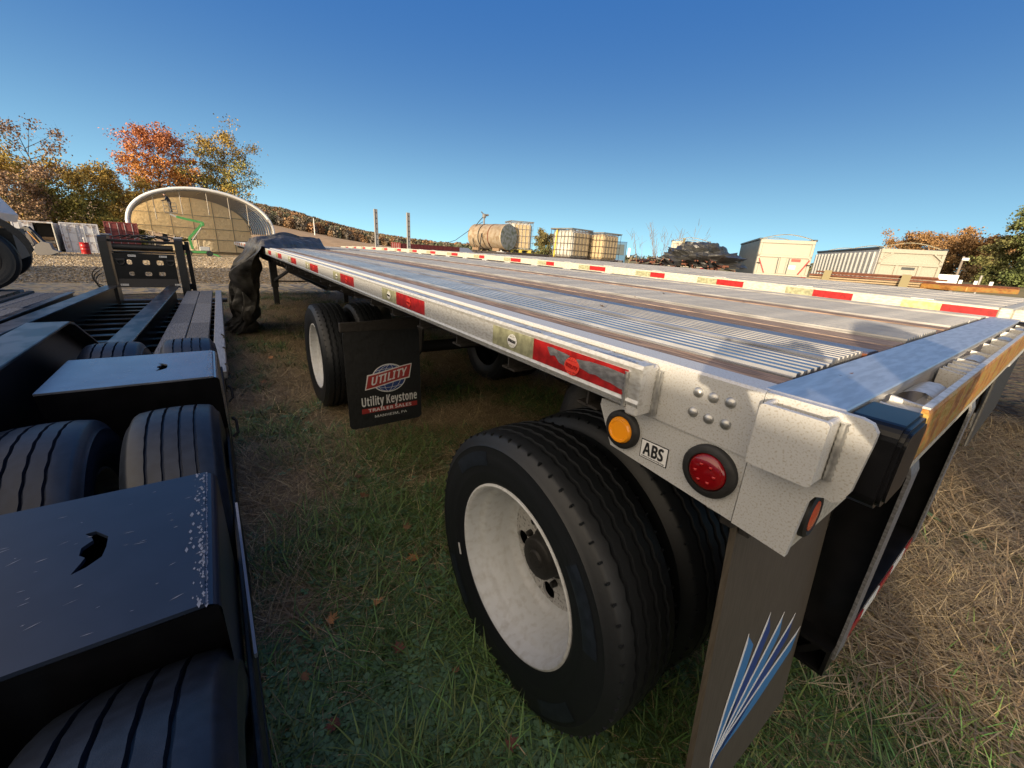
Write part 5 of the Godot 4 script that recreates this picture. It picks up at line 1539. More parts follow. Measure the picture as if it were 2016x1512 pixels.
	st = sg(); prism(st, PackedVector2Array([Vector2(-0.35, 0.0), Vector2(0.3, 0.02), Vector2(0.85, 0.25), Vector2(0.5, 0.42), Vector2(0.42, 0.85), Vector2(0.05, 0.95), Vector2(-0.3, 0.7), Vector2(-0.45, 0.3)]), -0.35, 0.35); put("bucket", st, mats.equip_grey, b)

# ---------------------------------------------------------------- black tarp over the front corner
func make_tarp() -> void:
	var fn := FastNoiseLite.new(); fn.seed = 8; fn.frequency = 0.9; fn.fractal_octaves = 3
	var st := sg()
	var nu := 110
	var nv := 110
	var P := []
	for i in nu + 1:
		var row := []
		for k in nv + 1:
			var u := float(i) / nu            # 0 on the deck .. 1 hem on the ground
			var v := float(k) / nv            # 0 near edge .. 1 far edge
			var z := lerpf(-6.1, -9.0, v)
			var fold := fn.get_noise_2d(v * 7.0, u * 1.2)
			var fold2 := fn.get_noise_2d(v * 16.0 + 40.0, u * 2.0)
			var p: Vector3
			if u < 0.45:
				var s := u / 0.45
				var x := lerpf(1.0, -0.06, s)
				var near := smoothstep(0.0, 0.25, v) 
				var edge := smoothstep(0.0, 0.12, v) * smoothstep(1.0, 0.88, v)
				var bulk := 0.07 * sin(PI * clampf(s * 0.85 + 0.12, 0, 1)) * edge
				p = Vector3(x, 1.428 + bulk + (absf(fold) * 0.15 + absf(fold2) * 0.1) * edge, z - 1.3 * (1.0 - s) * (1 - v) + fold * 0.1)
				p.y = lerpf(1.432, p.y, smoothstep(0.0, 0.1, s))
			else:
				var s := (u - 0.45) / 0.55
				var y := lerpf(1.46, 0.06, s)
				var pinch := lerpf(1.0, 0.62, smoothstep(0.0, 0.9, s))
				var zc := lerpf(-7.5, -7.9, s)
				p = Vector3(-0.085 - 0.2 * s - (0.02 + fold) * 0.3 * smoothstep(0.0, 0.35, s) - 0.055 * sin(v * 27.0 + 5.0 * fold2) * smoothstep(0.0, 0.3, s) - fold2 * 0.2 * smoothstep(0.0, 0.3, s) - 0.08 * sin(s * PI), y, 0.05 * sin(v * 34.0 + 4.0 * fold) * smoothstep(0.0, 0.25, s) + lerpf(z, zc + (z + 7.5) * pinch * 0.62, smoothstep(0.0, 0.35, s)) + fold2 * 0.12 * s)
				if s > 0.86: p.x -= (s - 0.86) * 1.3; p.y = maxf(p.y, 0.05 + absf(fold) * 0.12)
			row.append(p)
		P.append(row)
	for i in nu:
		for k in nv:
			st.set_smooth_group(0)
			for q in [[i, k], [i + 1, k], [i + 1, k + 1], [i, k], [i + 1, k + 1], [i, k + 1]]: st.add_vertex(P[q[0]][q[1]])
	st.generate_normals()
	tag(put("tarp", st, mats.tarp), "black tarp bunched on the near flatbed's far corner and hanging to the grass", "tarp")

func crumple(called: String, label: String, at: Vector3, size: Vector3, seed_: int, m: Material) -> void:
	var fn := FastNoiseLite.new(); fn.seed = seed_; fn.frequency = 1.1; fn.fractal_octaves = 4
	fn.fractal_type = FastNoiseLite.FRACTAL_RIDGED
	var st := sg()
	var n := 44
	var P := []
	for i in n + 1:
		var row := []
		for k in n / 2 + 1:
			var a := TAU * i / n; var b := PI * 0.5 * k / (n / 2)
			var d := Vector3(cos(a) * cos(b), sin(b), sin(a) * cos(b))
			var r := 0.8 + 0.42 * fn.get_noise_3d(d.x * 0.9, d.y * 1.2, d.z * 0.9)
			row.append(at + d * r * size)
		P.append(row)
	for i in n:
		for k in n / 2:
			st.set_smooth_group(-1)
			for q in [[i, k], [i, k + 1], [i + 1, k + 1], [i, k], [i + 1, k + 1], [i + 1, k]]: st.add_vertex(P[q[0]][q[1]])
	st.generate_normals()
	tag(put(called, st, m), label, "tarp")

# ---------------------------------------------------------------- cargo on the other flatbeds
func tote(label: String, at: Vector3, turn: float, size: Vector3, cage: Material, faces: Array, group := "caged liquid totes", yellow_base := false) -> void:
	var t := thing("caged_tote", label, "tote", at, turn, group)
	var w := size.x; var h := size.y; var d := size.z
	var st := sg()
	box(st, Vector3(0, 0.14 + (h - 0.18) / 2, 0), Vector3(w - 0.06, h - 0.2, d - 0.06), 0.09)
	put("bottle", st, mats[faces[0]], t)
	# a tan skin on one side of the bottle paints that face in shade
	if faces.size() > 1:
		st = sg(); box(st, Vector3(0.05, 0.14 + (h - 0.18) / 2, d / 2 - 0.032), Vector3(w - 0.3, h - 0.34, 0.012), 0.005); put("bottle_shade_side", st, mats[faces[1]], t)
	st = sg(); tube(st, [Vector3(0, h - 0.06, 0), Vector3(0, h + 0.01, 0)], 0.13, 16); put("cap", st, mats.lid_grey, t)
	st = sg()
	for i in 7:
		for sd in [-1, 1]:
			var x := lerpf(-w / 2, w / 2, i / 6.0)
			tube(st, [Vector3(x, 0.12, sd * d / 2), Vector3(x, h, sd * d / 2)], 0.009, 5)
			var z := lerpf(-d / 2, d / 2, i / 6.0)
			tube(st, [Vector3(sd * w / 2, 0.12, z), Vector3(sd * w / 2, h, z)], 0.009, 5)
	for j in 5:
		var y := lerpf(0.16, h - 0.02, j / 4.0)
		for sd in [-1, 1]:
			tube(st, [Vector3(-w / 2, y, sd * (d / 2 + 0.012)), Vector3(w / 2, y, sd * (d / 2 + 0.012))], 0.009, 5)
			tube(st, [Vector3(sd * (w / 2 + 0.012), y, -d / 2), Vector3(sd * (w / 2 + 0.012), y, d / 2)], 0.009, 5)
	put("cage", st, cage, t)
	st = sg()
	for sd in [-1, 1]:
		box(st, Vector3(0, h + 0.012, sd * d / 2), Vector3(w + 0.06, 0.03, 0.05)); box(st, Vector3(sd * w / 2, h + 0.013, 0), Vector3(0.05, 0.03, d + 0.06))
	put("cage_top", st, mats.lid_grey, t)
	st = sg()
	for x in [-w / 2 + 0.07, 0.0, w / 2 - 0.07]: box(st, Vector3(x, 0.06, 0), Vector3(0.12, 0.11, d), 0.01)
	box(st, Vector3(0, 0.125, 0), Vector3(w, 0.02, d))
	put("pallet", st, mats.tote_yellow if yellow_base else mats.cage_dark, t)

func strap(called: String, label: String, pts: Array, w: float, m: Material, across: Vector3) -> void:
	var st := sg()
	for i in pts.size() - 1:
		var a: Vector3 = pts[i]; var b: Vector3 = pts[i + 1]
		var n := (b - a).cross(across).normalized() * 0.004
		var o := across.normalized() * w / 2
		for s in [-1.0, 1.0]: quad(st, a - o + n * s, a + o + n * s, b + o + n * s, b - o + n * s, n.normalized() * s)
	tag(put(called, st, m), label, "strap")

func make_cargo() -> void:
	var D := 1.36
	# right-hand totes
	tote("white tote with yellow stain, a shade tan side and yellow strap, nearest of the pair right of the tank", Vector3(10.55, D, -11.6), 0.12, Vector3(1.2, 1.13, 1.0), mats.cage_dark, ["tote_white", "tote_tan"])
	tote("tan tote in a dark cage, standing right of the yellow strapped tote", Vector3(11.85, D - 0.02, -11.25), 0.05, Vector3(1.05, 1.1, 1.0), mats.cage_dark, ["tote_tan"])
	strap("strap", "yellow strap over the white tote nearest the tank", [Vector3(9.93, D + 0.12, -11.82), Vector3(9.935, D + 0.5, -11.8), Vector3(9.95, D + 1.15, -11.76), Vector3(10.5, D + 1.19, -11.7)], 0.07, mats.strap_yellow, Vector3(0, 0, 1))
	tote("tall grey caged tote with a yellow base behind the steel tank", Vector3(10.7, D + 0.2, -15.2), -0.35, Vector3(1.0, 1.28, 1.0), mats.cage, ["tote_white", "tote_tan"], "caged liquid totes", true)
	# the steel tank on its timber skid
	var ax := Vector3(0.2, 0, 0.98).normalized()
	var c := Vector3(9.55, 2.16, -15.6)
	var t := thing("steel_tank", "rusty cylindrical steel tank with a hand pump on top, lying on timbers", "tank", Vector3(c.x, D, c.z))
	var xf := Transform3D(Basis(Vector3(0, 1, 0).cross(ax).normalized(), Vector3(0, 1, 0), ax), Vector3(0, c.y - D, 0))
	var st := sg()
	lathe(st, [Vector2(-1.05, 0.5), Vector2(-1.03, 0.525), Vector2(0.96, 0.525), Vector2(0.97, 0.535), Vector2(1.0, 0.535), Vector2(1.02, 0.525)], 40, xf)
	put("shell", st, mats.tank_steel, t)
	st = sg(); lathe(st, [Vector2(1.004, 0.528), Vector2(1.022, 0.515), Vector2(1.03, 0.3), Vector2(1.034, 0.0)], 40, xf); put("end_cap", st, mats.tank_end_shade, t)
	st = sg(); lathe(st, [Vector2(-1.02, 0.528), Vector2(-1.05, 0.4), Vector2(-1.06, 0.0)], 40, xf); put("end_cap", st, mats.tank_steel, t)
	for z in [-0.35, 0.25]:
		st = sg(); lathe(st, [Vector2(z - 0.03, 0.527), Vector2(z - 0.03, 0.532), Vector2(z + 0.03, 0.532), Vector2(z + 0.03, 0.527)], 40, xf); put("band", st, mats.rust_bar if z > 0 else mats.hub, t)
	var top := xf * Vector3(0, 0.52, -0.55)
	st = sg()
	tube(st, [top, top + Vector3(0, 0.3, 0)], 0.035, 8); box(st, top + Vector3(0, 0.34, 0), Vector3(0.14, 0.18, 0.14), 0.03)
	tube(st, [top + Vector3(0, 0.36, 0), top + Vector3(0.2, 0.4, 0.02)], 0.045, 8); tube(st, [top + Vector3(-0.02, 0.4, 0), top + Vector3(-0.16, 0.5, 0)], 0.022, 6)
	put("hand_pump", st, mats.equip_grey, t)
	st = sg()
	tube(st, [top + Vector3(-0.05, 0.3, 0), top + Vector3(-0.2, 0.1, -0.1), top + Vector3(-0.42, -0.2, -0.15), top + Vector3(-0.55, -0.7, 0.0), top + Vector3(-0.5, -1.0, 0.1)], 0.018, 6)
	tube(st, [top + Vector3(-0.05, 0.1, 0), top + Vector3(-0.5, -0.25, -0.3), top + Vector3(-1.1, -0.75, -0.6), top + Vector3(-1.6, -0.95, -0.8)], 0.012, 5)
	put("fuel_hose", st, mats.black_dull, t)
	st = sg()
	for z in [-0.7, 0.6]: box(st, xf * Vector3(0.3, -0.53, z), Vector3(0.12, 0.12, 0.4), 0.01, xf.basis); box(st, xf * Vector3(-0.3, -0.53, z), Vector3(0.12, 0.12, 0.4), 0.01, xf.basis)
	put("chock", st, mats.pallet_wood, t)
	var s := thing("timber_skid", "low black timber skid under the tank and the tall tote", "skid", Vector3(9.9, D, -15.0), 0.0)
	st = sg(); box(st, Vector3(0, 0.15, 0.45), Vector3(2.4, 0.07, 2.6), 0.01); put("platform", st, mats.cage_dark, s)
	for x in [-1.0, 0.0, 1.0]:
		st = sg(); box(st, Vector3(x, 0.058, 0.45), Vector3(0.14, 0.1, 2.5), 0.01); put("runner", st, mats.cage_dark, s)
	strap("strap", "dark ratchet strap slanting down the left of the steel tank", [xf * Vector3(0.1, 0.535, 0.2) + Vector3(c.x, D, c.z), xf * Vector3(-0.54, 0.1, -0.1) + Vector3(c.x, D, c.z), Vector3(c.x - 0.85, D + 0.1, c.z + 0.35)], 0.06, mats.hub, Vector3(0.1, 0.1, 1))
	# two steel stakes at the head of the second flatbed
	for k in 2:
		var o := thing("stake_post", ["grey upright stake left of the pair at the second flatbed's front", "grey upright stake right of the pair at the second flatbed's front"][k], "post", Vector3(3.79 + k * 1.08, 1.44, -14.0 + 0.5), 0.1, "stakes at the head of the second flatbed")
		st = sg(); bc(st, -0.055, 0.055, 0, 1.17 - 0.0, -0.05, 0.0, 0.004); bc(st, -0.06, -0.046, 0.003, 1.168, -0.05, 0.012, 0.003); put("channel", st, mats.stake_grey, o)
		for j in 7:
			st = sg(); lathe(st, [Vector2(0, 0.018), Vector2(0.003, 0.018), Vector2(0.003, 0)], 10, Transform3D(Basis.IDENTITY, Vector3(0.005, 0.1 + j * 0.16, 0.0))); put("bolt_hole", st, mats.cont_dark, o)
	# rebar pile with crumpled tarp and straps, on the third flatbed
	var jr := thing("rebar_pile", "pile of rusty rebar and mesh on the third flatbed, tarp on top", "rebar", Vector3(7.0, 1.38, -4.6), 0.55)
	for k in 60:
		st = sg()
		var y := 0.03 + 0.2 * rng.randf()
		var x := rng.randf_range(-1.0, 1.0) * (1.0 - y)
		var L := rng.randf_range(0.9, 1.5)
		var off := rng.randf_range(-0.3, 0.3)
		var dx := rng.randf_range(-0.15, 0.15)
		tube(st, [Vector3(-L + off, y, x), Vector3(off, y + rng.randf_range(0, 0.05), x + dx * 0.5), Vector3(L + off, y + rng.randf_range(-0.02, 0.06), x + dx)], 0.012, 5)
		put("bar", st, mats.rust_bar, jr)
	for k in 10:
		st = sg(); box(st, Vector3(rng.randf_range(-0.2, 0.3), 0.04 + 0.06 * (k % 3), lerpf(-0.9, 0.9, k / 9.0)), Vector3(2.3, 0.03, 0.1), 0.004, Basis(Vector3.UP, rng.randf_range(-0.06, 0.06))); put("board", st, mats.board_tan if k % 3 == 0 else mats.rust_bar, jr)
	crumple("crumpled_tarp", "crumpled black tarp heaped on the rusty rebar pile", Vector3(7.2, 1.5, -4.3), Vector3(1.05, 0.42, 0.7), 13, mats.tarp_dusty)
	strap("strap", "olive strap crossing the rebar pile beside the crumpled tarp", [Vector3(6.35, 1.4, -4.3), Vector3(6.55, 1.68, -4.35), Vector3(6.8, 2.0, -4.5)], 0.09, mats.strap_olive, Vector3(0.5, 0, -0.8))
	strap("strap", "olive strap at the left end of the rebar pile", [Vector3(5.95, 1.4, -5.1), Vector3(6.2, 1.62, -5.2), Vector3(6.6, 1.68, -5.4)], 0.09, mats.strap_olive, Vector3(0.5, 0, -0.8))
	var bp := thing("rusty_sheet_stack", "low stack of rusty sheets and tan boards strapped down, right of the rebar", "stack", Vector3(7.15, 1.39, -1.6), -1.36)
	for k in 5:
		st = sg(); box(st, Vector3(rng.randf_range(-0.1, 0.1), 0.025 + 0.03 * k, rng.randf_range(-0.05, 0.05)), Vector3(1.5 - 0.05 * k, 0.022, 0.85 - 0.03 * k), 0.003, Basis(Vector3.UP, rng.randf_range(-0.05, 0.05))); put("sheet", st, mats.rust_bar if k > 2 else mats.board_tan, bp)
	for k in 9:
		st = sg(); tube(st, [Vector3(-0.65, 0.163, -0.34 + k * 0.085), Vector3(0.65, 0.165, -0.34 + k * 0.085)], 0.012, 5, true); put("corrugation", st, mats.rust_bar, bp)
	strap("strap", "olive strap over the left half of the rusty sheet stack", [Vector3(6.5, 1.38, -1.98), Vector3(6.64, 1.575, -2.0), Vector3(7.5, 1.58, -2.2)], 0.09, mats.strap_olive, Vector3(0.2, 0, 0.98))
	strap("strap", "olive strap over the right half of the rusty sheet stack", [Vector3(6.62, 1.38, -1.15), Vector3(6.78, 1.575, -1.17), Vector3(7.6, 1.58, -1.35)], 0.09, mats.strap_olive, Vector3(0.2, 0, 0.98))
	var wc := thing("rusty_tray", "rust brown slatted tray at the right end of the sheet stack", "tray", Vector3(7.1, 1.385, -0.62), 1.1)
	st = sg(); box(st, Vector3(0, 0.07, 0), Vector3(0.5, 0.06, 0.8), 0.005); put("base", st, mats.dock_wood, wc)
	for k in 6:
		st = sg(); box(st, Vector3(0, 0.11, -0.36 + k * 0.145), Vector3(0.5, 0.025, 0.03)); put("slat", st, mats.rust_bar, wc)

# ---------------------------------------------------------------- dump trailers, cabs behind
func dump_trailer(label: String, at: Vector3, turn: float, L: float, W: float, Y0: float, Y1: float, ribs: bool, side: Material, variant: int) -> void:
	# local: rear face at z = 0 looking to +z, body runs to -z
	var t := thing("dump_trailer", label, "trailer", at, turn, "dump trailers parked behind the flatbeds")
	var st := sg()
	for sd in [-1.0, 1.0]:
		st = sg(); bc(st, sd * W / 2 - 0.03, sd * W / 2 + 0.03, Y0, Y1, -L, -0.06, 0.01); var s := put("side_panel", st, side, t)
		if ribs:
			for k in int(L / 0.5):
				st = sg(); bc(st, sd * (W / 2 + 0.03), sd * (W / 2 + 0.12), Y0 + 0.05, Y1 - 0.1, -0.3 - k * 0.5 - 0.13, -0.3 - k * 0.5, 0.01); put("side_rib", st, side, s)
		st = sg(); bc(st, sd * (W / 2 + 0.0) - 0.08, sd * (W / 2) + 0.08, Y1 + 0.001, Y1 + 0.1, -L, -0.05, 0.02); put("top_rail", st, mats.dump_grey, t)
	st = sg(); bc(st, -W / 2, W / 2, Y0 - 0.1, Y0 - 0.001, -L, -0.02); put("floor", st, mats.dump_grey, t)
	st = sg(); bc(st, -W / 2 + 0.03, W / 2 - 0.03, Y0, Y1, -L - 0.05, -L); put("front_wall", st, side, t)
	# tailgate with pressed frames
	st = sg(); bc(st, -W / 2, W / 2, Y0, Y1, -0.05, 0.0, 0.01); var g := put("tailgate", st, mats.dump_cream, t)
	var h := Y1 - Y0
	var fr := [[-W / 2, W / 2, Y1 - 0.14, Y1 + 0.03], [-W / 2, W / 2, Y0 + h * 0.52, Y0 + h * 0.6], [-W / 2, W / 2, Y0, Y0 + 0.1]]
	if variant == 0: fr.append_array([[-W / 2, -W / 2 + 0.12, Y0 + 0.1, Y1 - 0.14], [W / 2 - 0.12, W / 2, Y0 + 0.1, Y1 - 0.14], [-0.14, 0.14, Y0 + 0.1, Y0 + h * 0.52]])
	else: fr.append_array([[-W / 2, -W / 2 + 0.12, Y0 + 0.1, Y1 - 0.14], [W / 2 - 0.12, W / 2, Y0 + 0.1, Y1 - 0.14], [-0.45, -0.33, Y0 + 0.1, Y0 + h * 0.52], [0.33, 0.45, Y0 + 0.1, Y0 + h * 0.52]])
	for q in fr:
		st = sg(); bc(st, q[0], q[1], q[2], q[3], 0.001, 0.07, 0.015); put("frame_bar", st, mats.dump_cream, g)
	if variant == 0:
		for sd in [-1.0, 1.0]:
			st = sg(); beam(st, Vector3(sd * (W / 2 - 0.08), Y0 + h * 0.48, 0.1), Vector3(sd * 0.75, Y0 + 0.12, 0.1), 0.1, 0.04); put("striped_brace", st, mats.tape_red, t)
			st = sg(); box(st, Vector3(sd * (W / 2 - 0.12), Y0 + h * 0.34, 0.09), Vector3(0.2, 0.06, 0.03), 0.01); put("hinge", st, mats.hub, t)
			st = sg(); tube(st, [Vector3(sd * 0.22, Y0 + 0.1, 0.1), Vector3(sd * 0.24, Y0 + h * 0.5, 0.1)], 0.02, 6); put("gate_latch", st, mats.dump_grey, t)
		for x in [0.95, 1.08]:
			st = sg(); lathe(st, [Vector2(0, 0.06), Vector2(0.03, 0.055), Vector2(0.035, 0)], 14, Transform3D(Basis.IDENTITY, Vector3(x, Y0 - 0.03, 0.05))); put("tail_lamp", st, mats.lens_red, t)
		st = sg(); bc(st, 0.35, 0.75, Y0 + h * 0.42, Y0 + h * 0.5, 0.001, 0.012); put("sticker", st, mats.tape_red_mark, g)
		st = sg(); bc(st, 0.3, 0.6, Y0 + h * 0.2, Y0 + h * 0.32, 0.001, 0.012); put("sticker", st, mats.sticker, g)
	else:
		st = sg(); bc(st, -0.2, 0.25, Y0 + h * 0.4, Y0 + h * 0.48, 0.001, 0.012); put("sticker", st, mats.dump_grey, g)
		for sd in [-1.0, 1.0]:
			st = sg(); beam(st, Vector3(sd * (W / 2 - 0.05), Y1 - 0.4, 0.08), Vector3(sd * (W / 2 - 0.4), Y1 - 0.12, 0.08), 0.08, 0.05); put("corner_brace", st, mats.dump_cream, g)
	# tarp hoops
	for k in 3:
		st = sg()
		var pts := []
		var hz := -0.25 - k * L * 0.42
		for j in 11: pts.append(Vector3(lerpf(-W / 2, W / 2, j / 10.0), Y1 + 0.06 + 0.24 * sin(PI * j / 10.0), hz))
		tube(st, pts, 0.02, 6); put("tarp_hoop", st, mats.hoop_white, t)
	# running gear
	st = sg(); bc(st, -W / 2 + 0.1, W / 2 - 0.1, Y0 - 0.35, Y0 - 0.11, -L + 0.3, -0.1); put("chassis", st, mats.dump_grey, t)
	st = sg(); bc(st, -W / 2, W / 2, 0.5, 0.62, -0.15, -0.03, 0.01); put("rear_bumper", st, mats.dump_grey, t)
	for z in [-1.2, -2.5]:
		for sd in [-1.0, 1.0]: wheel(t, Vector3(sd * (W / 2 - 0.2), 0.5, z), sd, tyre_new, mats.rubber, mats.rim_alu, 0.3)
	for sd in [-0.8, 0.8]:
		st = sg(); bc(st, sd - 0.06, sd + 0.06, 0.0, Y0 - 0.3, -L + 1.0, -L + 1.12); put("landing_leg", st, mats.dump_grey, t)

func make_behind() -> void:
	dump_trailer("dump trailer with smooth dark sides and cream tailgate, left of the corrugated one", Vector3(22.7, 0, -8.95), -1.0, 7.0, 2.35, 1.22, 2.9, false, mats.dump_grey, 0)
	dump_trailer("dump trailer with white corrugated side and cream tailgate on the right", Vector3(23.0, 0, -4.3), -0.98, 8.0, 2.15, 1.3, 2.6, true, mats.dump_white, 1)
	dump_trailer("pale dump trailer hidden behind the crumpled tarp heap, only its top showing", Vector3(26.5, 0, -16.5), -1.0, 7.0, 2.4, 1.3, 2.95, false, mats.dump_cream, 0)
	# blue truck cab
	var t := thing("truck", "blue truck cab standing behind the right hand totes", "truck", Vector3(22.2, 0, -19.9), -0.9)
	var st := sg(); prism(st, PackedVector2Array([Vector2(-1.1, 1.0), Vector2(0.9, 1.0), Vector2(1.0, 1.8), Vector2(0.7, 2.65), Vector2(-1.1, 2.75)]), -1.1, 1.1, Transform3D(YZ, Vector3.ZERO)); put("cab", st, mats.truck_blue, t)
	st = sg(); quad(st, Vector3(-1.0, 1.82, 1.02), Vector3(1.0, 1.82, 1.02), Vector3(0.95, 2.5, 0.78), Vector3(-0.95, 2.5, 0.78)); put("windscreen", st, mats.glass_dark, t)
	for sd in [-1.0, 1.0]:
		st = sg(); bc(st, sd * 1.101, sd * 1.12, 1.8, 2.4, -0.5, 0.5, 0.005); put("side_window", st, mats.glass_dark, t)
		st = sg(); bc(st, sd * 1.25, sd * 1.4, 1.7, 2.3, 0.8, 0.86, 0.02); put("mirror", st, mats.post_white, t)
	st = sg(); bc(st, -1.15, 1.15, 0.5, 0.99, -4.0, 1.1); put("chassis", st, mats.black_dull, t)
	st = sg(); bc(st, -1.0, 1.0, 0.7, 1.5, 1.03, 1.12, 0.03); put("grille", st, mats.chrome, t)
	st = sg(); for x in [-0.4, 0.0, 0.4]: bc(st, x - 0.06, x + 0.06, 2.75, 2.87, -0.3, -0.1, 0.02)
	put("roof_light", st, mats.post_white, t)
	for z in [0.4, -3.0]:
		for sd in [-1.0, 1.0]: wheel(t, Vector3(sd * 1.0, 0.5, z), sd, tyre_new, mats.rubber, mats.rim_alu, 0.3)
	# bare weeds between the totes and the rebar
	var names := ["bare brown weed standing left of the rebar pile", "taller bare brown weed just behind the rebar pile"]
	for k in 2:
		var o := thing("bare_shrub", names[k], "shrub", [Vector3(12.6, 0.0, -9.3), Vector3(13.2, 0.0, -8.9)][k], 0, "bare weeds behind the rebar pile")
		st = sg()
		for j in 7 + k * 4:
			var a := rng.randf() * TAU
			var d := Vector3(cos(a) * 0.35, 1.0, sin(a) * 0.35)
			var L := (2.6 if k == 0 else 3.0) * rng.randf_range(0.8, 1.0)
			var p0 := Vector3(cos(a), 0, sin(a)) * 0.08
			tube(st, [p0, p0 + d * L * 0.5, p0 + d * L + Vector3(0.2, 0, 0)], [0.012, 0.008, 0.003], 4, false)
			for q in 9:
				var f := rng.randf_range(0.55, 1.0)
				var b := p0 + d * L * f
				tube(st, [b, b + Vector3(rng.randf_range(-0.2, 0.2), 0.22, rng.randf_range(-0.2, 0.2))], [0.005, 0.002], 3, false)
		put("twigs", st, mats.rust_bar if false else mats.pallet_wood, o)

# ---------------------------------------------------------------- containers, barrel, hoop building, lift
func container(called: String, label: String, at: Vector3, turn: float, L: float, body: Material, doors: Material, open_: bool, group: String) -> void:
	# local: door end at z = 0 looking to +z, x -1.22..1.22
	var t := thing(called, label, "container", at, turn, group)
	var st := sg()
	for sd in [-1.0, 1.0]:
		st = sg()
		for k in int(L / 0.28):
			var z := -0.15 - k * 0.28
			bc(st, sd * 1.19, sd * 1.215, 0.15, 2.45, z - 0.12, z)
			bc(st, sd * 1.16, sd * 1.19, 0.15, 2.45, z - 0.28, z)
		put("corrugated_side", st, body, t)
	st = sg(); bc(st, -1.2, 1.2, 2.46, 2.52, -L, 0.0); put("roof", st, body, t)
	st = sg(); bc(st, -1.2, 1.2, 0.02, 0.14, -L, 0.0); put("floor", st, mats.cont_dark, t)
	st = sg(); bc(st, -1.2, 1.2, 0.15, 2.45, -L, -L + 0.05); put("end_wall", st, body, t)
	st = sg()
	for sd in [-1.0, 1.0]: bc(st, sd * 1.22, sd * 1.12, 0.0, 2.6, -0.06, 0.04, 0.01)
	bc(st, -1.12, 1.12, 2.47, 2.59, -0.05, 0.04, 0.01); bc(st, -1.12, 1.12, 0.0, 0.13, -0.05, 0.04, 0.01)
	put("door_frame", st, doors, t)
	for sd in [-1.0, 1.0]:
		if open_ and sd > 0: 
			continue
		st = sg()
		bc(st, sd * 0.01, sd * 1.11, 0.14, 2.46, -0.03, 0.0)
		var d := put("door", st, doors, t)
		for k in 3:
			st = sg(); bc(st, sd * 0.06, sd * 1.06, 0.22 + k * 0.76, 0.86 + k * 0.76, 0.001, 0.03, 0.01); put("door_panel", st, doors, d)
		for x in [0.25, 0.8]:
			st = sg(); tube(st, [Vector3(sd * x, 0.1, 0.06), Vector3(sd * x, 2.5, 0.06)], 0.02, 6); put("lock_rod", st, mats.lift_grey, d)
	if open_:
		st = sg(); bc(st, 0.05, 1.1, 0.14, 2.44, -L + 0.3, -1.2); put("interior_shade_fill", st, mats.cont_dark, t)  # near-black block whose colour stands for the unlit inside
		for k in 4:
			st = sg(); bc(st, 0.1 + 0.05 * k, 1.0, 0.15 + 0.3 * k, 0.4 + 0.3 * k, -1.15, -0.5 - 0.1 * k, 0.01); put("stored_crate", st, mats.pallet_wood if k % 2 else mats.equip_grey, t)
		st = sg(); bc(st, 1.23, 1.29, 0.14, 2.46, 0.0, 1.15, 0.01); put("open_door", st, mats.cont_cream, t)

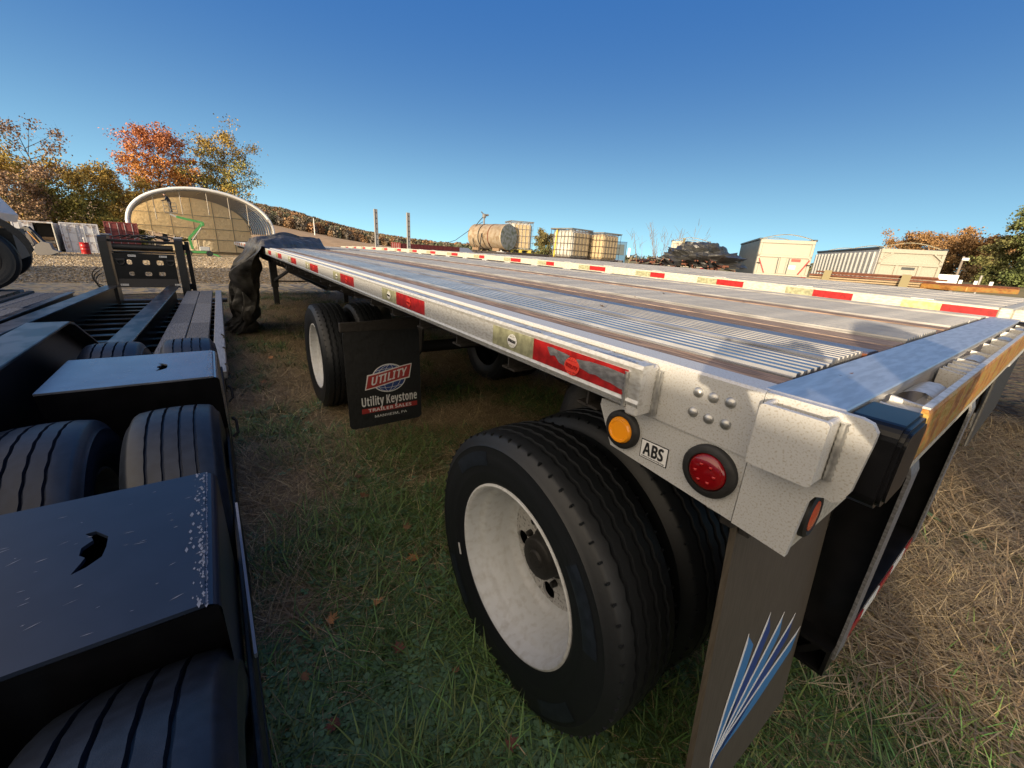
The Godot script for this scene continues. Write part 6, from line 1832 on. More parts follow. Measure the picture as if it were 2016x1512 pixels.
func make_yard() -> void:
	container("shipping_container", "white shipping container with its right door open and clutter inside", Vector3(-12.95, -0.85, -54.5), 0.12, 6.0, mats.cont_white, mats.cont_white, true, "shipping containers along the yard's far side")
	container("shipping_container", "white shipping container with closed rust stained doors behind the red barrel", Vector3(-10.05, -0.8, -54.2), 0.16, 6.0, mats.cont_white, mats.cont_white, false, "shipping containers along the yard's far side")
	container("shipping_container", "red shipping container under the hoop building's left foot", Vector3(-7.5, -0.45, -56.5), 0.1, 12.0, mats.cont_red, mats.cont_red, false, "shipping containers along the yard's far side")
	container("shipping_container", "red shipping container under the hoop building's right foot", Vector3(6.9, -0.75, -62.0), 0.0, 12.0, mats.cont_red, mats.cont_red, false, "shipping containers along the yard's far side")
	container("shipping_container", "long dark red container lying beyond the second flatbed's two stakes", Vector3(22.4, -0.62, -62.5), -1.32, 12.0, mats.cont_red, mats.cont_red, false, "shipping containers along the yard's far side")
	# pink hand writing on the doors
	# barrel
	var b := thing("barrel", "red steel barrel standing before the closed white container", "barrel", Vector3(-9.55, -0.74, -51.5))
	var st := sg()
	lathe(st, [Vector2(0, 0), Vector2(0.0, 0.3), Vector2(0.03, 0.315), Vector2(0.04, 0.3), Vector2(0.33, 0.3), Vector2(0.35, 0.315), Vector2(0.37, 0.3), Vector2(0.6, 0.3), Vector2(0.62, 0.315), Vector2(0.64, 0.3), Vector2(0.92, 0.3), Vector2(0.94, 0.315), Vector2(0.96, 0.3), Vector2(0.94, 0.28), Vector2(0.94, 0.0)], 24, Transform3D(Basis(Vector3.RIGHT, -PI / 2), Vector3.ZERO))
	put("drum", st, mats.barrel_red, b)
	st = sg(); tube(st, [Vector3(0.05, 0.94, 0), Vector3(0.05, 1.3, 0)], 0.03, 6); box(st, Vector3(0.05, 1.3, 0), Vector3(0.12, 0.14, 0.1), 0.02); tube(st, [Vector3(0.05, 1.28, 0), Vector3(0.25, 1.2, 0)], 0.02, 5); put("hand_pump", st, mats.sticker, b)
	# hoop building: front arch at z0, rear at z1
	var h := thing("hoop_building", "fabric hoop building open at the front, tan end wall and white ribs inside", "building", Vector3(-0.6, -0.8, -60.0), 0.12)
	var prof := []
	for k in 29:
		var t := lerpf(0.0, PI, k / 28.0)
		prof.append(Vector2(6.75 * -cos(t), 2.7 + 4.35 * pow(sin(t), 0.85)))
	st = sg()
	var L := 12.5
	for k in 28:
		var a: Vector2 = prof[k]; var c: Vector2 = prof[k + 1]
		var n := Vector3(a.x + c.x, (a.y + c.y - 5.4) * 1.6, 0).normalized()
		quad(st, Vector3(a.x, a.y, 0), Vector3(c.x, c.y, 0), Vector3(c.x, c.y, -L), Vector3(a.x, a.y, -L), n)
		var s := 0.985
		if s < 0.9: quad(st, Vector3(a.x * s, a.y * s, 0), Vector3(c.x * s, c.y * s, 0), Vector3(c.x * s, c.y * s, -L), Vector3(a.x * s, a.y * s, -L), -n)
	put("fabric_cover", st, mats.hoop_white, h)
	for r in 11:
		st = sg()
		var pts := []
		for q in prof: pts.append(Vector3(q.x * 0.965, q.y * 0.965, -0.05 - r * 1.2))
		tube(st, pts, 0.085, 6)
		put("rib", st, mats.hoop_steel, h)
	st = sg()
	var fp := []
	for q in prof: fp.append(Vector3(q.x * 0.995, q.y * 0.995, 0.1))
	tube(st, fp, 0.16, 8); put("front_arch", st, mats.post_white, h)
	for k in [6, 14, 22]:
		st = sg(); tube(st, [Vector3(prof[k].x * 0.96, prof[k].y * 0.96, 0), Vector3(prof[k].x * 0.96, prof[k].y * 0.96, -L)], 0.035, 5); put("purlin", st, mats.hoop_steel, h)
	# end wall of tan fabric with its frame
	st = sg()
	var ep := PackedVector2Array()
	for q in prof: ep.append(Vector2(q.x * 0.97, q.y * 0.965))
	ep.append(Vector2(6.4, 0.02)); ep.append(Vector2(-6.4, 0.02))
	for i in range(0, ep.size() - 1):
		tri(st, Vector3(0, 1.5, -L + 0.5), Vector3(ep[i].x, ep[i].y, -L + 0.5), Vector3(ep[i + 1].x, ep[i + 1].y, -L + 0.5), Vector3.BACK, Vector3.BACK, Vector3.BACK)
	put("end_wall", st, mats.hoop_end, h)
	for x in [-4.4, -2.3, 0.0, 2.3, 4.4]:
		st = sg(); tube(st, [Vector3(x, 0.0, -L + 0.62), Vector3(x, 2.6 + 4.25 * sqrt(1 - x * x / 47.0), -L + 0.62)], 0.05, 5); put("end_post", st, mats.hoop_steel, h)
	for y in [1.6, 3.0, 4.6]:
		var w := 6.4 if y < 2.7 else 6.5 * sqrt(maxf(0.05, 1.0 - pow((y - 2.7) / 4.35, 2.0)))
		st = sg(); tube(st, [Vector3(-w, y, -L + 0.63), Vector3(w, y, -L + 0.63)], 0.04, 5); put("end_rail", st, mats.hoop_steel, h)
	# hanging drop posts along the open front
	for x in [-4.3, -2.0, 0.4, 2.4, 4.2]:
		var yt := 2.7 + 4.3 * pow(sqrt(1 - x * x / 45.6), 0.85)
		st = sg(); tube(st, [Vector3(x, yt, -0.2), Vector3(x, yt - 2.6, -0.2)], 0.045, 5); put("drop_post", st, mats.hoop_steel, h)
	# boom lift
	var l := thing("boom_lift", "green articulated boom lift parked before the hoop building's tan wall", "lift", Vector3(-1.6, -0.8, -57.0), 0.0)
	st = sg(); box(st, Vector3(-0.1, 0.42, 0), Vector3(2.0, 0.22, 1.2), 0.03); put("chassis", st, mats.lift_green, l)
	st = sg(); box(st, Vector3(0.45, 0.78, 0), Vector3(0.9, 0.42, 0.9), 0.05); put("counterweight", st, mats.lift_grey, l)
	for q in [[-1.0, 0.55], [-1.0, -0.55], [0.8, 0.55], [0.8, -0.55]]:
		st = sg(); lathe(st, [Vector2(-0.1, 0.1), Vector2(-0.1, 0.3), Vector2(0.1, 0.3), Vector2(0.1, 0.1)], 18, Transform3D(Basis.IDENTITY, Vector3(q[0], 0.3, q[1]))); put("wheel", st, mats.rubber, l)
	for q in [[1.6, 0.7], [1.6, -0.7], [-1.5, 0.7]]:
		st = sg(); beam(st, Vector3(0.3 * signf(q[0]), 0.5, q[1] * 0.5), Vector3(q[0], 0.12, q[1]), 0.12, 0.12); box(st, Vector3(q[0], 0.04, q[1]), Vector3(0.3, 0.06, 0.3), 0.01); put("outrigger", st, mats.lift_green, l)
	st = sg(); beam(st, Vector3(-0.6, 0.7, 0), Vector3(-0.75, 1.85, 0), 0.2, 0.22); put("lower_mast", st, mats.lift_green, l)
	st = sg(); beam(st, Vector3(-0.75, 1.8, 0), Vector3(0.66, 3.42, 0), 0.18, 0.24); put("lower_boom", st, mats.lift_green, l)
	st = sg(); tube(st, [Vector3(-0.5, 1.6, 0.1), Vector3(0.45, 2.95, 0.1)], 0.05, 6); put("hydraulic_ram", st, mats.lift_grey, l)
	st = sg(); box(st, Vector3(0.62, 3.32, 0), Vector3(0.3, 0.42, 0.26), 0.04); put("knuckle", st, mats.lift_green, l)
	st = sg(); beam(st, Vector3(0.66, 3.45, 0.02), Vector3(-1.5, 3.86, 0.02), 0.17, 0.22); put("upper_boom", st, mats.lift_green, l)
	st = sg(); beam(st, Vector3(-1.4, 3.84, 0.02), Vector3(-2.0, 4.1, 0.02), 0.1, 0.16); put("jib", st, mats.lift_grey, l)
	st = sg()
	box(st, Vector3(-1.85, 4.24, 0), Vector3(1.05, 0.06, 0.7))
	for y in [4.55, 4.85, 5.2]:
		for z in [-0.35, 0.35]: tube(st, [Vector3(-2.37, y, z), Vector3(-1.33, y, z)], 0.014, 5)
		for x in [-2.37, -1.33]: tube(st, [Vector3(x, y, -0.35), Vector3(x, y, 0.35)], 0.014, 5)
	for x in [-2.37, -1.85, -1.33]:
		for z in [-0.35, 0.35]: tube(st, [Vector3(x, 4.26, z), Vector3(x, 5.2, z)], 0.014, 5)
	put("basket", st, mats.equip_grey, l)

# ---------------------------------------------------------------- people: one skin meshed from tapered capsules
func body_mesh(bones: Array, cell: float, blend := 0.035) -> SurfaceTool:
	var lo := Vector3(1e9, 1e9, 1e9); var hi := -lo
	for b in bones:
		for e in [[b[0], b[2]], [b[1], b[3]]]:
			lo = lo.min(e[0] - Vector3.ONE * (e[1] + 0.05)); hi = hi.max(e[0] + Vector3.ONE * (e[1] + 0.05))
	var n := Vector3i(((hi - lo) / cell).ceil()) + Vector3i.ONE
	var f := PackedFloat32Array(); f.resize(n.x * n.y * n.z); f.fill(1.0)
	for b in bones:
		var a: Vector3 = b[0]; var c: Vector3 = b[1]; var r0: float = b[2]; var r1: float = b[3]
		var R := maxf(r0, r1) + 0.06
		var i0 := Vector3i(((a.min(c) - Vector3.ONE * R - lo) / cell).floor()).clamp(Vector3i.ZERO, n - Vector3i.ONE)
		var i1 := Vector3i(((a.max(c) + Vector3.ONE * R - lo) / cell).ceil()).clamp(Vector3i.ZERO, n - Vector3i.ONE)
		var ac := c - a
		var L2 := maxf(ac.length_squared(), 1e-9)
		for i in range(i0.x, i1.x + 1):
			for j in range(i0.y, i1.y + 1):
				for k in range(i0.z, i1.z + 1):
					var p := lo + Vector3(i, j, k) * cell
					var t := clampf((p - a).dot(ac) / L2, 0, 1)
					var d := p.distance_to(a + ac * t) - lerpf(r0, r1, t)
					var w := (i * n.y + j) * n.z + k
					var o := f[w]
					var h := clampf(0.5 + 0.5 * (o - d) / blend, 0, 1)
					f[w] = lerpf(o, d, h) - blend * h * (1 - h)
	var vid := {}
	var vs := []
	var st := sg()
	var at := func(i: int, j: int, k: int) -> float: return f[(i * n.y + j) * n.z + k]
	var cellv := func(i: int, j: int, k: int) -> int:
		var key := (i * n.y + j) * n.z + k
		if vid.has(key): return vid[key]
		var s := Vector3.ZERO; var c := 0
		for e in [[0, 0, 0, 1, 0, 0], [0, 1, 0, 1, 1, 0], [0, 0, 1, 1, 0, 1], [0, 1, 1, 1, 1, 1], [0, 0, 0, 0, 1, 0], [1, 0, 0, 1, 1, 0], [0, 0, 1, 0, 1, 1], [1, 0, 1, 1, 1, 1], [0, 0, 0, 0, 0, 1], [1, 0, 0, 1, 0, 1], [0, 1, 0, 0, 1, 1], [1, 1, 0, 1, 1, 1]]:
			var d0: float = at.call(i + e[0], j + e[1], k + e[2]); var d1: float = at.call(i + e[3], j + e[4], k + e[5])
			if (d0 < 0) != (d1 < 0):
				s += Vector3(e[0], e[1], e[2]).lerp(Vector3(e[3], e[4], e[5]), d0 / (d0 - d1)); c += 1
		vs.append(lo + (Vector3(i, j, k) + s / maxi(c, 1)) * cell)
		vid[key] = vs.size() - 1
		return vs.size() - 1
	st.set_smooth_group(0)
	for i in range(1, n.x - 1):
		for j in range(1, n.y - 1):
			for k in range(1, n.z - 1):
				var d0: float = f[(i * n.y + j) * n.z + k]
				for ax in 3:
					var d1: float = f[((i + int(ax == 0)) * n.y + j + int(ax == 1)) * n.z + k + int(ax == 2)]
					if (d0 < 0) == (d1 < 0): continue
					var q := []
					for o in [[0, 0], [1, 0], [1, 1], [0, 1]]:
						var c := [i, j, k]
						c[(ax + 1) % 3] -= o[0]; c[(ax + 2) % 3] -= o[1]
						q.append(vs[cellv.call(c[0], c[1], c[2])])
					var order := [0, 1, 2, 0, 2, 3] if d0 > 0 else [0, 2, 1, 0, 3, 2]
					for w in order: st.add_vertex(q[w])
	st.generate_normals()
	return st

func make_worker() -> void:
	var o := thing("person", "worker in dark clothes bending over the rail of the green lift's basket", "person", Vector3(-3.42, 3.47, -57.0), 0.0)
	var hip := Vector3(0.0, 0.92, 0); var chest := Vector3(-0.16, 1.34, 0.05); var neck := Vector3(-0.2, 1.46, 0.1)
	var bones := [[hip + Vector3(0, 0, 0), chest, 0.15, 0.17], [chest, neck, 0.14, 0.06], [neck, Vector3(-0.27, 1.56, 0.18), 0.055, 0.06]]
	for s in [-1.0, 1.0]:
		bones.append([hip + Vector3(0.02, -0.03, 0.09 * s), Vector3(0.0, 0.48, 0.12 * s), 0.1, 0.075])
		bones.append([Vector3(0.0, 0.48, 0.12 * s), Vector3(0.06, 0.08, 0.12 * s), 0.07, 0.05])
		bones.append([Vector3(0.06, 0.06, 0.12 * s), Vector3(-0.1, 0.04, 0.14 * s), 0.05, 0.045])
		var sh := chest + Vector3(-0.02, 0.04, 0.19 * s)
		bones.append([chest, sh, 0.11, 0.075])
		bones.append([sh, sh + Vector3(-0.14, -0.25, 0.05 * s), 0.06, 0.048])
		bones.append([sh + Vector3(-0.14, -0.25, 0.05 * s), sh + Vector3(-0.36, -0.32, 0.0), 0.046, 0.035])
		bones.append([sh + Vector3(-0.36, -0.32, 0), sh + Vector3(-0.44, -0.36, 0), 0.035, 0.03])
	put("body", body_mesh(bones, 0.03), mats.cloth_dark, o)
	var st := sg(); ball(st, Vector3(-0.3, 1.63, 0.18), Vector3(0.095, 0.12, 0.085), 14, 10); put("head", st, mats.skin, o)
	st = sg(); ball(st, Vector3(-0.29, 1.66, 0.17), Vector3(0.105, 0.115, 0.095), 14, 7, true); put("cap", st, mats.cloth_dark, o)

func make_photographer() -> void:
	var o := thing("person", "person in dark jacket standing behind the near flatbed's rear corner, holding up a phone", "person", Vector3(-1.1, 0.0, 0.78), 0.0)
	# forward is towards the flatbed's middle
	var f := Vector3(0.58, 0, -0.81); var r := Vector3(0.81, 0, 0.58)
	var P := func(x: float, y: float, z: float) -> Vector3: return r * x + Vector3(0, y, 0) + f * z
	var bones := [[P.call(0, 0.95, 0), P.call(0, 1.22, 0.0), 0.16, 0.15], [P.call(0, 1.22, 0), P.call(0, 1.42, 0.01), 0.155, 0.13], [P.call(0, 1.42, 0.01), P.call(0, 1.54, 0.03), 0.075, 0.06]]
	for s in [-1.0, 1.0]:
		bones.append([P.call(0.09 * s, 0.92, 0), P.call(0.11 * s, 0.5, 0.02), 0.1, 0.07])
		bones.append([P.call(0.11 * s, 0.5, 0.02), P.call(0.12 * s, 0.09, -0.02), 0.068, 0.048])
		bones.append([P.call(0.12 * s, 0.06, -0.05), P.call(0.14 * s, 0.04, 0.14), 0.05, 0.042])
		bones.append([P.call(0.0, 1.4, 0), P.call(0.18 * s, 1.41, 0.0), 0.1, 0.075])
		bones.append([P.call(0.18 * s, 1.41, 0), P.call(0.21 * s, 1.26, 0.24), 0.06, 0.048])
		bones.append([P.call(0.21 * s, 1.26, 0.24), P.call(0.11 * s, 1.48, 0.46), 0.046, 0.032])
	put("body", body_mesh(bones, 0.022), mats.cloth_dark, o)
	for s in [-1.0, 1.0]:
		var hb := [[P.call(0.105 * s, 1.49, 0.47), P.call(0.092 * s, 1.53, 0.55), 0.024, 0.026]]
		for q in [[0.0, 0.62], [0.02, 0.625], [0.04, 0.62], [-0.02, 0.61]]:
			var a: Vector3 = P.call(0.092 * s, 1.535 + q[0], 0.565); var m: Vector3 = P.call(0.096 * s, 1.54 + q[0], 0.6); var e: Vector3 = P.call(0.078 * s, 1.542 + q[0], q[1] + 0.005)
			hb.append([a, m, 0.009, 0.0085]); hb.append([m, e, 0.0085, 0.0075])
		hb.append([P.call(0.09 * s, 1.515, 0.55), P.call(0.07 * s, 1.54, 0.575), 0.011, 0.009])
		put("hand", body_mesh(hb, 0.004, 0.006), mats.skin, o)
	var st := sg(); ball(st, P.call(0, 1.65, 0.05), Vector3(0.085, 0.125, 0.1), 18, 12); put("head", st, mats.skin, o)
	st = sg(); ball(st, P.call(0, 1.675, 0.035), Vector3(0.095, 0.115, 0.108), 18, 8, true); put("cap", st, mats.cloth_dark, o)
	st = sg(); box(st, P.call(0, 1.545, 0.61), Vector3(0.15, 0.075, 0.008), 0.003, Basis(r, Vector3.UP, r.cross(Vector3.UP))); put("phone", st, mats.black_paint, o)

# ---------------------------------------------------------------- grass, weeds, fallen leaves
func blade(st: SurfaceTool, p: Vector3, dir: Vector3, L: float, w: float, droop: float, c: Color, seg := 3) -> void:
	var side := dir.cross(Vector3.UP)
	side = side.normalized() * w if side.length() > 0.01 else Vector3(w, 0, 0)
	var prev := p
	var pw := side
	for k in seg:
		var f := float(k + 1) / seg
		var q := p + dir * L * f + Vector3(dir.x, 0, dir.z).normalized() * droop * L * f * f * 0.6 - Vector3(0, droop * L * f * f, 0)
		q.y = maxf(q.y, 0.004)
		var qw := side * (1.0 - f * f)
		var n := side.cross(q - prev).normalized()
		if n.y < 0: n = -n
		var nn := (n + Vector3.UP * 0.6).normalized()
		tric(st, prev - pw, prev + pw, q + qw, nn, c)
		if k < seg - 1: tric(st, prev - pw, q + qw, q - qw, nn, c)
		prev = q; pw = qw

func tuft(kind: int) -> ArrayMesh:
	var st := sg()
	match kind:
		0, 1: # dry lying straw
			for k in 26:
				var a := rng.randf() * TAU
				var up := rng.randf_range(0.02, 0.5) if kind == 0 else rng.randf_range(0.1, 0.9)
				var d := Vector3(cos(a), up, sin(a)).normalized()
				var v := rng.randf_range(0.3, 1.25)
				var c := Color(0.56, 0.44, 0.26) if rng.randf() < 0.66 else Color(0.36, 0.26, 0.15)
				blade(st, Vector3(rng.randf_range(-0.07, 0.07), rng.randf_range(0, 0.015), rng.randf_range(-0.07, 0.07)), d, rng.randf_range(0.09, 0.28), rng.randf_range(0.0014, 0.0034), rng.randf_range(0.1, 0.6), Color(c.r * v, c.g * v, c.b * v))
		2: # green upright grass
			for k in 26:
				var a := rng.randf() * TAU
				var d := Vector3(cos(a), rng.randf_range(0.8, 2.4), sin(a)).normalized()
				var v := rng.randf_range(0.4, 1.35)
				blade(st, Vector3(rng.randf_range(-0.04, 0.04), 0, rng.randf_range(-0.04, 0.04)), d, rng.randf_range(0.08, 0.25), rng.randf_range(0.002, 0.0044), rng.randf_range(0.2, 0.7), Color(0.09 * v, 0.17 * v, 0.045 * v), 4)
		3: # clover
			for k in 16:
				var p := Vector3(rng.randf_range(-0.07, 0.07), rng.randf_range(0.025, 0.075), rng.randf_range(-0.07, 0.07))
				var v := rng.randf_range(0.7, 1.25)
				var c := Color(0.08 * v, 0.16 * v, 0.08 * v)
				var g := rng.randf() * TAU
				blade(st, Vector3(p.x * 0.6, 0, p.z * 0.6), Vector3(p.x * 0.4, p.y, p.z * 0.4).normalized(), p.y, 0.0007, 0.0, c, 1)
				var tilt := Basis.from_euler(Vector3(rng.randf_range(-0.4, 0.4), g, rng.randf_range(-0.4, 0.4)))
				for l in 3:
					var b := tilt * Basis(Vector3.UP, l * TAU / 3.0)
					var r := rng.randf_range(0.011, 0.0165)
					var pts := [Vector3(0, 0, 0), Vector3(-r * 0.55, 0.001, r * 0.6), Vector3(-r * 0.5, 0.002, r * 1.25), Vector3(0, 0.001, r * 1.15), Vector3(r * 0.5, 0.002, r * 1.25), Vector3(r * 0.55, 0.001, r * 0.6)]
					for w in range(1, 5):
						tric(st, p + b * pts[0], p + b * pts[w], p + b * pts[w + 1], b.y, c)
		4: # broad leaved weed
			for k in 9:
				var a := rng.randf() * TAU
				var d := Vector3(cos(a), rng.randf_range(0.25, 0.9), sin(a)).normalized()
				var v := rng.randf_range(0.7, 1.25)
				var L := rng.randf_range(0.05, 0.11)
				var c := Color(0.08 * v, 0.17 * v, 0.055 * v)
				var side := d.cross(Vector3.UP).normalized()
				var prev := Vector3.ZERO; var pw := 0.0015
				for s in 5:
					var f := (s + 1) / 5.0
					var q := d * L * f - Vector3(0, 0.35 * L * f * f, 0)
					var w: float = [0.004, 0.011, 0.014, 0.01, 0.0][s] * (0.8 if s % 2 else 1.05)
					var n := side.cross(q - prev).normalized()
					if n.y < 0: n = -n
					var nn := (n + Vector3.UP * 0.3).normalized()
					tric(st, prev - side * pw, prev + side * pw, q + side * w, nn, c)
					tric(st, prev - side * pw, q + side * w, q - side * w, nn, c)
					prev = q; pw = w
		5: # tall seed stalks
			for k in 5:
				var a := rng.randf() * TAU
				var d := Vector3(cos(a) * 0.5, 1.0, sin(a) * 0.5).normalized()
				blade(st, Vector3(rng.randf_range(-0.05, 0.05), 0, rng.randf_range(-0.05, 0.05)), d, rng.randf_range(0.2, 0.36), 0.0013, 0.35, Color(0.45, 0.36, 0.18), 5)
	return st.commit()

func scatter(called: String, label: String, cat: String, kinds: Array, spots: Array) -> void:
	# spots: [kind index, position, scale, tint]; one multimesh per plant shape
	for k in kinds.size():
		var mine := spots.filter(func(s): return s[0] == k)
		if mine.is_empty(): continue
		var mm := MultiMesh.new()
		mm.transform_format = MultiMesh.TRANSFORM_3D
		mm.use_colors = true
		mm.mesh = tuft(kinds[k])
		mm.instance_count = mine.size()
		for i in mine.size():
			var s = mine[i]
			mm.set_instance_transform(i, Transform3D(Basis(Vector3.UP, rng.randf() * TAU).scaled(Vector3.ONE * s[2]), s[1]))
			mm.set_instance_color(i, s[3])
		var o := MultiMeshInstance3D.new()
		o.multimesh = mm
		o.name = numbered(called)
		o.material_override = mats.blades
		add_child(o)
		tag(o, label, cat, "", "stuff")

func leaf_thing(p: Vector3, s: float, c: Color, bare := false) -> MeshInstance3D:
	var st := sg()
	var out := PackedVector2Array()
	var lob := [[0.0, 1.0], [0.16, 0.62], [0.3, 0.78], [0.48, 0.4], [0.72, 0.92], [0.86, 0.5], [1.1, 0.55], [1.3, 0.3], [1.75, 0.62], [2.0, 0.32], [2.4, 0.35], [PI, 0.2]]
	for q in lob: out.append(Vector2(sin(q[0]), cos(q[0])) * q[1])
	for i in range(lob.size() - 2, 0, -1): out.append(Vector2(-sin(lob[i][0]), cos(lob[i][0])) * lob[i][1])
	var curl := rng.randf_range(0.15, 0.6)
	var b := Basis.from_euler(Vector3(rng.randf_range(-0.35, 0.35), rng.randf() * TAU, rng.randf_range(-0.35, 0.35)))
	var P := func(q: Vector2) -> Vector3: return b * (Vector3(q.x, curl * (q.x * q.x * 0.8 + q.y * q.y * 0.25), -q.y) * s)
	var n := out.size()
	for i in n:
		var a: Vector2 = out[i]; var d: Vector2 = out[(i + 1) % n]
		var am := a * 0.5; var dm := d * 0.5
		for t in [[Vector2.ZERO, am, dm], [am, a, d], [am, d, dm]]:
			for q in t:
				st.set_smooth_group(0); st.add_vertex(P.call(q))
	st.generate_normals()
	if not bare:
		tube(st, [P.call(Vector2(0, -0.2)), P.call(Vector2(0.05, -0.75))], s * 0.02, 4)
	var key := "leaf_%d" % int(c.r * 1000 + c.g * 100)
	var m := mat(key, c, 0.7, 0.0, tex["mottle"], Vector3(7, 7, 7))
	m.backlight_enabled = true; m.backlight = Color(0.3, 0.25, 0.2)
	return put("fallen_leaf", st, m, self, p + Vector3(0, s * 0.12, 0))

func make_plants() -> void:
	var zone := FastNoiseLite.new(); zone.seed = 77; zone.frequency = 0.9; zone.fractal_octaves = 3
	var zone2 := FastNoiseLite.new(); zone2.seed = 78; zone2.frequency = 0.55
	var spots := []
	# density falls with distance from where the photograph stands
	for i in 80000:
		var x: float; var z: float
		var u := rng.randf()
		if u < 0.52: x = rng.randf_range(-0.72, 2.3); z = 0.6 - pow(rng.randf(), 1.3) * 3.6
		elif u < 0.8: x = rng.randf_range(-0.8, 3.4); z = -2.6 - pow(rng.randf(), 1.4) * 11.0
		else: x = rng.randf_range(0.6, 6.4); z = rng.randf_range(-0.9, 1.3)
		var d := Vector2(x + 0.63, z - 0.22).length()
		var g := zone.get_noise_2d(x, z)
		var right := smoothstep(0.9, 1.6, x) * smoothstep(-1.2, -0.3, z)
		var green := 0.5 * smoothstep(3.2, 1.2, d) + g * 0.9 + 0.02 - 0.24 * right
		var lush := smoothstep(0.95, 0.3, Vector2((x + 0.2) * 0.9, z + 0.55).length())
		if zone2.get_noise_2d(x * 2.2 + 9.0, z * 2.2) > 0.42 and lush < 0.5 and right < 0.5: continue
		var k := 0 if rng.randf() < 0.5 else 1
		if lush > 0.2 and rng.randf() < lush:
			var q := rng.randf()
			k = 3 if q < 0.5 + zone2.get_noise_2d(x * 3.0, z * 3.0) else (2 if q < 0.8 else 4)
		elif rng.randf() < clampf(green + 0.12, 0.0, 0.85): k = 2 if rng.randf() < 0.5 else (4 if rng.randf() < 0.55 else 3)
		elif rng.randf() < 0.012: k = 5
		var v := rng.randf_range(0.6, 1.2)
		var sc := rng.randf_range(0.6, 1.15) * (1.0 if k != 2 else 0.9)
		if right > 0.5 and k < 2: sc *= 1.45
		var tint := Color(v, v, v)
		if k == 2: tint = Color(v * rng.randf_range(0.8, 1.5), v, v)
		spots.append([k, Vector3(x, ground_y(x, z) - 0.004 + (0.015 * rng.randf() if k < 2 else 0.0), z), sc, tint])
	scatter("grass", "tangle of dry straw, green blades, clover and weeds between the trailers", "grass", [0, 1, 2, 3, 4, 5], spots)
	# fallen leaves
	var cl := [Color(0.5, 0.23, 0.085), Color(0.24, 0.11, 0.05), Color(0.15, 0.05, 0.032), Color(0.55, 0.27, 0.1)]
	var lv := [[-0.26, -1.16, 0.05, 3, "orange tan maple leaf lying flat on bare soil beside the near wheel"], [-0.44, -1.17, 0.05, 0, "tan folded maple leaf left of the flat orange one"], [-0.25, -0.9, 0.05, 2, "dark red brown leaf standing in the clover by the near wheel"], [-0.57, -0.99, 0.042, 1, "small brown leaf in the clover nearest the black lowboy"], [-0.11, -0.71, 0.035, 1, "small brown leaf half hidden beside the near tyre"], [-0.08, -0.41, 0.045, 2, "red brown leaf in the grass at the bottom of the photo"], [-0.51, -0.77, 0.05, 2, "dark brown leaf under clover at the lower left"], [-0.03, -2.22, 0.07, 2, "red leaf in the grass below the front mud flap"], [-0.08, -1.98, 0.06, 1, "brown upright leaf just nearer than the red leaf"], [0.03, -1.56, 0.05, 1, "brown leaf in the middle of the grass strip"], [-0.01, -1.32, 0.06, 0, "tan leaf in the grass left of the near wheel's tread"], [1.39, 0.34, 0.05, 0, "orange brown leaf at the edge of the sunny patch"], [2.9, -0.35, 0.09, 2, "red brown leaf under the broad weed behind the guard"], [-0.35, -4.6, 0.07, 1, "brown leaf on the grass beside the lowboy deck"], [-0.2, -5.6, 0.07, 0, "tan leaf on the grass short of the hanging tarp"], [0.25, -3.0, 0.05, 0, "pale leaf lying beside the front mud flap's lower edge"]]
	for q in lv:
		tag(leaf_thing(Vector3(q[0], 0.08, q[1]), q[2] * 0.85, cl[q[3]]), q[4], "leaf", "fallen leaves on the grass")
	# one broad leaved plant behind the guard, and rosettes near the wheel
	for q in [[3.0, 0.2, 3.2, "large broad leaved weed growing behind the underride guard"], [-0.4, -1.35, 1.5, "green rosette weed on bare soil left of the near wheel"], [-0.27, -1.3, 1.1, "small leafy weed above the orange tan leaf"], [-0.41, -1.64, 1.8, "toothed dandelion rosette midway along the grass strip"]]:
		var t := thing("weed", q[3], "weed", Vector3(q[0], 0.01, q[1]))
		put("leaves", tuft(4), mats.blades, t).scale = Vector3.ONE * q[2]
		put("leaves", tuft(4), mats.blades, t).scale = Vector3.ONE * q[2] * 0.8

func make_shaders() -> void:
	# two box trailers added unseen at left to throw shade over this row
	for k in 2:
		var t := thing("added_shade_trailer", ["unseen white box trailer added left of the lowboys to cast shade, nearer the viewer", "unseen white box trailer added left of the lowboys to cast shade, farther from the viewer"][k], "trailer", Vector3(-8.6, 0, [20.6, 3.8][k]), 0.0, "box trailers added on the far left to cast shade")
		var L: float = [15.0, 26.9][k]
		var st := sg(); bc(st, -1.25, 1.25, 0.5, 2.62, -L, 0.0, 0.02); put("body", st, mats.truck_white, t)
		for sd in [-1, 1]:
			st = sg(); bc(st, sd * 1.252, sd * 1.27, 0.95, 1.1, -L, 0.0); put("rub_rail", st, mats.alu, t)
		st = sg(); bc(st, -1.1, 1.1, 0.3, 0.499, -L + 0.4, -0.2); put("chassis", st, mats.black_dull, t)
		st = sg(); bc(st, -1.2, -0.02, 0.6, 2.45, 0.001, 0.04, 0.01); put("door", st, mats.truck_white, t)
		st = sg(); bc(st, 0.02, 1.2, 0.6, 2.45, 0.001, 0.04, 0.01); put("door", st, mats.truck_white, t)
		for z in [-1.2, -2.5, -L + 2.0]:
			for sd in [-1.0, 1.0]: wheel(t, Vector3(sd * 1.07, 0.5, z), sd, tyre_new, mats.rubber, mats.rim_white, 0.3)

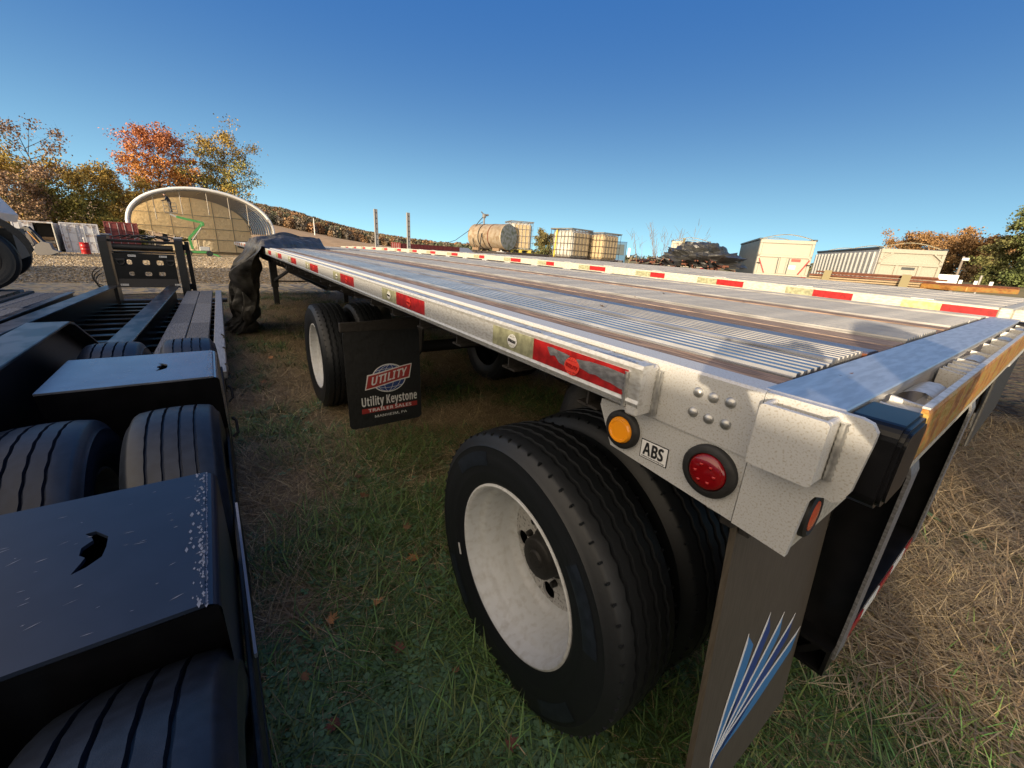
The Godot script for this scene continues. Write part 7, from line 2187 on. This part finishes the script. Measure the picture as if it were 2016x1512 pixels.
func _ready() -> void:
	rng.seed = 20
	var cam := Camera3D.new()
	cam.name = "camera"
	add_child(cam)
	cam.position = Vector3(-0.6292, 1.5553, 0.2253)
	cam.rotation = Vector3(-0.3179, -0.6395, 0.0611)
	cam.fov = 87.81
	cam.near = 0.05
	cam.far = 2500.0
	cam.current = true
	var env := Environment.new()
	env.background_mode = Environment.BG_SKY
	var sm := ProceduralSkyMaterial.new()
	sm.sky_top_color = Color(0.0188, 0.0833, 0.255).linear_to_srgb()
	sm.sky_horizon_color = Color(0.305, 0.58, 0.68).linear_to_srgb()
	sm.sky_curve = 0.1
	sm.ground_bottom_color = Color(0.1, 0.085, 0.06).linear_to_srgb()
	sm.ground_horizon_color = Color(0.2, 0.2, 0.18).linear_to_srgb()
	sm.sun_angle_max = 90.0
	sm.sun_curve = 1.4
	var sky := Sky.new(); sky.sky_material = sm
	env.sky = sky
	env.tonemap_mode = Environment.TONE_MAPPER_LINEAR
	env.tonemap_exposure = 1.8
	env.sdfgi_enabled = true; env.ssao_enabled = true; env.ssil_enabled = true
	var we := WorldEnvironment.new(); we.environment = env; we.name = "world_environment"
	add_child(we)
	var sun := DirectionalLight3D.new()
	sun.name = "sun"
	sun.light_color = Color(1.0, 0.915, 0.79)
	sun.light_energy = 1.4
	sun.light_angular_distance = 0.5
	sun.shadow_enabled = true
	add_child(sun)
	sun.basis = Basis.looking_at(Vector3(1.0, -0.17, -0.4).normalized(), Vector3.UP)
	make_materials()
	tyre_new = tyre_mesh(0.5, 0.28, 110, 0.0042).commit()
	tyre_small = tyre_mesh(0.47, 0.27, 90, 0.0014, true).commit()
	tyre_worn = tyre_mesh(0.47, 0.27, 90, 0.0007, true).commit()
	rim_a = rim_mesh().commit()
	hub_a = hub_mesh().commit()
	disc_a = rim_disc_mesh().commit()
	make_ground()
	make_hill()
	make_far()
	make_yard()
	make_flatbed()
	make_other_flatbeds()
	make_lowboy()
	make_left_edge()
	make_shaders()
	make_cargo()
	make_behind()
	make_tarp()
	make_worker()
	make_photographer()
	make_plants()
